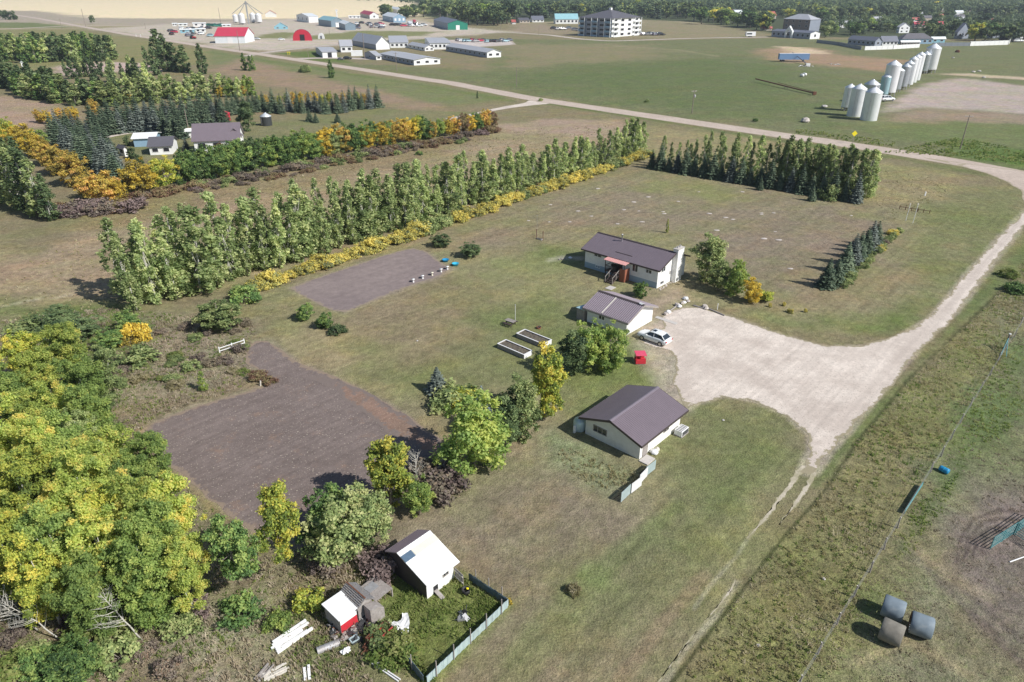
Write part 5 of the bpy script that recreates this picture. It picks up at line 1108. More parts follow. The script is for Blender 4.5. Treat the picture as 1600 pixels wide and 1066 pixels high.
# the run's tin fence
def tinfence(a, b, h, mm, label, posts=5, th=.03):
    d = b-a; L = d.length; r = thing('tin_fence', label, 'fence', a, math.atan2(d.y, d.x)); f = MB(); n = int(L/.13)
    for i in range(n):
        x = L*i/n; y = .018*math.sin(i*1.6); f.box(x, x+L/n-.006, y-.012, y+.012, .03, h+.02*math.sin(i*.37))
    f.box(0, L, -.05, -.02, h-.12, h-.05)
    f.build('sheets', M[mm], r)
    for i in range(posts): MB().box(L*(i+.5)/posts-.03, L*(i+.5)/posts+.03, .035, .095, 0, h+.75).build('post', M['grey_wood'], r)
    return r
tinfence(c_ab(27.7,-30.0), c_ab(27.9,-25.95), .75, 'slate_tin', 'dark slate-blue tin fence on the shed side of the grassy run', 3)
tinfence(c_ab(27.85,-25.9), c_ab(19.3,-25.45), .8, 'tin_blue', 'long pale blue tin fence along the lawn side of the grassy run', 5)
tinfence(c_ab(19.2,-25.7), c_ab(19.6,-28.4), .8, 'slate_tin', 'short dark tin fence closing the bottom corner of the run', 1)
MB_ = plant('bush0', c_ab(28.05,-26.1), .5, 'tiny yellow weed at the outer corner of the tin fence', 'weed', 'weed_clump', leaf='foliage', m='yellow', wide=.8)

# little red-fronted shed, shingled shed, weathered deck
rs = thing('red_front_shed', 'little flat-roofed shed with white roof and red front', 'shed', c_ab(18.5,-34.0), AZA)
MB().prism([(-.95,0),(.95,0),(.95,1.55),(-.95,1.65)], -.72, .72).build('wall', M['grey_wood'], rs)
MB().box(.952,.98,-.7,.7,.02,.95).build('red_front', M['red_paint'], rs); MB().box(.952,.975,-.7,.7,.953,1.5).build('white_band', M['white_roof'], rs)
MB().hexa([(-1.08,-.85,1.68),(1.08,-.85,1.58),(1.08,.88,1.58),(-1.08,.88,1.68),(-1.08,-.85,1.73),(1.08,-.85,1.63),(1.08,.88,1.63),(-1.08,.88,1.73)]).build('roof', M['white_roof'], rs)
sh = thing('shingled_shed', 'old grey shingled shed with rusty ridge behind the little red-fronted one', 'shed', c_ab(19.95,-34.0), AZN)
gable_walls(2.0, 1.25, 1.55, .45).build('wall', M['grey_wood'], sh)
rf = gable_roof(2.0, 1.25, 1.55, .45, .18, .15, .06).build('roof', M['shingle'], sh)
rm = MB()
for k in range(7):
    x = -.78+k*.115; z = 1.5+(x+.8)*.72+.05
    for j in range(11): rm.box(x, x+.1, -1.14+j*.208+(k % 2)*.05, -1.14+j*.208+.17+(k % 2)*.05, z, z+.04+.012*((j*7+k) % 3))
rm.build('shingles', M['shingle'], rf); MB().bar((0,-1.17,2.13),(0,1.17,2.13),.1,.05).build('ridge_strip', M['rust'], rf)
hx = MB(); hx.prism([(-.2,0),(1.0,0),(1.0,1.0),(.6,1.35),(-.2,1.6)], -1.95, -1.17); hx.build('porch_wing', M['grey_wood'], sh)
dk = thing('weathered_deck', 'patched grey sheet roof of a collapsed lean-to', 'lean-to', c_ab(21.7,-34.1), AZA+.06)
f = MB(); random.seed(3)
for i in range(6): f.box(-1.0+i*.34, -.67+i*.34, -.85, .85, .82+.012*(i % 3), .86+.012*(i % 3))
f.build('sheets', M['grey_wood'], dk); MB().box(-.7,.1,-.6,.3,.9,.92).build('pale_patch', M['dull_steel'], dk)
for x, y in ((-.9,-.8),(.95,-.8),(-.9,.8),(.95,.8)): MB().box(x-.05,x+.05,y-.05,y+.05,0,.82).build('leg', M['grey_wood'], dk)
# corrugated half drum
hd = thing('culvert_half', 'corrugated half-round metal sheet lying below the little red-fronted shed', 'metal sheet', G(513,1011), math.radians(40))
f = MB(); pr_ = []
for k in range(13):
    t = math.pi*k/12; pr_.append((.3*math.cos(t), .3*math.sin(t)))
inn = [(x*.93, z*.93) for x, z in pr_[::-1]]
for j in range(9): 
    q = 1.0 if j % 2 else .95; f.prism([(x*q, z*q) for x, z in pr_+inn], -.8+j*.18, -.8+(j+1)*.18-.004)
f.build('corrugated_shell', M['dull_steel'], hd); MB().box(-.3,.3,-.83,-.805,0,.02).build('end_lip', M['rust'], hd)
hd.rotation_euler[2] = AZ(62)-math.pi/2

# junk: rusty trailer box, machinery, crates
jt = thing('rusty_trailer', 'rusty red farm wagon box in the junk pile', 'wagon', G(594,1000), AZN+math.pi/2+.1)
f = MB(); f.box(-.42,.42,-.95,.95,.42,.48)
for x in (-.42,.40): f.box(x,x+.03,-.95,.95,.48,.85)
f.box(-.39,.4,-.95,-.92,.48,.85); f.box(-.39,.4,.92,.95,.48,.85); f.build('box', M['rust'], jt)
MB().box(-.43,-.425,-.9,.9,.5,.83).build('red_side', M['barn_red'], jt); MB().box(-.38,.39,-.9,.9,.482,.5).build('red_floor', M['barn_red'], jt)
for x in (-.5,.5):
    for y in (-.55,.55):
        w = MB(); w.tube([(x-.05,y,.28),(x+.05,y,.28)], .27, 14); w.build('wheel', M['black'], jt)
MB().bar((0,.95,.4),(0,1.8,.25),.06).build('drawbar', M['rust'], jt)
def junk(name, label, px, py, mats, k=9, r=.6):
    t = thing(name, label, 'scrap', G(px, py), random.uniform(0, 3)); 
    a = MB(); b = MB()
    for i in range(k):
        x, y = random.uniform(-r, r), random.uniform(-r, r); s = random.uniform(.06, .2); a.M = Matrix.Translation((x, y, s)) @ Matrix.Rotation(random.uniform(0, 3), 4, 'Z') @ Matrix.Rotation(random.uniform(-.6,.6), 4, 'X')
        a.box(-s, s, -s*1.6, s*1.6, -s*.5, s*.6)
        x2, y2 = random.uniform(-r, r), random.uniform(-r, r); b.bar((x2, y2, .1), (x2+random.uniform(-.6,.6), y2+random.uniform(-.6,.6), random.uniform(.15,.6)), .05)
    a.M = Matrix.Identity(4); a.build('scrap_boxes', M[mats[0]], t); b.build('scrap_bars', M[mats[1]], t)
    w = MB(); w.tube([(r*.6,0,.2),(r*.6+.08,0,.2)], .2, 12); w.build('old_wheel', M['black'], t); return t
junk('scrap_heap', 'heap of dark machine parts beside the little red-fronted shed', 563, 985, ('dark_grey','rust'), 16, .8)
junk('scrap_heap', 'heap of tangled reddish scrap in front of the red shed front', 536, 990, ('grey_wood','rust'), 14, .7)
junk('scrap_heap', 'dark scrap between the shingled shed and the rusty wagon', 575, 970, ('dark_grey','dull_steel'), 12, .55)
junk('scrap_heap', 'rusty odds and ends at the near end of the rusty wagon', 586, 1012, ('rust','dark_grey'), 10, .5)
junk('scrap_heap', 'small scrap at the left foot of the red-fronted shed', 524, 983, ('dark_grey','dull_steel'), 8, .4)
cr = thing('old_appliance', 'small white-rimmed square frame lying by the junk pile', 'appliance', G(554,1003), .7)
f = MB()
for a_, b_ in (((-.28,-.22),(.28,-.22)),((.28,-.22),(.28,.22)),((.28,.22),(-.28,.22)),((-.28,.22),(-.28,-.22))): f.bar((*a_, .3), (*b_, .3), .08)
f.build('rim', M['tin_blue'], cr); MB().box(-.26,.26,-.2,.2,0,.24).build('cabinet', M['dark_grey'], cr)
for px, py, w, l, az, lab in ((541,1022,.35,.7,60,'patch of white foam sheet lying below the junk pile'),(617,982,.75,1.2,70,'upper white plastic sheet lying in the fenced run'),(633,985,.55,2.6,172,'long white plastic sheet lying in the fenced run')):
    g = G(px, py); o = MB(); n = 8; vs = []
    for i in range(n+1):
        for j in range(4): vs.append((-w/2+w*j/3+random.uniform(-.1,.1), -l/2+l*i/n+random.uniform(-.05,.05), .26+random.uniform(0,.14)))
    o.add(vs, [(i*4+j, i*4+j+1, i*4+j+5, i*4+j+4) for i in range(n) for j in range(3)])
    q = o.build('plastic_sheet', M['white_roof'], loc=(g.x, g.y, 0)); q.rotation_euler[2] = AZ(az)-math.pi/2; tag(q, lab, 'sheet')
    so = q.modifiers.new('t', 'SOLIDIFY'); so.thickness = .03
dr = thing('barrel_planter', 'dark cut-down barrel in the grassy run by the slate fence', 'barrel', G(728,927))
MB().lathe([(.01,0),(.3,0),(.33,.45),(.29,.45),(.27,.12),(.01,.12)], 18).build('tub', M['black'], dr, True); MB().rock((.12,.1,.38),.12).build('yellow_tin', M['yellow_sign'], dr)
junk('scrap_heap', 'small grey scrap in the middle of the grassy run', 726, 963, ('dull_steel','dark_grey'), 7, .35)

# lumber
def planks(p, q, n, w, label, mm, spread=.35, name='lumber_pile', h=.1):
    a = G(*p); b = G(*q); d = b-a; r = thing(name, label, 'lumber', a, math.atan2(d.y, d.x)); L = d.length
    for i in range(n):
        y = (i-(n-1)/2)*w*1.25+random.uniform(-.03,.03); sk = random.uniform(-spread, spread)*.3; x0 = random.uniform(0, L*.15); x1 = L*random.uniform(.75, 1)
        MB().bar((x0, y, h*.5+.02), (x1, y+sk, h*.5+.02+random.uniform(0,.12)), w, h).build('plank', M[mm], r)
planks((424,1018), (486,978), 6, .16, 'pile of long white boards in the rough grass', 'white_roof', .3, h=.2)
planks((410,1062), (452,1040), 7, .09, 'bundle of weathered grey poles at the bottom edge', 'pale_wood')
planks((400,1066), (428,1036), 5, .08, 'loose grey poles left of the bundle at the bottom edge', 'grey_wood')
planks((481,1066), (479,1038), 2, .18, 'short white board standing upright in view at the bottom edge', 'white_roof', .1)
planks((580,1035), (625,1066), 2, .08, 'thin white pole below the scrubby shrub', 'trim_white', .1)
pbx = thing('feed_bucket', 'small white and pink bucket at the head of the thin white pole', 'bucket', G(593,1042))
MB().lathe([(.01,0),(.14,0),(.18,.3),(.15,.3),(.12,.05),(.01,.05)], 14).build('pail', M['trim_white'], pbx, True); MB().tube([(-.17,0,.3),(0,0,.42),(.17,0,.3)], .012, 6).build('handle', M['steel'], pbx)

# raised beds
for i, (a0_, a1_, b0_, b1_, lab) in enumerate(((58.1,59.7,-55.8,-51.2,'near white-edged raised garden bed'),(62.0,63.7,-56.0,-51.3,'far white-edged raised garden bed'))):
    r = thing('raised_bed', lab+' on the lawn', 'raised bed', c_ab((a0_+a1_)/2, (b0_+b1_)/2), AZN); w = (a1_-a0_)/2; l = (b1_-b0_)/2
    f = MB(); f.box(-w,-w+.05,-l,l,0,.6); f.box(w-.05,w,-l,l,0,.6); f.box(-w+.05,w-.05,-l,-l+.05,0,.6); f.box(-w+.05,w-.05,l-.05,l,0,.6); f.build('boards', M['grey_wood'], r)
    f = MB(); f.box(-w-.04,-w+.1,-l-.04,l+.04,.602,.65); f.box(w-.1,w+.04,-l-.04,l+.04,.602,.65); f.box(-w+.1,w-.1,-l-.04,-l+.1,.602,.65); f.box(-w+.1,w-.1,l-.1,l+.04,.602,.65); f.build('cap', M['trim_white'], r)
    f = MB(); nn = 14; vs = [(-w+.06+(2*w-.12)*j/5, -l+.06+(2*l-.12)*k/nn, .48+random.uniform(-.05,.07)) for k in range(nn+1) for j in range(6)]
    f.add(vs, [(k*6+j, k*6+j+1, k*6+j+7, k*6+j+6) for k in range(nn) for j in range(5)]); f.build('soil', M['soil_bed'], r)
    MB().box(-w+.05,w-.05,-l-.012,-l-.002,.02,.58).build('white_end_board', M['trim_white'], r)
# picnic bench, pole, stump
pt = thing('picnic_table', 'old dark picnic table with pale top on the lawn above the raised beds', 'picnic table', c_ab(64.3,-59.2), AZN+.1)
f = MB()
for i in range(4): f.box(-.42+i*.21,-.24+i*.21,-.75,.75,.68,.72)
f.build('top', M['grey_wood'], pt)
for x in (-.72,.72):
    f = MB(); f.box(x-.14,x+.14,-.75,.75,.42,.46); f.build('bench_seat', M['dark_wood'], pt)
for y in (-.5,.5):
    f = MB(); f.bar((-.25,y,.68),(-.6,y,0),.07); f.bar((.25,y,.68),(.6,y,0),.07); f.bar((-.75,y,.4),(.75,y,.4),.06); f.build('leg', M['dark_wood'], pt)
pl_ = thing('lamp_post', 'thin white post beside the picnic table', 'post', c_ab(65.5,-59.4)); MB().tube([(0,0,0),(0,0,2.5)], .03).build('pole', M['trim_white'], pl_); MB().lathe([(.01,0),(.07,.02),(.07,.1),(.01,.14)],10,c=(0,0,2.5)).build('cap', M['steel'], pl_, True)
sg = thing('fire_ring', 'small dark fire ring with logs beside the far raised bed', 'fire ring', c_ab(66.1,-55.6))
MB().lathe([(.32,0),(.35,.25),(.31,.25),(.28,.02)],16).build('ring', M['rust'], sg, True); f = MB(); f.tube([(-.3,-.1,.2),(.35,.1,.3)],.07); f.tube([(-.1,-.3,.2),(.1,.35,.26)],.06); f.build('logs', M['dark_wood'], sg)
# clothes line posts
for i, b in enumerate((-80.8,-79.2)):
    r = thing('line_post', ('left' if i == 0 else 'right')+' rusty post of the pair behind the small garden', 'post', c_ab(94.9,b)); MB().tube([(0,0,0),(0,0,1.8)],.06).build('pole', M['rust'], r); MB().bar((-.1,0,1.75),(.1,0,1.75),.06).build('cap_bar', M['rust'], r)
pa = thing('planter_trough', 'low pale trough between the two rusty posts', 'trough', c_ab(94.9,-80.0), AZN); f = MB(); f.box(-.2,.2,-.6,.6,0,.25); f.build('tub', M['concrete'], pa); MB().box(-.15,.15,-.55,.55,.251,.27).build('soil', M['soil_bed'], pa)
rz_ = thing('antenna_mast', 'thin grey mast behind the two rusty posts', 'mast', c_ab(95.5,-81.2)); MB().tube([(0,0,0),(0,0,4.4)],.025).build('pole', M['steel'], rz_); MB().bar((-.25,0,4.2),(.25,0,4.2),.03).build('crossbar', M['steel'], rz_)
# five white ornaments and two blue tubs along the small garden
for i, (a, b) in enumerate(((65.4,-81.2),(67.4,-81.25),(69.35,-81.15),(71.4,-81.25),(72.9,-81.35))):
    r = thing('garden_stand', '%s little two-legged garden stand beside the small garden, %s from the near end' % ('yellowish' if i == 2 else 'white', ordn(i+1)), 'garden stand', c_ab(a,b), AZA, 'garden stands')
    mm = M['cream_sheet'] if i == 2 else M['trim_white']
    MB().lathe([(.01,0),(.18,0),(.14,.08),(.1,.42),(.26,.5),(.26,.56),(.01,.57)],12).build('pedestal', mm, r, True)
    MB().lathe([(.01,0),(.14,0),(.1,.07),(.08,.3),(.2,.36),(.2,.4),(.01,.41)],12,c=(-.38,.2,0)).build('small_pedestal', mm, r, True)
for i, (a, b, mm, lab) in enumerate(((75.2,-84.3,'blue_plastic','darker blue plastic tub at the corner of the small garden'),(75.05,-81.7,'cyan_plastic','light blue plastic tub nearer the row of white stands'))):
    r = thing('plastic_tub', lab, 'tub', c_ab(a,b)); MB().lathe([(.01,0),(.42,0),(.58,.4),(.62,.42),(.55,.42),(.4,.06),(.01,.06)],22).build('tub', M[mm], r, True); MB().rock((.05,0,.08),.25,sz=.5).build('contents', M[mm], r)
# stones by the drive
random.seed(11)
for i, (px, py) in enumerate(((1061,480),(1066,475),(1075,472),(1071,468),(1101,480),(1058,478),(1069,474),(1103,483),(1040,492),(1044,489))):
    o = MB().rock((0,0,.1), random.uniform(.28,.5), sz=.9, n=8).build('boulder', M['stone'] if i % 3 else M['trim_white'], loc=G(px,py), smooth=False)
    tag(o, 'pale landscaping boulder by the corner of the driveway, %s of the cluster' % ordn(i+1), 'boulder', 'boulders by the driveway')
for p, q, lab in (((1083,478),(1100,483),'low grey log edging left of the driveway post'),((1106,483),(1132,494),'low grey log edging along the driveway right of the post'),((1042,490),(1056,480),'grey timber edging running to the boulders')):
    a = G(*p); b = G(*q); o = MB().tube([(0,0,.1),tuple((b-a)/2+Vector((0,0,.1))),tuple(b-a+Vector((0,0,.1)))],.11).build('edging_log', M['grey_wood'], loc=a); tag(o, lab, 'log')
r = thing('marker_post', 'short white marker post by the driveway edging', 'post', c_ab(88.4,-40.5)); MB().tube([(0,0,0),(0,0,.9)],.05).build('pole', M['trim_white'], r); MB().lathe([(.06,0),(.06,.06),(.01,.1)],8,c=(0,0,.9)).build('cap', M['trim_white'], r)
dp = thing('gravel_pad_debris', 'low grey heap of old boards beside the left end of the house', 'debris', G(880,405), .2); f = MB()
for i in range(5): f.bar((random.uniform(-1,1),random.uniform(-.5,.5),.08),(random.uniform(-1,1),random.uniform(-.5,.5),.12),.16,.06)
f.build('boards', M['grey_wood'], dp); MB().rock((1.3,.1,.1),.35).build('sack', M['trim_white'], dp)
wk = MB().box(-.35,.35,-1.7,1.7,0,.05).build('walkway_slab', M['concrete'], loc=c_ab(80.2,-44.0)); wk.rotation_euler[2] = AZN; tag(wk, 'narrow concrete walkway at the sunny corner of the garage', 'walkway')
ug = thing('stone_border', 'pale stones bordering the sunny gable wall of the bungalow', 'stone border', c_ab(91.0,-50.8), AZA); f = MB()
for i in range(34): f.rock((random.uniform(-.3,.3), random.uniform(-2.2,2.4), .05), random.uniform(.08,.17))
f.build('stones', M['stone'], ug)

# red garden bin with clear lid
rb = thing('red_storage_box', 'bright red box with pinkish lid at the edge of the driveway', 'storage box', c_ab(67.2,-39.9), math.radians(2))
f = MB(); f.box(-.62,.62,-.55,.55,.12,.62); f.build('box', M['red_paint'], rb); f = MB()
for x in (-.6,.55):
    for y in (-.53,.48): f.box(x,x+.05,y,y+.05,.622,1.25)
f.build('frame', M['red_paint'], rb); MB().box(-.68,.68,-.62,.75,1.252,1.34).build('lid', M['red_clear'], rb, bevel=.03); MB().box(-.5,.5,.2,.5,.65,1.2).build('contents', M['barn_red'], rb)
MB().box(-.6,.6,-.5,.5,0,.118).build('skid', M['grey_wood'], rb)

# white rail fence stub by the rough ground
wf = thing('rail_fence', 'short white two-rail fence at the head of the tilled garden', 'fence', G(344,553)); a = G(344,553); b = G(383,540); d = b-a; wf.rotation_euler[2] = math.atan2(d.y,d.x); L = d.length
for z in (.35,.75): MB().box(0,L,-.02,.02,z,z+.1).build('rail', M['trim_white'], wf)
for x in (0,L/2,L): MB().box(x-.05,x+.05,.022,.12,0,.95).build('post', M['trim_white'], wf)
tg = thing('post_stub', 'short timber stub at the neck of the tilled garden', 'post', G(407,603)); MB().tube([(0,0,0),(.1,0,.7)],.09).build('stub', M['pale_wood'], tg); MB().lathe([(.1,0),(.01,.04)],8,c=(.1,0,.7)).build('cap', M['grey_wood'], tg)

# round bales
def ab_of(px, py, z=.82): g = G(px, py, z); g.z = 0; return g.dot(VA), g.dot(VB)
def bale(a, b, az, mm, lab):
    r = thing('round_bale', lab, 'hay bale', c_ab(a, b), AZ(az)-math.pi/2, 'round bales in the pasture'); R = .82; W_ = 1.45; vs = []; fs = []; n = 36; prof = [(-W_/2,.9),(-W_/2+.07,.985),(-.3,1.0),(.25,.99),(W_/2-.07,.98),(W_/2,.9)]
    for y, q in prof:
        for k in range(n):
            t = 2*math.pi*k/n; rr = R*q*(1+.012*math.sin(5*t+y*3)+random.uniform(-.008,.008)); z = R+rr*math.sin(t); vs.append((rr*math.cos(t), y, max(z, .01)))
    for i in range(len(prof)-1):
        for k in range(n): fs.append((i*n+k, i*n+(k+1) % n, (i+1)*n+(k+1) % n, (i+1)*n+k))
    o = MB().add(vs, fs).build('wrap', M[mm], r, True)
    for s in (-1, 1):
        e = MB()
        for j in range(5): e.M = Matrix.Translation((0, s*(W_/2-.012*j*0+.0), R)) @ Matrix.Rotation(math.pi/2, 4, 'X'); e.lathe([(R*.9*(5-j)/5, .002*j*s), (R*.9*(4.3-j)/5, .03*s)], 28)
        e.build('straw_end', M['bale_end'], r)
bale(*ab_of(1396,951), 132.5-7, 'wrap_blue', 'blue-grey wrapped round bale, farthest left of the three')
bale(*ab_of(1393.5,988), 128, 'wrap_grey', 'unwrapped grey-brown round bale, nearest of the three')
bale(*ab_of(1439.5,977), 120, 'wrap_blue', 'blue-grey wrapped round bale, rightmost of the three')
# corral gate panels
def gatep(a, b, h, label, rot=None):
    d = b-a; L = d.length; r = thing('corral_panel', label, 'gate', a, math.atan2(d.y, d.x)); f = MB()
    for i in range(6): f.tube([(0,0,.15+i*(h-.2)/5),(L,0,.15+i*(h-.2)/5)],.03,6)
    f.build('bars', M['teal'], r); f = MB()
    for x in (0,L/2,L): MB().tube([(x,0,0),(x,0,h)],.035,6).build('upright', M['teal'], r)
    return r
gatep(c_ab(59.5,-.32), c_ab(62.9,.75), 1.35, 'teal tubular corral panel nearest the bales')
gatep(c_ab(62.95,.8), c_ab(66.5,1.8), 1.35, 'teal tubular corral panel at the right picture edge')
gatep(c_ab(62.9,.9), c_ab(61.3,4.0), 1.35, 'teal tubular corral panel turning away at the right picture edge')
o = MB().tube([(0,0,.04),(2.6,.4,.05)],.05).build('loose_pipe', M['trim_white'], loc=c_ab(58.9,1.2)); o.rotation_euler[2]=.2; tag(o, 'white pipe lying on the pasture at the right picture edge', 'pipe')
gatep(c_ab(59.4,-6.95), c_ab(64.6,-6.9), .55, 'teal gate leaning in the wire fence line')
# wire fence
posts_a = [36,39.5,43,46.5,50,53.5,57,67.5,71,75,79,83.5,88,93,98,107,112,117,123,129]
for i, a in enumerate(posts_a):
    r = thing('fence_post', 'weathered post of the pasture wire fence, %s from the bottom of the picture' % ordn(i+1), 'fence post', c_ab(a, -6.9+random.uniform(-.1,.1)), random.uniform(0,3), 'pasture fence posts')
    MB().tube([(0,0,0),(random.uniform(-.06,.06),random.uniform(-.06,.06),1.25)],[.06,.05],7).build('post', M['grey_wood'], r); MB().lathe([(.052,0),(.01,.03)],7,c=(0,0,1.25)).build('cut_top', M['pale_wood'], r)
f = MB()
for z in (.35,.7,1.05): f.bar(c_ab(30,-6.9,z), c_ab(132,-6.9,z), .012)
tag(f.build('fence_wire', M['dull_steel']), 'strands of wire running along the pasture fence posts', 'wire')
r = thing('corner_brace_post', 'tall pale-topped post with braces in the pasture fence', 'fence post', c_ab(102.4,-7.05)); MB().tube([(0,0,0),(0,0,2.1)],.13,10).build('post', M['timber_pole'], r); MB().lathe([(.15,0),(.15,.1),(.01,.14)],10,c=(0,0,2.1)).build('cap', M['trim_white'], r)
f = MB(); f.tube([(0,0,1.6),tuple(-VA*2.6+Vector((0,0,.1)))],.06); f.tube([(0,0,1.2),tuple(-VA*2.4+VB*.6)],.05); f.build('brace', M['teal'], r)
bb = thing('blue_barrel', 'bright blue plastic barrel lying by the pasture fence', 'barrel', G(1474,738), .6); f = MB(); f.M = Matrix.Translation((0,0,.29)) @ Matrix.Rotation(math.pi/2,4,'X'); f.lathe([(.01,-.42),(.26,-.42),(.29,-.3),(.28,0),(.29,.3),(.26,.42),(.01,.42)],18); f.build('drum', M['blue_plastic'], bb, True); f = MB(); f.M = Matrix.Translation((0,0,.29)) @ Matrix.Rotation(math.pi/2,4,'X'); f.lathe([(.3,-.03),(.31,0),(.3,.03)],18); f.build('hoop', M['cyan_plastic'], bb, True)
for i, (px, py, lab) in enumerate(((1185,1009,'white stone among weeds near the bottom of the verge'),(1130,657,'pale stone on the lawn right of the workshop'),(652,533,'small white stone on the main lawn'),(1287,905,'pale stone in the verge weeds'))): tag(MB().rock((0,0,.03),.15,n=8).build('stone', M['concrete'], loc=G(px,py)), lab, 'stone')

# ---------------------------------------------------------------- the farther settlement
random.seed(23)
def solve_len(m, az, x_target, mx=140):
    d = Vector((math.sin(math.radians(az)), math.cos(math.radians(az)), 0)); best = 1; e = 1e9; q = .5
    while q < mx:
        p = m+d*q
        if p.y > 5:
            er = abs(P(p.x, p.y)[0]-x_target)
            if er < e: e = er; best = q
        q += .25
    return best, d
def block(name, label, cat, mid, xl, xr, eave, ridge, wall, roof, azR=43, along='R', wins=(3,2), storeys=1, wl=None, hip=False, ribs=0, doorm=None, group=None, arch=False, ov=.5, winmat='deep_dark', maxL=140, Lo=None, Wo=None):
    m = G(*mid); LR, dR = solve_len(m, azR, xr, maxL); LL, dL = solve_len(m, azR-90, xl, maxL)
    c = m+dR*LR/2+dL*LL/2; h = max(2.4, HGT(m.x, m.y, eave)); ppm = PPM(c.x, c.y, h)
    rc = max(.8, HGT(c.x, c.y, ridge)-h) if ridge else 1.5
    L, Wd = (LR, LL) if along == 'R' else (LL, LR); L = Lo or L; Wd = Wo or Wd; rc = min(rc, Wd*.5)
    azl = azR if along == 'R' else azR-90
    root = thing(name, label, cat, c, AZ(azl)-math.pi/2, group)
    fr, fl = ('x+', 'y-') if along == 'R' else ('y-', 'x-')
    if arch:
        pts = [(Wd/2*math.cos(t), (h+rc)*math.sin(t)**.8) for t in [math.pi*i/14 for i in range(15)]]
        MB().prism(pts, -L/2, L/2).build('wall', M[wall], root)
        rr = MB(); o1 = [(x*1.02, z*1.02+.05) for x, z in pts]; rr.prism([*o1, *pts[::-1]], -L/2+.3, L/2+.1); rr.build('roof', M[roof], root)
    else:
        if hip:
            MB().box(-Wd/2, Wd/2, -L/2, L/2, 0, h).build('wall', M[wall], root)
            a, b = Wd/2+ov, L/2+ov; r_ = MB(); k = max(.5, b-a)
            r_.add([(-a,-b,h-.05),(a,-b,h-.05),(a,b,h-.05),(-a,b,h-.05),(0,-k*.8,h+rc),(0,k*.8,h+rc)], [(0,3,2,1),(0,1,4),(1,2,5,4),(2,3,5),(3,0,4,5)]); rf = r_.build('roof', M[roof], root)
        else:
            gable_walls(L, Wd, h, rc).build('wall', M[wall], root)
            rf = gable_roof(L, Wd, h, rc, ov, ov, .15, ribs=ribs, rw=.2, rhh=.06).build('roof', M[roof], root)
    if wl:
        q = MB(); Pm = Wd/2 if fl in ('x-', 'x+') else L/2; U = L/2 if fl in ('x-', 'x+') else Wd/2
        if fl[0] == 'y': q.prism([(-Wd/2, 0), (Wd/2, 0), (Wd/2, h), (0, h+rc), (-Wd/2, h)], -L/2-.04, -L/2-.01) if not hip else q.box(-Wd/2, Wd/2, -L/2-.04, -L/2-.01, 0, h)
        else: fbox_out(q, fl, Pm, -U, U, 0, h-.05, .01, .04)
        q.build('end_wall', M[wl], root)
    for fc, nw in ((fr, wins[0]), (fl, wins[1])):
        if not nw or arch: continue
        pos = (Wd/2 if fc[0] == 'x' else L/2); U = (L if fc[0] == 'x' else Wd)
        pos = -pos if fc[1] == '-' else pos
        sgn = 1
        for s in range(storeys):
            sh_ = h/storeys; z = sh_*(s+.55)
            for k in range(nw):
                u = -U/2+U*(k+.5)/nw; w = min(U/nw*.5, 2.2)
                window_far(root, fc, abs(pos) if fc[1] == '+' else abs(pos), u, z, w, sh_*.4, winmat)
    if doorm:
        fc = fr if not arch else ('y-'); pos = Wd/2 if fc[0] == 'x' else L/2; d = MB(); dw = min(4.0, (Wd if fc[0] == 'y' else L)*.28); dh = min(h*.85, 4.5) if not arch else (h+rc)*.55
        fbox_out(d, fc, pos, -dw/2, dw/2, .02, dh, .05, .12); d.build('door', M[doorm], root)
    return root, h, rc, L, Wd
def fbox_out(mb, fc, pos, u0, u1, z0, z1, d0, d1, mi=0):
    if fc[1] == '-': return fbox(mb, fc, -pos, u0, u1, z0, z1, d0, d1, mi)
    return fbox(mb, fc, pos, u0, u1, z0, z1, d0, d1, mi)
def window_far(root, fc, pos, u, z, w, h, m='deep_dark'):
    f = MB(); fbox_out(f, fc, pos, u-w/2-.12, u+w/2+.12, z-h/2-.12, z+h/2+.12, .045, .07); o = f.build('window', M['trim_white'], root)
    f = MB(); fbox_out(f, fc, pos, u-w/2, u+w/2, z-h/2, z+h/2, .072, .09); f.build('pane', M[m], o)

B = block
# industrial strip
B('machine_shed','long shed with bright red roof and pale walls beside the main road','shed',(345,66),335,391,55,43,'roof_pale','roof_magenta',88,'R',(0,0),wl='shop_blue',doorm='trim_white',Wo=26)[0]
B('quonset_workshop','red arched workshop with dark open doorway','workshop',(458,63.8),449,488,56,46,'shop_red','roof_slate',88,'L',(0,0),arch=True,doorm='deep_dark')  # open doorway is a dark panel, inner shade put into its colour
B('fabric_shelter','white arched shelter beside the red arched workshop','shelter',(497,61),489,507,57,52,'shop_white','shop_white',88,'L',(0,0),arch=True,doorm='roof_slate')
B('small_office','turquoise building with white roof behind the red arched workshop','building',(428.7,46),419.5,450,42,35,'shop_sky','roof_pale',75,'L',(2,1))
B('storage_shed','white gable shed with reddish roof right of the four silos','shed',(415,27),412,432,21.5,16.4,'shop_white','roof_magenta',88,'L',(0,0))
B('showroom','white showroom with large dark glass front','showroom',(483,35.5),464,498,26,21,'shop_white','roof_pale',60,'R',(0,3),doorm=None)
B('blue_shop','dark blue-grey metal shop with pale blue gable end','workshop',(518,42.5),498,537,32.5,26,'shop_blue','roof_teal',60,'L',(1,0),doorm='shop_white')
B('small_blue_shop','smaller blue-grey metal shop in front of the gravel lot','workshop',(540,47.5),530,556,38,33,'shop_blue','roof_pale',70,'L',(0,0))
B('red_roof_shop','white shop with faded red roof near the trees','shop',(578,29.5),563,592,23.5,17.5,'shop_white','roof_magenta',70,'L',(1,2),wl='wall_tan')
B('low_white_store','low white store left of the faded red-roofed shop','store',(545,29),530,563,25,20.5,'shop_white','roof_pale',80,'R',(3,0))
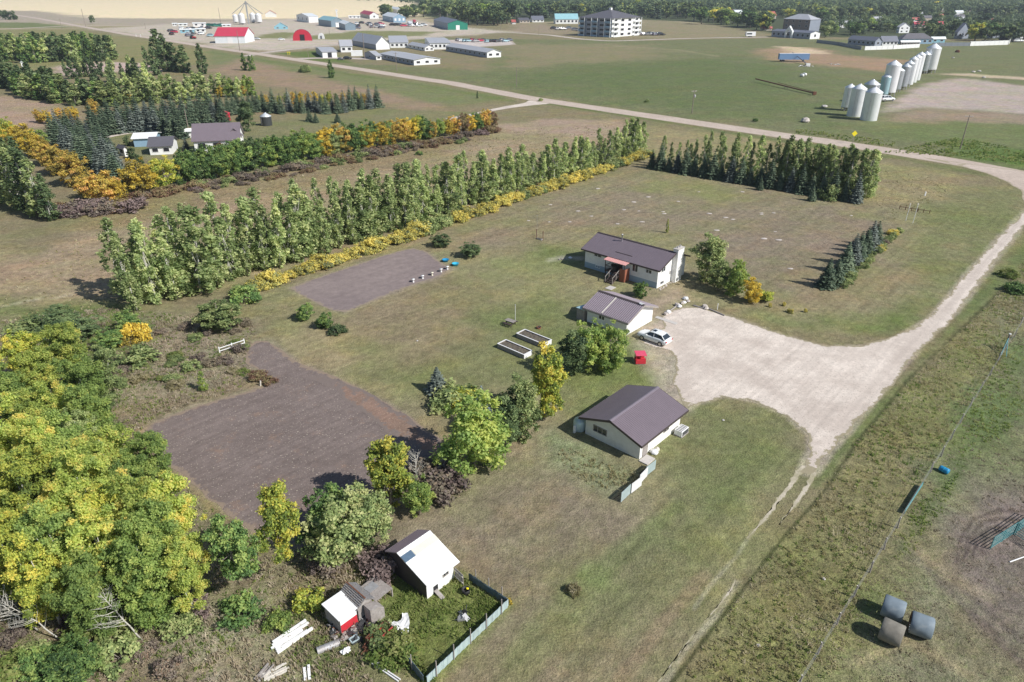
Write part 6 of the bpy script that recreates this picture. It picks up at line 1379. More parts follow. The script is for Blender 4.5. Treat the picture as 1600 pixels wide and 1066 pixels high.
B('column_shop','blue shop with white columns on its gable','shop',(615,35.5),598,634,27,20.5,'wall_blue','roof_pale',70,'L',(3,2),winmat='trim_white')
B('white_tall_hall','white hall roof behind the blue shop with white columns','hall',(622,24),606,634,15,11,'shop_white','roof_pale',70,'L',(0,0))
B('green_shop','dark green metal shop with white overhead door','workshop',(700,47),678,731,36.5,28.5,'shop_green','roof_slate',75,'L',(0,0),wl='shop_blue',doorm='trim_white')
for x, y, xl, xr, e, r, w_, rf_, lb in ((270,41,266,277,36.5,35,'shop_white','roof_pale','leftmost small white shed of the trailer yard'),(279,41,276,293,37,35,'shop_white','roof_pale','white shed right of the leftmost one in the trailer yard'),(302,42,298,322,36,33,'shop_white','roof_pale','long white shed at the back of the trailer yard'),
      (282,52,278,304,46,43,'shop_sky','roof_pale','low pale shed with blue shade in the trailer yard'),(306,51,303,322,45,42,'shop_white','roof_pale','white shed nearest the red-roofed machine shed'),(347,42,345,361,38.5,37,'shop_white','roof_pale','white trailer shed behind the red-roofed machine shed'),  # low pale shed: its blue shade is put into the wall colour
      (605,30,600,612,26,24,'shop_white','roof_pale','small white shed between the shops and the trees'),(640,41,634,645,37,36,'shop_white','roof_pale','white container right of the shop with columns'),(647,39,645,650,33,32,'shop_red','roof_magenta','small dark red shed between shop and green workshop')):
    B('yard_shed', lb, 'shed', (x, y), xl, xr, e, r, w_, rf_, 80, 'R', (2, 0), maxL=60)
# care home
B('detached_garage','small white garage with open dark door by the care home drive','garage',(504.5,90.5),494,527,81.5,75,'shop_white','roof_grey',70,'R',(0,0),wl='roof_grey',doorm='deep_dark')  # dark panel for the open door, shade inside put into its colour
B('kitchen_wing','white block with grey roof at the back left of the care home','care home wing',(533,82),531,551,72.5,62.5,'shop_white','roof_grey',75,'R',(2,0))
B('main_hall','tall dark-sided hall of the care home with white gable','care home wing',(588,78),551,609,69,54,'shop_white','roof_grey',60,'L',(0,0),wl='stucco_grey')
B('dining_wing','white-walled wing right of the tall hall of the care home','care home wing',(610,75),607,638,67,56,'shop_white','roof_grey',80,'R',(4,0))
B('front_wing','long front wing of the care home with white gable','care home wing',(647,102.5),594,688,94,84.5,'shop_white','roof_grey',58,'L',(3,9),wl='stucco_grey')
B('link_block','dark-gabled low block at the left end of the front wing','care home wing',(588,94),569,596,87.5,80,'shop_white','roof_grey',60,'R',(1,1),wl='stucco_grey')
B('courtyard_wing','low grey-roofed wing behind the care home courtyard','care home wing',(664,80),638,678,75,68,'shop_white','roof_grey',62,'L',(2,4))
B('dormer_wing','middle wing of the care home with small upper windows','care home wing',(672,77.5),664,704,67.5,63.5,'shop_white','roof_grey',80,'R',(5,0))
B('right_wing','long right-hand wing of the care home with white gable','care home wing',(761,90.5),697,783,82,72,'shop_white','roof_grey',60,'L',(2,9),wl='stucco_grey')
B('delivery_trailer','white box trailer parked behind the care home garage','trailer',(549,88),547,567,80,79.5,'shop_white','shop_white',80,'R',(0,0),ov=.05,maxL=30)
# silos by the elevator leg
def silo(foot, top, wpx, mm, rm, label, legs=False, name='grain_bin', group='white grain bins of the row', hop=None, n=28, rib=True):
    g = G(*foot); h = HGT(g.x, g.y, top); R = wpx/PPM(g.x, g.y, h*.5)/2; cone = R*.62; z0 = h*.13 if legs else .0
    r = thing(name, label, 'grain bin', g, 0, group); hc = h-cone
    prof = []; k = int((hc-z0)/.55)
    for i in range(k+1):
        z = z0+(hc-z0)*i/k; prof += [(R*.985 if rib else R, z), (R, z+.1)] if i < k else [(R, z)]
    MB().lathe(prof, n).build('shell', M[mm], r, True)
    MB().lathe([(R*1.03, hc-.05), (R*1.03, hc+.02), (R*.16, h-.15)], n).build('roof', M[rm], r, True); MB().lathe([(R*.18,h-.2),(R*.18,h-.02),(.01,h+.05)],12).build('cap', M['steel'], r, True)
    if legs:
        MB().lathe([(R*.97,z0+.05),(R*.2,max(.35,z0-R*.5)),(.01,max(.35,z0-R*.5))],n).build('hopper', M['dull_steel'], r, True)
        for i in range(8):
            t = 2*math.pi*i/8; MB().bar((R*.95*math.cos(t),R*.95*math.sin(t),0),(R*.95*math.cos(t),R*.95*math.sin(t),z0+.2),.16).build('leg', M['dull_steel'], r)
    ld = MB(); t = -2.2; cx, cy = (R+.12)*math.cos(t), (R+.12)*math.sin(t); tx, ty = -math.sin(t)*.2, math.cos(t)*.2
    for s in (-1, 1): ld.bar((cx+tx*s, cy+ty*s, .3), (cx+tx*s, cy+ty*s, hc), .05)
    k = int(hc/.6)
    for i in range(k): ld.bar((cx-tx, cy-ty, .5+i*.6), (cx+tx, cy+ty, .5+i*.6), .04)
    ld.build('ladder', M['dull_steel'], r); return r
for i, (fx, fy, tp, w_) in enumerate(((369,36,21.8,8),(379,38.5,20,10),(396,36,19.5,9),(405,36.5,20.2,10))): silo((fx,fy), tp, w_, 'bin_white','bin_white','white silo by the elevator leg, %s from the left' % ordn(i+1), True, 'silo', 'silos by the elevator leg', n=20)
el = thing('elevator_leg', 'tall grain elevator leg with spouts spreading to the four silos', 'elevator', G(389,38)); H_ = HGT(el.location.x, el.location.y, 2.0)
f = MB(); f.bar((0,0,0),(0,0,H_),1.4); f.build('leg_tower', M['steel'], el)
for dx in (-22,-12,13,22): MB().bar((0,0,H_-1),(dx*.85,0,H_*.45),.6).build('spout', M['steel'], el)
tw = thing('white_pylon', 'slim white pylon sign behind the blue-grey shops', 'pylon', G(527,30)); hh = HGT(tw.location.x, tw.location.y, 15); MB().bar((0,0,0),(0,0,hh*.8),1.4).build('mast', M['trim_white'], tw); MB().box(-1.6,1.6,-.3,.3,hh*.8,hh).build('head', M['trim_white'], tw)
# grain bins on the right
SB = [((1356.5,187.5),135.5,25,'bin_white','bin_white','white flat-bottomed grain bin nearest the road, right of the front pair',False),
      ((1334,181.5),131,22,'bin_white','bin_white','white flat-bottomed grain bin just left of the nearest one',False),
      ((1322,172.5),131,17,'bin_white','bin_white','narrow white hopper bin at the left of the front three',True),
      ((1357,160),124,23,'bin_grey','bin_roof','squat galvanised bin with wide grey roof behind the front three',False),
      ((1379,151.5),115,15,'bin_blue','bin_roof','pale turquoise bin left of the tall white one',True),
      ((1386,151),94,21.5,'bin_white','bin_white','tall white hopper bin standing high in the middle of the row',True),
      ((1398,144),105,15,'bin_grey','bin_roof','grey galvanised hopper bin right of the tall white one',True),
      ((1408,140),99,15,'bin_grey','bin_roof','grey galvanised hopper bin, second right of the tall white one',True),
      ((1413,136),94,15,'bin_grey','bin_roof','grey hopper bin with dotted roof hatches in mid row',True),
      ((1419,132),88,13,'bin_white','bin_white','narrow white bin, left one of the white trio in the row',False),
      ((1424.5,128.5),85,13,'bin_white','bin_white','narrow white bin, middle one of the white trio in the row',False),
      ((1430,125),81,13,'bin_white','bin_white','narrow white bin, right one of the white trio in the row',False),
      ((1440,115),80,15,'bin_grey','bin_roof','pale blue-grey bin left of the farthest tall white one',True),
      ((1450,114),68,21,'bin_white','bin_white','farthest and tallest white bin at the top end of the row',True)]
for a in SB: silo(a[0], a[1], a[2], a[3], a[4], a[5], a[6])
au = thing('grain_auger', 'long rusty grain auger lying in the green field', 'auger', G(1272,149)); a = G(1272,149); b = G(1180,128); d = b-a
MB().tube([(0,0,.8),tuple(d+Vector((0,0,1.4)))],.28,10).build('tube', M['rust'], au); MB().tube([(0,0,1.3),tuple(d*.6+Vector((0,0,1.9)))],.1).build('drive_pipe', M['rust'], au)
f = MB(); f.bar(d*.45+Vector((-1,0,0)), d*.45+Vector((0,0,1.2)), .15); f.bar(d*.45+Vector((1,0,0)), d*.45+Vector((0,0,1.2)), .15); f.build('undercarriage', M['dark_grey'], au); MB().box(-.7,.7,-.5,.5,.2,1.5).build('intake', M['rust'], au)
a2 = thing('tilted_auger', 'blue grain auger leaning up across the blue trailer', 'auger', G(1262,103)); a = G(1262,103); b = G(1236,94); MB().tube([(0,0,.6),tuple(b-a+Vector((0,0,4.6)))],.22,8).build('tube', M['roof_slate'], a2); MB().box(-1.2,1.2,-.8,.8,0,1.3).build('intake', M['trim_white'], a2)
for k in (-1,1): MB().tube([(k*1.4-.1,0,.45),(k*1.4+.1,0,.45)],.45,12).build('wheel', M['black'], a2)
junk('field_machinery','rusty and white farm machinery beside the blue trailer',1260,104,('trim_white','rust'),18,2.6).scale=(1.6,1.6,1.6)
junk('field_machinery','small dark and white implement right of the blue trailer',1303,101,('trim_white','dark_grey'),12,2).scale=(1.6,1.3,1.2)
for px, py, lab in ((1253,120,'white tank lying in the green field below the blue trailer'),(1257,118.5,'smaller white drum beside the white tank in the green field')):
    r = thing('field_tank', lab, 'tank', G(px,py), .4); f = MB(); f.M = Matrix.Translation((0,0,.7)) @ Matrix.Rotation(math.pi/2,4,'X'); f.lathe([(.01,-1),(.6,-.95),(.7,-.6),(.7,.6),(.6,.95),(.01,1)],16); f.build('tank_body', M['trim_white'], r, True); MB().box(-.5,.5,-.8,.8,0,.2).build('cradle', M['dark_grey'], r)
bt = thing('semi_trailer', 'long blue semi trailer parked in the green field', 'trailer', G(1239,96.5), -.02); MB().box(-9.2,9.2,-1.4,1.4,1.3,4.7).build('box', M['trailer_blue'], bt); MB().box(-9.25,9.25,-1.45,1.45,4.702,4.8).build('roof_rail', M['trim_white'], bt)
for x in (-7.4,-6.0):
    for y in (-1.2,1.2): MB().tube([(x,y-.15,.55),(x,y+.15,.55)],.55,14).build('wheel', M['black'], bt)
MB().box(6,6.3,-1.2,1.2,0,1.3).build('landing_leg', M['dark_grey'], bt)
tag(MB().rock((0,0,.3),1.5,sz=.9,n=10).build('boulder', M['stone'], loc=G(1258,191)), 'large pale boulder in the grass left of the grain bins', 'boulder')
tag(MB().rock((0,0,.3),1.2,sz=.6,n=10).build('boulder', M['concrete'], loc=G(1288,168)), 'grey boulder in the shade left of the grain bins', 'boulder')
tag(MB().rock((0,0,.3),1.6,sz=.9,n=9).build('boulder', M['rust'], loc=G(1496,82)), 'dark rounded object alone in the far green field', 'boulder')
for px, py in ((1489,91),(1521,113),(1530,112),(1537,122)): tag(MB().rock((0,0,.2),1.0,sz=.6).build('debris_pile', M['concrete'], loc=G(px,py)), {1489:'white scrap alone in the far green field',1521:'left pale debris pile by the dirt lot',1530:'right pale debris pile by the dirt lot',1537:'pale rubble on the track by the dirt lot'}[px], 'debris')

# apartments, hotel, houses
ap, h, rc, L, Wd = B('apartment_block','four-storey apartment block with brown hipped roof and white balconies','apartment block',(955,58.5),905,998,29,15,'white_wall','roof_dark',43,'L',(0,0),hip=True,wl='stucco_grey',ov=1.5)  # left facade's shade is put into the darker end wall colour
# ridge along L: x- face is the shaded long side, y- the sunny one
for fc, U, pos, nb in (('x-', L, Wd/2, 5), ('y-', Wd, L/2, 4)):
    for s in range(4):
        z = h/4*s
        for k in range(nb):
            u = -U/2+U*(k+.5)/nb
            window_far(ap, fc, pos, u, z+h/4*.52, U/nb*(.7 if fc == 'x-' else .42), h/4*.5)
        for k in ((0, nb-1, nb//2) if fc == 'x-' else (0, nb-1)):
            u = -U/2+U*(k+.5)/nb; bb_ = U/nb*.46
            f = MB(); fbox_out(f, fc, pos, u-bb_, u+bb_, z+.1, z+.45, .1, 2.2); fbox_out(f, fc, pos, u-bb_, u+bb_, z+.45, z+1.6, 2.05, 2.2); f.build('balcony', M['shop_white' if fc == 'y-' else 'wall_blue'], ap)
    for k in ((0, nb-1, nb//2) if fc == 'x-' else (0, nb-1)):
        u = -U/2+U*(k+.5)/nb
        for d_ in (-1, 1): f = MB(); fbox_out(f, fc, pos, u+d_*U/nb*.46-.25, u+d_*U/nb*.46+.25, 0, h, 2.0, 2.4); f.build('balcony_column', M['shop_white'], ap)
MB().box(-1.2,1.2,-1.2,1.2,h+rc-.6,h+rc+1.6).build('roof_cupola', M['trim_white'], ap)
B('hotel_tower','grey four-storey hotel block with pale end wall','hotel',(1263,52),1222,1279,31,22,'stucco_grey','roof_grey',55,'L',(0,4),storeys=3,hip=True,wl='brick_brown')
ht_ = None
ht, h, rc, L, Wd = B('hotel_lobby','low front wing of the hotel with white walls and entrance gable','hotel wing',(1265,61.5),1205,1280,52,47,'shop_white','roof_slate',58,'L',(1,8),wl='stucco_grey')
g_ = MB(); g_.prism([(-4,0),(-2.6,0),(-2.6,4),(0,7),(2.6,4),(2.6,0),(4,0),(4,5.5),(0,10),(-4,5.5)],-2,0); e_ = g_.build('entrance_gable', M['shop_white'], ht); e_.rotation_euler[2] = -math.pi/2; e_.location = (-Wd/2-.2, L*.02, 0)
B('dark_bungalow','grey bungalow with dark roof beyond the dark garden fence','house',(1366,72.5),1324,1376,64,57,'stucco_grey','roof_slate',60,'L',(1,6))
B('white_blue_bungalow','bungalow with pale blue walls and long dark roof behind the white fence','house',(1378,71.5),1370,1402,64.5,55,'shop_white','roof_slate',82,'R',(4,0))
B('low_dark_house','long low dark-roofed house left of the tall bins','house',(1408,69),1398,1456,61,52,'wall_blue','roof_dark',84,'R',(6,0),hip=True)
B('glazed_porch','white-framed low porch building in front of the long dark house','porch',(1407,72),1405,1436,65.5,63.5,'brick_brown','trim_white',84,'R',(6,0),maxL=60)
B('red_roof_school','long building with red roof among the town trees','building',(1428,44),1424,1474,38,32,'wall_tan','roof_magenta',84,'R',(8,0))
B('white_house','white two-storey house left of the red-roofed building','house',(1404,52),1400,1420,42,36,'shop_white','roof_grey',70,'L',(2,2),storeys=2)
B('teal_outbuilding','pale teal outbuilding behind the far white fence','outbuilding',(1455,67),1452,1476,60.5,56,'shop_sky','roof_pale',84,'R',(2,0))
B('steep_roof_house','grey house with steep dark roof above the far white fence','house',(1494,61),1490,1512,50,36,'stucco_grey','roof_slate',65,'L',(2,1))
B('grey_gable_house','grey-brown house with wide roof at the upper right','house',(1545,60),1540,1571,50,40,'stucco_grey','roof_dark',70,'R',(3,1))
for x, y, xl, xr, e, r, wl_, rf_, lb in ((1193,30,1186,1212,24,18,'wall_tan','roof_rust','brown-roofed house among trees left of the hotel'),(1290,42,1286,1322,38,34,'wall_tan','roof_grey','long low grey-roofed house right of the hotel'),(1330,38,1326,1348,34,31,'wall_tan','roof_grey','pale-roofed house deep in the trees right of the hotel'),
     (1360,36,1358,1376,33,31,'shop_white','roof_grey','small white-trimmed house in the trees above the bungalows'),(1462,14,1459,1474,11,8,'shop_white','roof_grey','grey-roofed house high in the trees at the upper right'),(812,36,806,828,32,28,'wall_tan','roof_dark','brown-roofed house left of the turquoise-roofed hall'),
     (832,35,828,850,31,25,'shop_white','roof_slate','white house with dark roof left of the turquoise-roofed hall'),(1090,8,1076,1102,5,3,'shop_white','roof_pale','long white building deep in the town canopy'),(1139,31,1135,1148,27,24,'shop_white','roof_grey','small white house in the trees right of the meadow'),
     (1594,60,1590,1604,56,52,'shop_white','roof_slate','white house at the right picture edge behind the field'),(1190,48,1188,1206,44,40,'wall_tan','roof_rust','low brown-roofed house just left of the hotel'),(800,38,798,806,34.5,31,'shop_white','roof_rust','small white house at the left end of the tree line'),(1580,57,1577,1588,52,49,'shop_white','roof_slate','small white-walled house near the right picture edge')):
    B('town_house', lb, 'house', (x, y), xl, xr, e, r, wl_, rf_, 78, 'R', (3, 0), maxL=90)
B('turquoise_hall','white hall with turquoise roof left of the apartment block','hall',(868,37.5),865,903,30,21.5,'shop_white','roof_teal',84,'R',(6,0))
# white and dark fences at the edge of town
def farfence(pts, mm, lab, h):
    p = [G(*q) for q in pts]; r = thing('garden_fence', lab, 'fence', p[0])
    for i in range(len(p)-1):
        a, b = p[i]-p[0], p[i+1]-p[0]; L = (b-a).length; n = max(1, int(L/5)); f = MB()
        for k in range(n):
            q0 = a.lerp(b, k/n); q1 = a.lerp(b, (k+.96)/n); f.bar(q0+Vector((0,0,h/2)), q1+Vector((0,0,h/2)), .15, h)
        f.build('panels', M[mm], r)
        f = MB()
        for k in range(n+1): q0 = a.lerp(b, k/n); f.box(q0.x-.15,q0.x+.15,q0.y-.15,q0.y+.15,0,h+.3)
        o = f.build('posts', M[mm], r)
farfence([(1351,78.5),(1395,77),(1436,74.5)], 'trim_white', 'white vinyl fence behind the bungalows', 2.6)
farfence([(1457,72.5),(1515,72)], 'fence_grey', 'shaded grey-blue fence right of the tall bins', 2.6)  # white fence in shade, the shade put into a grey colour
farfence([(1515,72),(1575,70),(1577,68)], 'trim_white', 'bright white fence at the upper right edge of the field', 3.2)
farfence([(1276,67),(1310,71),(1345,78)], 'fence_grey', 'dark garden fence right of the hotel', 2.4)
# neighbours' place
B('farmhouse','white farmhouse with grey-brown roof among the hedgerow trees','farmhouse',(311,236),297,378,215,193,'white_wall','brown_roof',78,'R',(3,0),wl='wall_blue',maxL=40,Wo=8.5,Lo=12)
B('farmhouse_wing','white gable wing at the right end of the farmhouse','farmhouse wing',(360,236),352,381,212,196,'white_wall','brown_roof',75,'L',(1,0),maxL=30)
B('long_garage','long low white garage with dark roof left of the farmhouse','garage',(240,238),222,274,226,214,'white_wall','roof_dark',76,'R',(2,0),wl='wall_blue',maxL=40,Wo=8.5)
B('white_roof_garage','garage with white roof behind the long low one','garage',(215,226),208,247,218,211,'wall_blue','white_roof',76,'R',(0,0),maxL=40,Wo=8)
B('garden_shed','small white gabled shed at the left of the yard','shed',(196,245),188,200,236,229,'white_wall','roof_dark',40,'L',(0,1),maxL=20)
B('barn_shed','tiny red barn-style shed with white trim','shed',(342,190),340,357,183,175,'shop_red','shop_red',85,'L',(1,0),doorm='trim_white',Lo=4,Wo=3.6,ov=.15)
B('sunroom','white-roofed annex between garage and farmhouse','annex',(283,216),280,300,209,206,'white_wall','white_roof',78,'R',(0,0),maxL=20)
silo((417,196), 176, 17, 'dark_grey', 'bin_roof', 'dark rusted grain bin with pale roof behind the hedgerow', False, 'old_grain_bin', None)
B('far_barn','pale blue-roofed barn behind the trees at the left picture edge','barn',(34,104),-20,36,98,91,'shop_white','roof_pale',60,'L',(0,0),maxL=60)
B('far_white_shed','white sheds showing through the trees at the left picture edge','shed',(40,128),2,44,122,120,'shop_white','shop_white',60,'L',(0,0),maxL=40)

# utility poles
def pole(px, py, top, lab, xarm=True, lean=0.0, transf=False):
    g = G(px, py); h = HGT(g.x, g.y, top); r = thing('utility_pole', lab, 'utility pole', g, random.uniform(0,.6)); s = max(1, h/10)
    MB().tube([(0,0,0),(lean*h,0,h)],[.17*s,.11*s],9).build('mast', M['timber_pole'], r)
    if xarm:
        MB().bar((-1.1*s+lean*h,0,h-.5),(1.1*s+lean*h,0,h-.5),.13*s).build('crossarm', M['timber_pole'], r); f = MB()
        for x in (-1,-.4,.4,1): f.box(x*s+lean*h-.05*s,x*s+lean*h+.05*s,-.05*s,.05*s,h-.44,h-.2)
        f.build('insulators', M['trim_white'], r)
    if transf: MB().lathe([(.01,0),(.32,0),(.34,.1),(.34,.9),(.2,1.0),(.01,1.05)],14,c=(.5,0,h-2.6)).build('transformer', M['dull_steel'], r, True)
    return r
pole(1500,233,180,'dark utility pole by the road at the right, below the grain bins')
pole(1081,177,141,'pale utility pole with transformer beside the main road','' == '',0,True)
pole(807,136,105,'thin utility pole by the road above the access track',False)
pole(620,112,82,'pale utility pole in front of the care home'); pole(570,92,52,'slender pole rising over the tall care home hall',False)
pole(375,80,48,'slender white pole in front of the red-roofed machine shed',False); pole(482,90,78,'short pole in the grass beside the garage of the care home',False)
for x, y, t in ((134,42,14),(228,46,36),(97,45,30),(515,54,44),(345,36,12),(705,40,28),(730,42,30),(782,46,32),(842,56,40)): pole(x, y, t, 'thin distant utility pole, %s' % {134:'at the road fork, upper left',228:'left of the trailer yard',97:'short one left of the road fork',515:'between the red arched workshop and the blue shops',345:'behind the red-roofed machine shed',705:'against the trees left of the green workshop',730:'right behind the green workshop',782:'in front of the tree line right of the green workshop',842:'beside the road left of the apartment block'}[x], False)
pole(295,205,172,"leaning white pole beside the neighbours' farmhouse",False,0.0)
for i, (x, y, t) in enumerate(((1415,345,318),(1426,349,318))): 
    r = thing('slim_post', ('left' if i == 0 else 'right')+' slim white post on the lawn right of the corner belt', 'post', G(x,y)); h = HGT(r.location.x, r.location.y, t); MB().tube([(0,0,0),(.1,0,h)],.05,7).build('pole', M['trim_white'], r); MB().box(-.05,.2,-.05,.05,h-.2,h-.02).build('birdhouse', M['pale_wood'], r)
ys = thing('road_sign', 'yellow diamond road sign behind the corner belt', 'road sign', G(1332,224)); MB().tube([(0,0,0),(0,0,2.9)],.06).build('post', M['grey_wood'], ys); f = MB(); f.prism([(0,2.0),(.85,2.85),(0,3.7),(-.85,2.85)],-.1,-.07); f.build('sign_plate', M['yellow_sign'], ys)
for px in (1424,1440,1456): 
    pass
fr = thing('low_rail', 'low dark rail fence at the right end of the corner lawn', 'fence', G(1405,327)); a = G(1405,327); b = G(1452,334); d = b-a; fr.rotation_euler[2] = math.atan2(d.y,d.x); L = d.length
MB().box(0,L,-.04,.04,.5,.6).build('rail', M['rust'], fr)
for k in range(6): MB().box(L*k/5-.06,L*k/5+.06,.042,.14,0,.8).build('post', M['rust'], fr)
for i, (x, y) in enumerate(((213,58),(220,58),(450,86),(453,86),(1445,306))): tag(MB().box(-.12,.12,-.1,.1,0,.8 if i == 4 else 1.6).rock((0,0,.8 if i == 4 else 1.6),.2 if i == 4 else .6).build('marker', M['yellow_sign'] if i in (2,3) else M['trim_white'], loc=G(x,y)), ['left white marker by the main road at upper left','right white marker by the main road at upper left','left small yellow marker on the care home lawn','right small yellow marker on the care home lawn','small white marker at the curve of the road'][i], 'marker')

# ---------------------------------------------------------------- vehicles
def car(label, loc, rz, body='car_white', kind='crossover', group=None):
    r = thing('parked_car', label, 'car', loc, rz, group)
    W2 = .9; st = [(-2.28,.42,.80,.86),(-2.15,.30,.95,.93),(-1.6,.28,1.02,.99),(-.9,.27,1.03,1.0),(.6,.27,1.0,1.0),(1.3,.28,.94,.98),(1.95,.30,.84,.93),(2.25,.40,.70,.80)]
    vs = []; fs = []
    for x, zb, zt, w in st:
        w *= W2; vs += [(x,-w*.9,zb),(x,-w,zb+.12),(x,-w,zt-.22),(x,-w*.9,zt-.04),(x,-w*.6,zt),(x,w*.6,zt),(x,w*.9,zt-.04),(x,w,zt-.22),(x,w,zb+.12),(x,w*.9,zb)]
    for i in range(len(st)-1):
        for k in range(10): k2 = (k+1) % 10; fs.append((i*10+k, i*10+k2, (i+1)*10+k2, (i+1)*10+k))
    fs += [tuple(range(9,-1,-1)), tuple(70+k for k in range(10))]
    MB().add(vs, fs).build('body', M[body], r, True, bevel=0)
    st = [(-1.98,.98,.98,.72),(-1.5,.99,1.38,.60),(-.9,1.0,1.49,.60),(-.1,1.0,1.50,.60),(.35,.99,1.42,.60),(1.02,.96,.97,.70)]
    vs = []; fs = []
    for x, zb, zt, w in st: vs += [(x,-.80,zb-.02),(x,-w,zt),(x,w,zt),(x,.80,zb-.02)]
    for i in range(len(st)-1):
        for k in range(4): k2 = (k+1) % 4; fs.append((i*4+k, i*4+k2, (i+1)*4+k2, (i+1)*4+k))
    MB().add(vs, fs).build('windows', M['glass'], r)
    f = MB(); f.add([(-1.5,-.56,1.41),(-1.5,.56,1.41),(-.9,.58,1.515),(-.9,-.58,1.515),(-.1,.58,1.525),(-.1,-.58,1.525),(.32,.55,1.45),(.32,-.55,1.45)], [(0,3,2,1),(3,5,4,2),(5,7,6,4)])
    for s in (-1, 1):
        f.bar((-1.95,s*.77,1.0),(-1.45,s*.62,1.41),.08); f.bar((1.0,s*.77,.99),(.33,s*.61,1.45),.07); f.bar((-.35,s*.8,1.0),(-.35,s*.62,1.48),.06); f.bar((-1.5,s*.6,1.42),(-.5,s*.61,1.5),.07); f.bar((-.5,s*.61,1.5),(.35,s*.6,1.45),.07)
    o = f.build('roof', M[body], r); so = o.modifiers.new('t', 'SOLIDIFY'); so.thickness = .02
    MB().box(-.3,.15,-.3,.3,1.523,1.535).build('sunroof', M['glass'], r)
    for x in (-1.42,1.32):
        for s in (-1, 1):
            w = MB(); y = s*.82; w.tube([(x,y-.11,.33),(x,y+.11,.33)],.33,20); wo = w.build('wheel', M['black'], r); e = MB(); e.tube([(x,y+s*.112-.01,.33),(x,y+s*.112+.01,.33)],.21,14); e.build('rim', M['rim'], wo)
    for s in (-1, 1):
        MB().box(2.0,2.2,s*.62-.16,s*.62+.16,.60,.74).build('headlight', M['glass'], r, bevel=.03); MB().box(-2.29,-2.15,s*.66-.14,s*.66+.14,.68,.84).build('tail_light', M['red_paint'], r)
        MB().box(.55,.75,s*.88,s*.88+s*.2 if s > 0 else s*.88,.98,1.1).build('mirror', M[body], r) if s > 0 else MB().box(.55,.75,-1.08,-.88,.98,1.1).build('mirror', M[body], r)
    return r
c1 = car('white crossover car parked in front of the garage on the driveway', c_ab(73.6,-41.9), AZN+math.pi/2+.0)
bodies = ['car_white','dark_grey','bin_blue','roof_magenta','dull_steel','black','rim','roof_slate']
proto = car('dark car parked beside the care home garage, left one', G(533,94), .4, 'dark_grey', group='far parked cars')
def far_car(px, py, lab, body, rz=None, sc=1.25, group='far parked cars'):
    c = copy_tree(proto); c.location = G(px, py); c.rotation_euler = (0,0,random.uniform(-.3,.5) if rz is None else rz); c.scale = (sc,sc,sc); c['label'] = lab; c['group'] = group
    for ch in KIDS.get(c.name, []):
        if ch.data and ch.material_slots and ch.material_slots[0].material == M['dark_grey']: ch.material_slots[0].link = 'OBJECT'; ch.material_slots[0].material = M[body]
    return c
far_car(543,93,'dark car parked beside the care home garage, right one','black'); far_car(402,62,'white car parked left of the red arched workshop','car_white'); far_car(440,63,'small white pickup-sized car near the red arched workshop','car_white')
pk = far_car(1385,158,'white pickup truck parked beside the grain bins','car_white',.3,1.5,'vehicles by the bins'); pk['category'] = 'pickup'; pk.name = 'parked_pickup'
for i in range(15): far_car(716+i*5.7+random.uniform(-1,1), 65+random.uniform(-1.5,2.2), 'car in the lot above the care home, %s from the left' % ordn(i+1), random.choice(bodies), random.uniform(.6,1.0), 1.5, 'cars in the lot above the care home')
for i in range(9): far_car(1000+i*4.2+random.uniform(-1,1), 55+random.uniform(-.8,.8), 'car parked right of the apartment block, %s from the left' % ordn(i+1), random.choice(bodies), None, 1.8, 'cars right of the apartment block')
for i, (x, y) in enumerate(((866,46),(873,47),(880,47),(890,46),(899,48),(905,49))): far_car(x, y, 'vehicle parked left of the apartment block, %s from the left' % ordn(i+1), random.choice(bodies), None, 2.0, 'vehicles left of the apartment block')
for i in range(16): far_car(553+random.uniform(0,45), 37+random.uniform(0,8.5), 'vehicle in the crowded gravel lot behind the small blue shop', random.choice(bodies+['car_white','car_white']), random.uniform(0,3), 1.9, 'vehicles in the crowded gravel lot')
for i in range(16): far_car(random.uniform(268,335), random.uniform(47,63) if i % 2 else random.uniform(44,50), 'vehicle in the trailer yard left of the red-roofed shed', random.choice(bodies+['car_white','car_white']), random.uniform(0,3), 1.8, 'vehicles in the trailer yard')
for i in range(7): far_car(328+i*3, 41+random.uniform(-.5,1), 'green-grey machine in the row behind the trailer yard', 'shop_green', None, 2.0, 'machines behind the trailer yard')
for i in range(9): far_car(614+i*6+random.uniform(-1,1), 41+random.uniform(-1,1.5), 'vehicle in front of the shop with columns, %s from the left' % ordn(i+1), random.choice(bodies), None, 2.0, 'vehicles before the shop with columns')
tr = thing('tractor', 'orange-red farm machine parked beside the trailer yard fence', 'tractor', G(302,61)); MB().box(-2,2,-1,1,.8,2.0).build('body', M['red_paint'], tr); MB().box(-1.6,.2,-.9,.9,2.002,3.4).build('cab', M['glass'], tr)
for x, R in ((-1.2,1.2),(1.6,.8)):
    for y in (-1.3,1.3): MB().tube([(x,y-.3,R),(x,y+.3,R)],R,14).build('wheel', M['black'], tr)
far_car(1570,65,'dark car on the road behind the bright white fence','black',0,2,'cars at the upper right'); far_car(1590,66,'light car on the road behind the bright white fence','car_white',0,2,'cars at the upper right')
cp_ = thing('camper_trailer', 'white camper trailer parked right of the road by the hotel meadow', 'trailer', G(1172,58), .1); MB().box(-4.5,4.5,-1.3,1.3,.8,4.4).build('body', M['shop_white'], cp_, bevel=.2); MB().box(-4.0,1.0,-1.33,-1.302,2.2,3.4).build('window_band', M['glass'], cp_)
for x in (-1,.6): MB().tube([(x,-1.3,.5),(x,1.3,.5)],.5,12).build('wheel', M['black'], cp_)

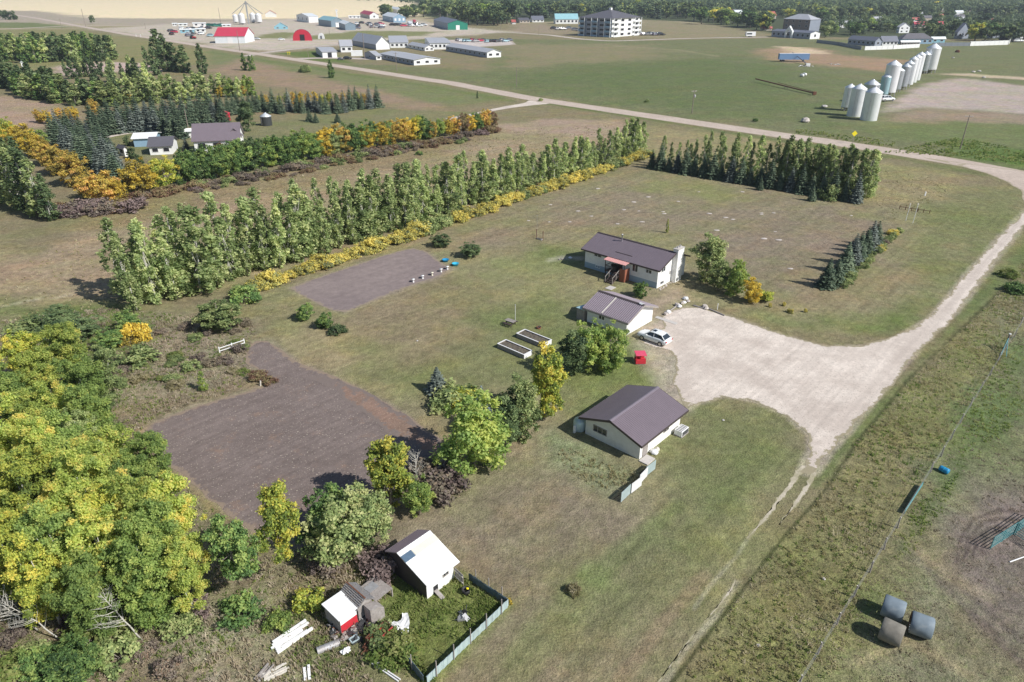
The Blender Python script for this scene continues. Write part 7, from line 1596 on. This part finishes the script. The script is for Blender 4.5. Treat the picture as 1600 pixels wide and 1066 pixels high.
# ---------------------------------------------------------------- town trees
TT = []
for i in range(5):
    cs = []; rs = []; h = 12
    for k in range(22):
        d = unit(1)[0]; q = random.uniform(.5, 1); cs.append(np.array([d[0]*4.3*q, d[1]*4.3*q, 6.6+d[2]*4.6*q])); rs.append(random.uniform(1.0, 1.9))
    c, nn, s, t = lobes(cs, rs, 42, 1.0, .42, .55); TT.append(leafmesh('town_tree_crown', c, nn, s, t, M['townmix'], wood=MB().tube([(0,0,0),(0,0,6)],[.4,.2],6), woodmat=M['bark']))
for i in range(2):
    sv = KINDS.copy(); kind_spruce('tmp', 'spruce', 13, 2.6, 9, 1.2, 3); TT.append(KINDS['tmp'][0])
cnt = 0
def town(poly, n, hr, label, group, mats=('townmix',)*6+('olive','darkgreen','darkgreen','green','yellowgreen'), spr=.12):
    global cnt; pw = np.array(poly, float); k = 0; x0, y0 = pw.min(0); x1, y1 = pw.max(0); tries = 0
    while k < n and tries < 20000:
        tries += 1; q = np.array([[random.uniform(x0, x1), random.uniform(y0, y1)]])
        if sdf(q, pw)[0] > 0: continue
        g = G(float(q[0, 0]), float(q[0, 1])); me = random.choice(TT[5:]) if random.random() < spr else random.choice(TT[:5])
        o = bpy.data.objects.new('town_tree', me); C.objects.link(o); s = random.uniform(*hr)/12; o.location = g; o.scale = (s*random.uniform(1.1,1.5), s*random.uniform(1.1,1.5), s); o.rotation_euler[2] = random.uniform(0, 6.28)
        o.material_slots[0].link = 'OBJECT'; o.material_slots[0].material = M['spruce'] if me in TT[5:] else M[random.choice(mats)]
        tag(o, label, 'tree', group); k += 1; cnt += 1
town([(598,22),(612,21),(612,27),(600,28)], 5, (14,18), 'leafy tree of the small clump behind the industrial shops', 'clump behind the shops', ('darkgreen','olive'))
town([(618,24),(648,26),(650,32),(628,31)], 8, (15,20), 'leafy tree beside the shop with white columns', 'clump beside the column shop', ('darkgreen','olive'))
town([(652,30),(700,30),(706,36),(740,40),(790,40),(800,34),(800,22),(660,20)], 56, (17,26), 'tall dark tree of the grove behind the green workshop', 'grove behind the green workshop', ('darkgreen','darkgreen','townmix','townmix','olive','limegreen'), .0)
town([(800,24),(905,20),(905,30),(860,30),(805,30)], 26, (16,22), 'town tree behind the turquoise-roofed hall', 'town trees left of the apartments')
town([(900,22),(1000,18),(1010,30),(1000,36),(990,30),(905,26)], 16, (16,22), 'town tree directly behind the apartment block', 'town trees behind the apartments')
town([(1000,20),(1080,20),(1100,28),(1080,30),(1010,30)], 26, (16,23), 'town tree above the meadow right of the apartments', 'town trees above the meadow')
town([(1080,32),(1110,30),(1200,34),(1200,50),(1185,49),(1085,37)], 34, (14,20), 'small town tree at the meadow edge left of the hotel', 'town trees left of the hotel', ('olive','green','limegreen','darkgreen','yellowgreen','townmix'))
town([(1200,18),(1330,18),(1420,22),(1420,32),(1340,32),(1290,34),(1200,28)], 60, (12,18), 'town tree behind the hotel and its houses', 'town trees behind the hotel')
town([(1280,50),(1330,48),(1400,46),(1400,52),(1340,60),(1285,62)], 20, (8,13), 'small garden tree between the hotel and the bungalows', 'garden trees by the bungalows', ('green','olive','darkgreen','limegreen'))
town([(1420,48),(1600,48),(1640,64),(1580,66),(1520,66),(1440,60)], 34, (9,15), 'garden tree behind the far white fences', 'garden trees behind the white fences')
rem = 296-cnt
town([(1420,18),(1640,16),(1640,48),(1420,36)], rem, (12,19), 'tall town tree in the upper right canopy', 'upper right canopy')
# the rest of the town's canopy, too far to tell tree from tree
n = 4600; pts = []
while len(pts) < n:
    x = random.uniform(560, 1720); y = random.uniform(-2, 16) if random.random() < .55 else random.uniform(6, 25)
    if x < 660 and y > 7: continue
    if x < 620 and y > 4: continue
    if y > 27 and x < 1180: continue
    if x < 920 and y > 22: continue
    if 1000 < x < 1150 and y > 24: continue
    pts.append(tuple(G(x, y)[:2]))
low = []
while len(low) < 330: low.append(tuple(G(random.uniform(1285, 1680), random.uniform(22, 50))[:2]))
pts = np.array(pts+low); zz = np.array([10.]*n+[5.]*len(low)); R = np.concatenate([RNG.uniform(5, 9.5, n), RNG.uniform(3, 5.5, len(low))]); n = len(pts)
k = 46; cen = np.repeat(np.concatenate([pts, zz[:, None]], 1), k, 0); R = np.repeat(R, k)
d = unit(n*k); q = RNG.random(n*k)**.4; cen = cen+d*(R*q)[:, None]*np.array([1, 1, .9]); cen[:, 2] = np.maximum(cen[:, 2], .8)
me = leafmesh('town_canopy', cen, d+unit(n*k)*.8+np.array([0, 0, .4]), RNG.uniform(.34, .55, n*k)*np.minimum(R, 8), np.clip(np.repeat(RNG.uniform(.05, .8, n), k)+RNG.normal(size=n*k)*.12, 0, 1), M['townmix'])
o = bpy.data.objects.new('town_canopy', me); C.objects.link(o); o['kind'] = 'stuff'
for i in range(52):
    x = random.uniform(760, 1600); y = random.uniform(16, 44) if x > 1290 else (random.uniform(14, 26) if x > 1010 else random.uniform(8, 15))
    B('rooftop_house', 'half-hidden house in the town canopy, seen as a pale roof among trees', 'house', (x, y), x-4, x+random.uniform(7, 14), y-6.5, y-9.5, random.choice(['shop_white','wall_tan']), random.choice(['roof_grey','roof_rust','roof_pale','roof_dark']), 78, 'R', (0, 0), group='half-hidden houses in the canopy', maxL=60)

# pale dirt mounds dotted over the back lawn
random.seed(41)
for i, (x, y) in enumerate([(975,328),(990,316),(998,330),(1036,331),(1038,334),(924,338),(858,347),(890,347),(903,330),(1003,347),(1013,308),(934,295),(1134,340),(1190,335),(1108,334),(1190,333),(1209,333),(1145,343),(1194,373),(1217,375),(1211,362),(1060,315),(1092,300),(1235,420),(860,320),(826,345),(1330,337),(1120,360),(1160,300),(965,350)]):
    o = MB().rock((0,0,.02), random.uniform(.22,.42), sz=.3, n=9).build('dirt_mound', M['stone'], loc=G(x,y)); o.scale = (1.6,1,.8)
    tag(o, 'low pale dirt mound dotting the back lawn', 'dirt mound', 'dirt mounds on the back lawn')

# thin late-summer haze over the plain
hz = MB().box(-7000, 7000, -200, 9000, -1.0, 60).build('haze', [bpy.data.materials.new('haze')]); hz['kind'] = 'stuff'
hm = hz.data.materials[0]; hm.use_nodes = True; ht2 = hm.node_tree; ht2.nodes.remove(ht2.nodes['Principled BSDF'])
pv = ht2.nodes.new('ShaderNodeVolumePrincipled'); pv.inputs['Color'].default_value = (.80,.88,1,1); pv.inputs['Density'].default_value = .00012; pv.inputs['Anisotropy'].default_value = .2
ht2.links.new(pv.outputs[0], ht2.nodes['Material Output'].inputs['Volume'])
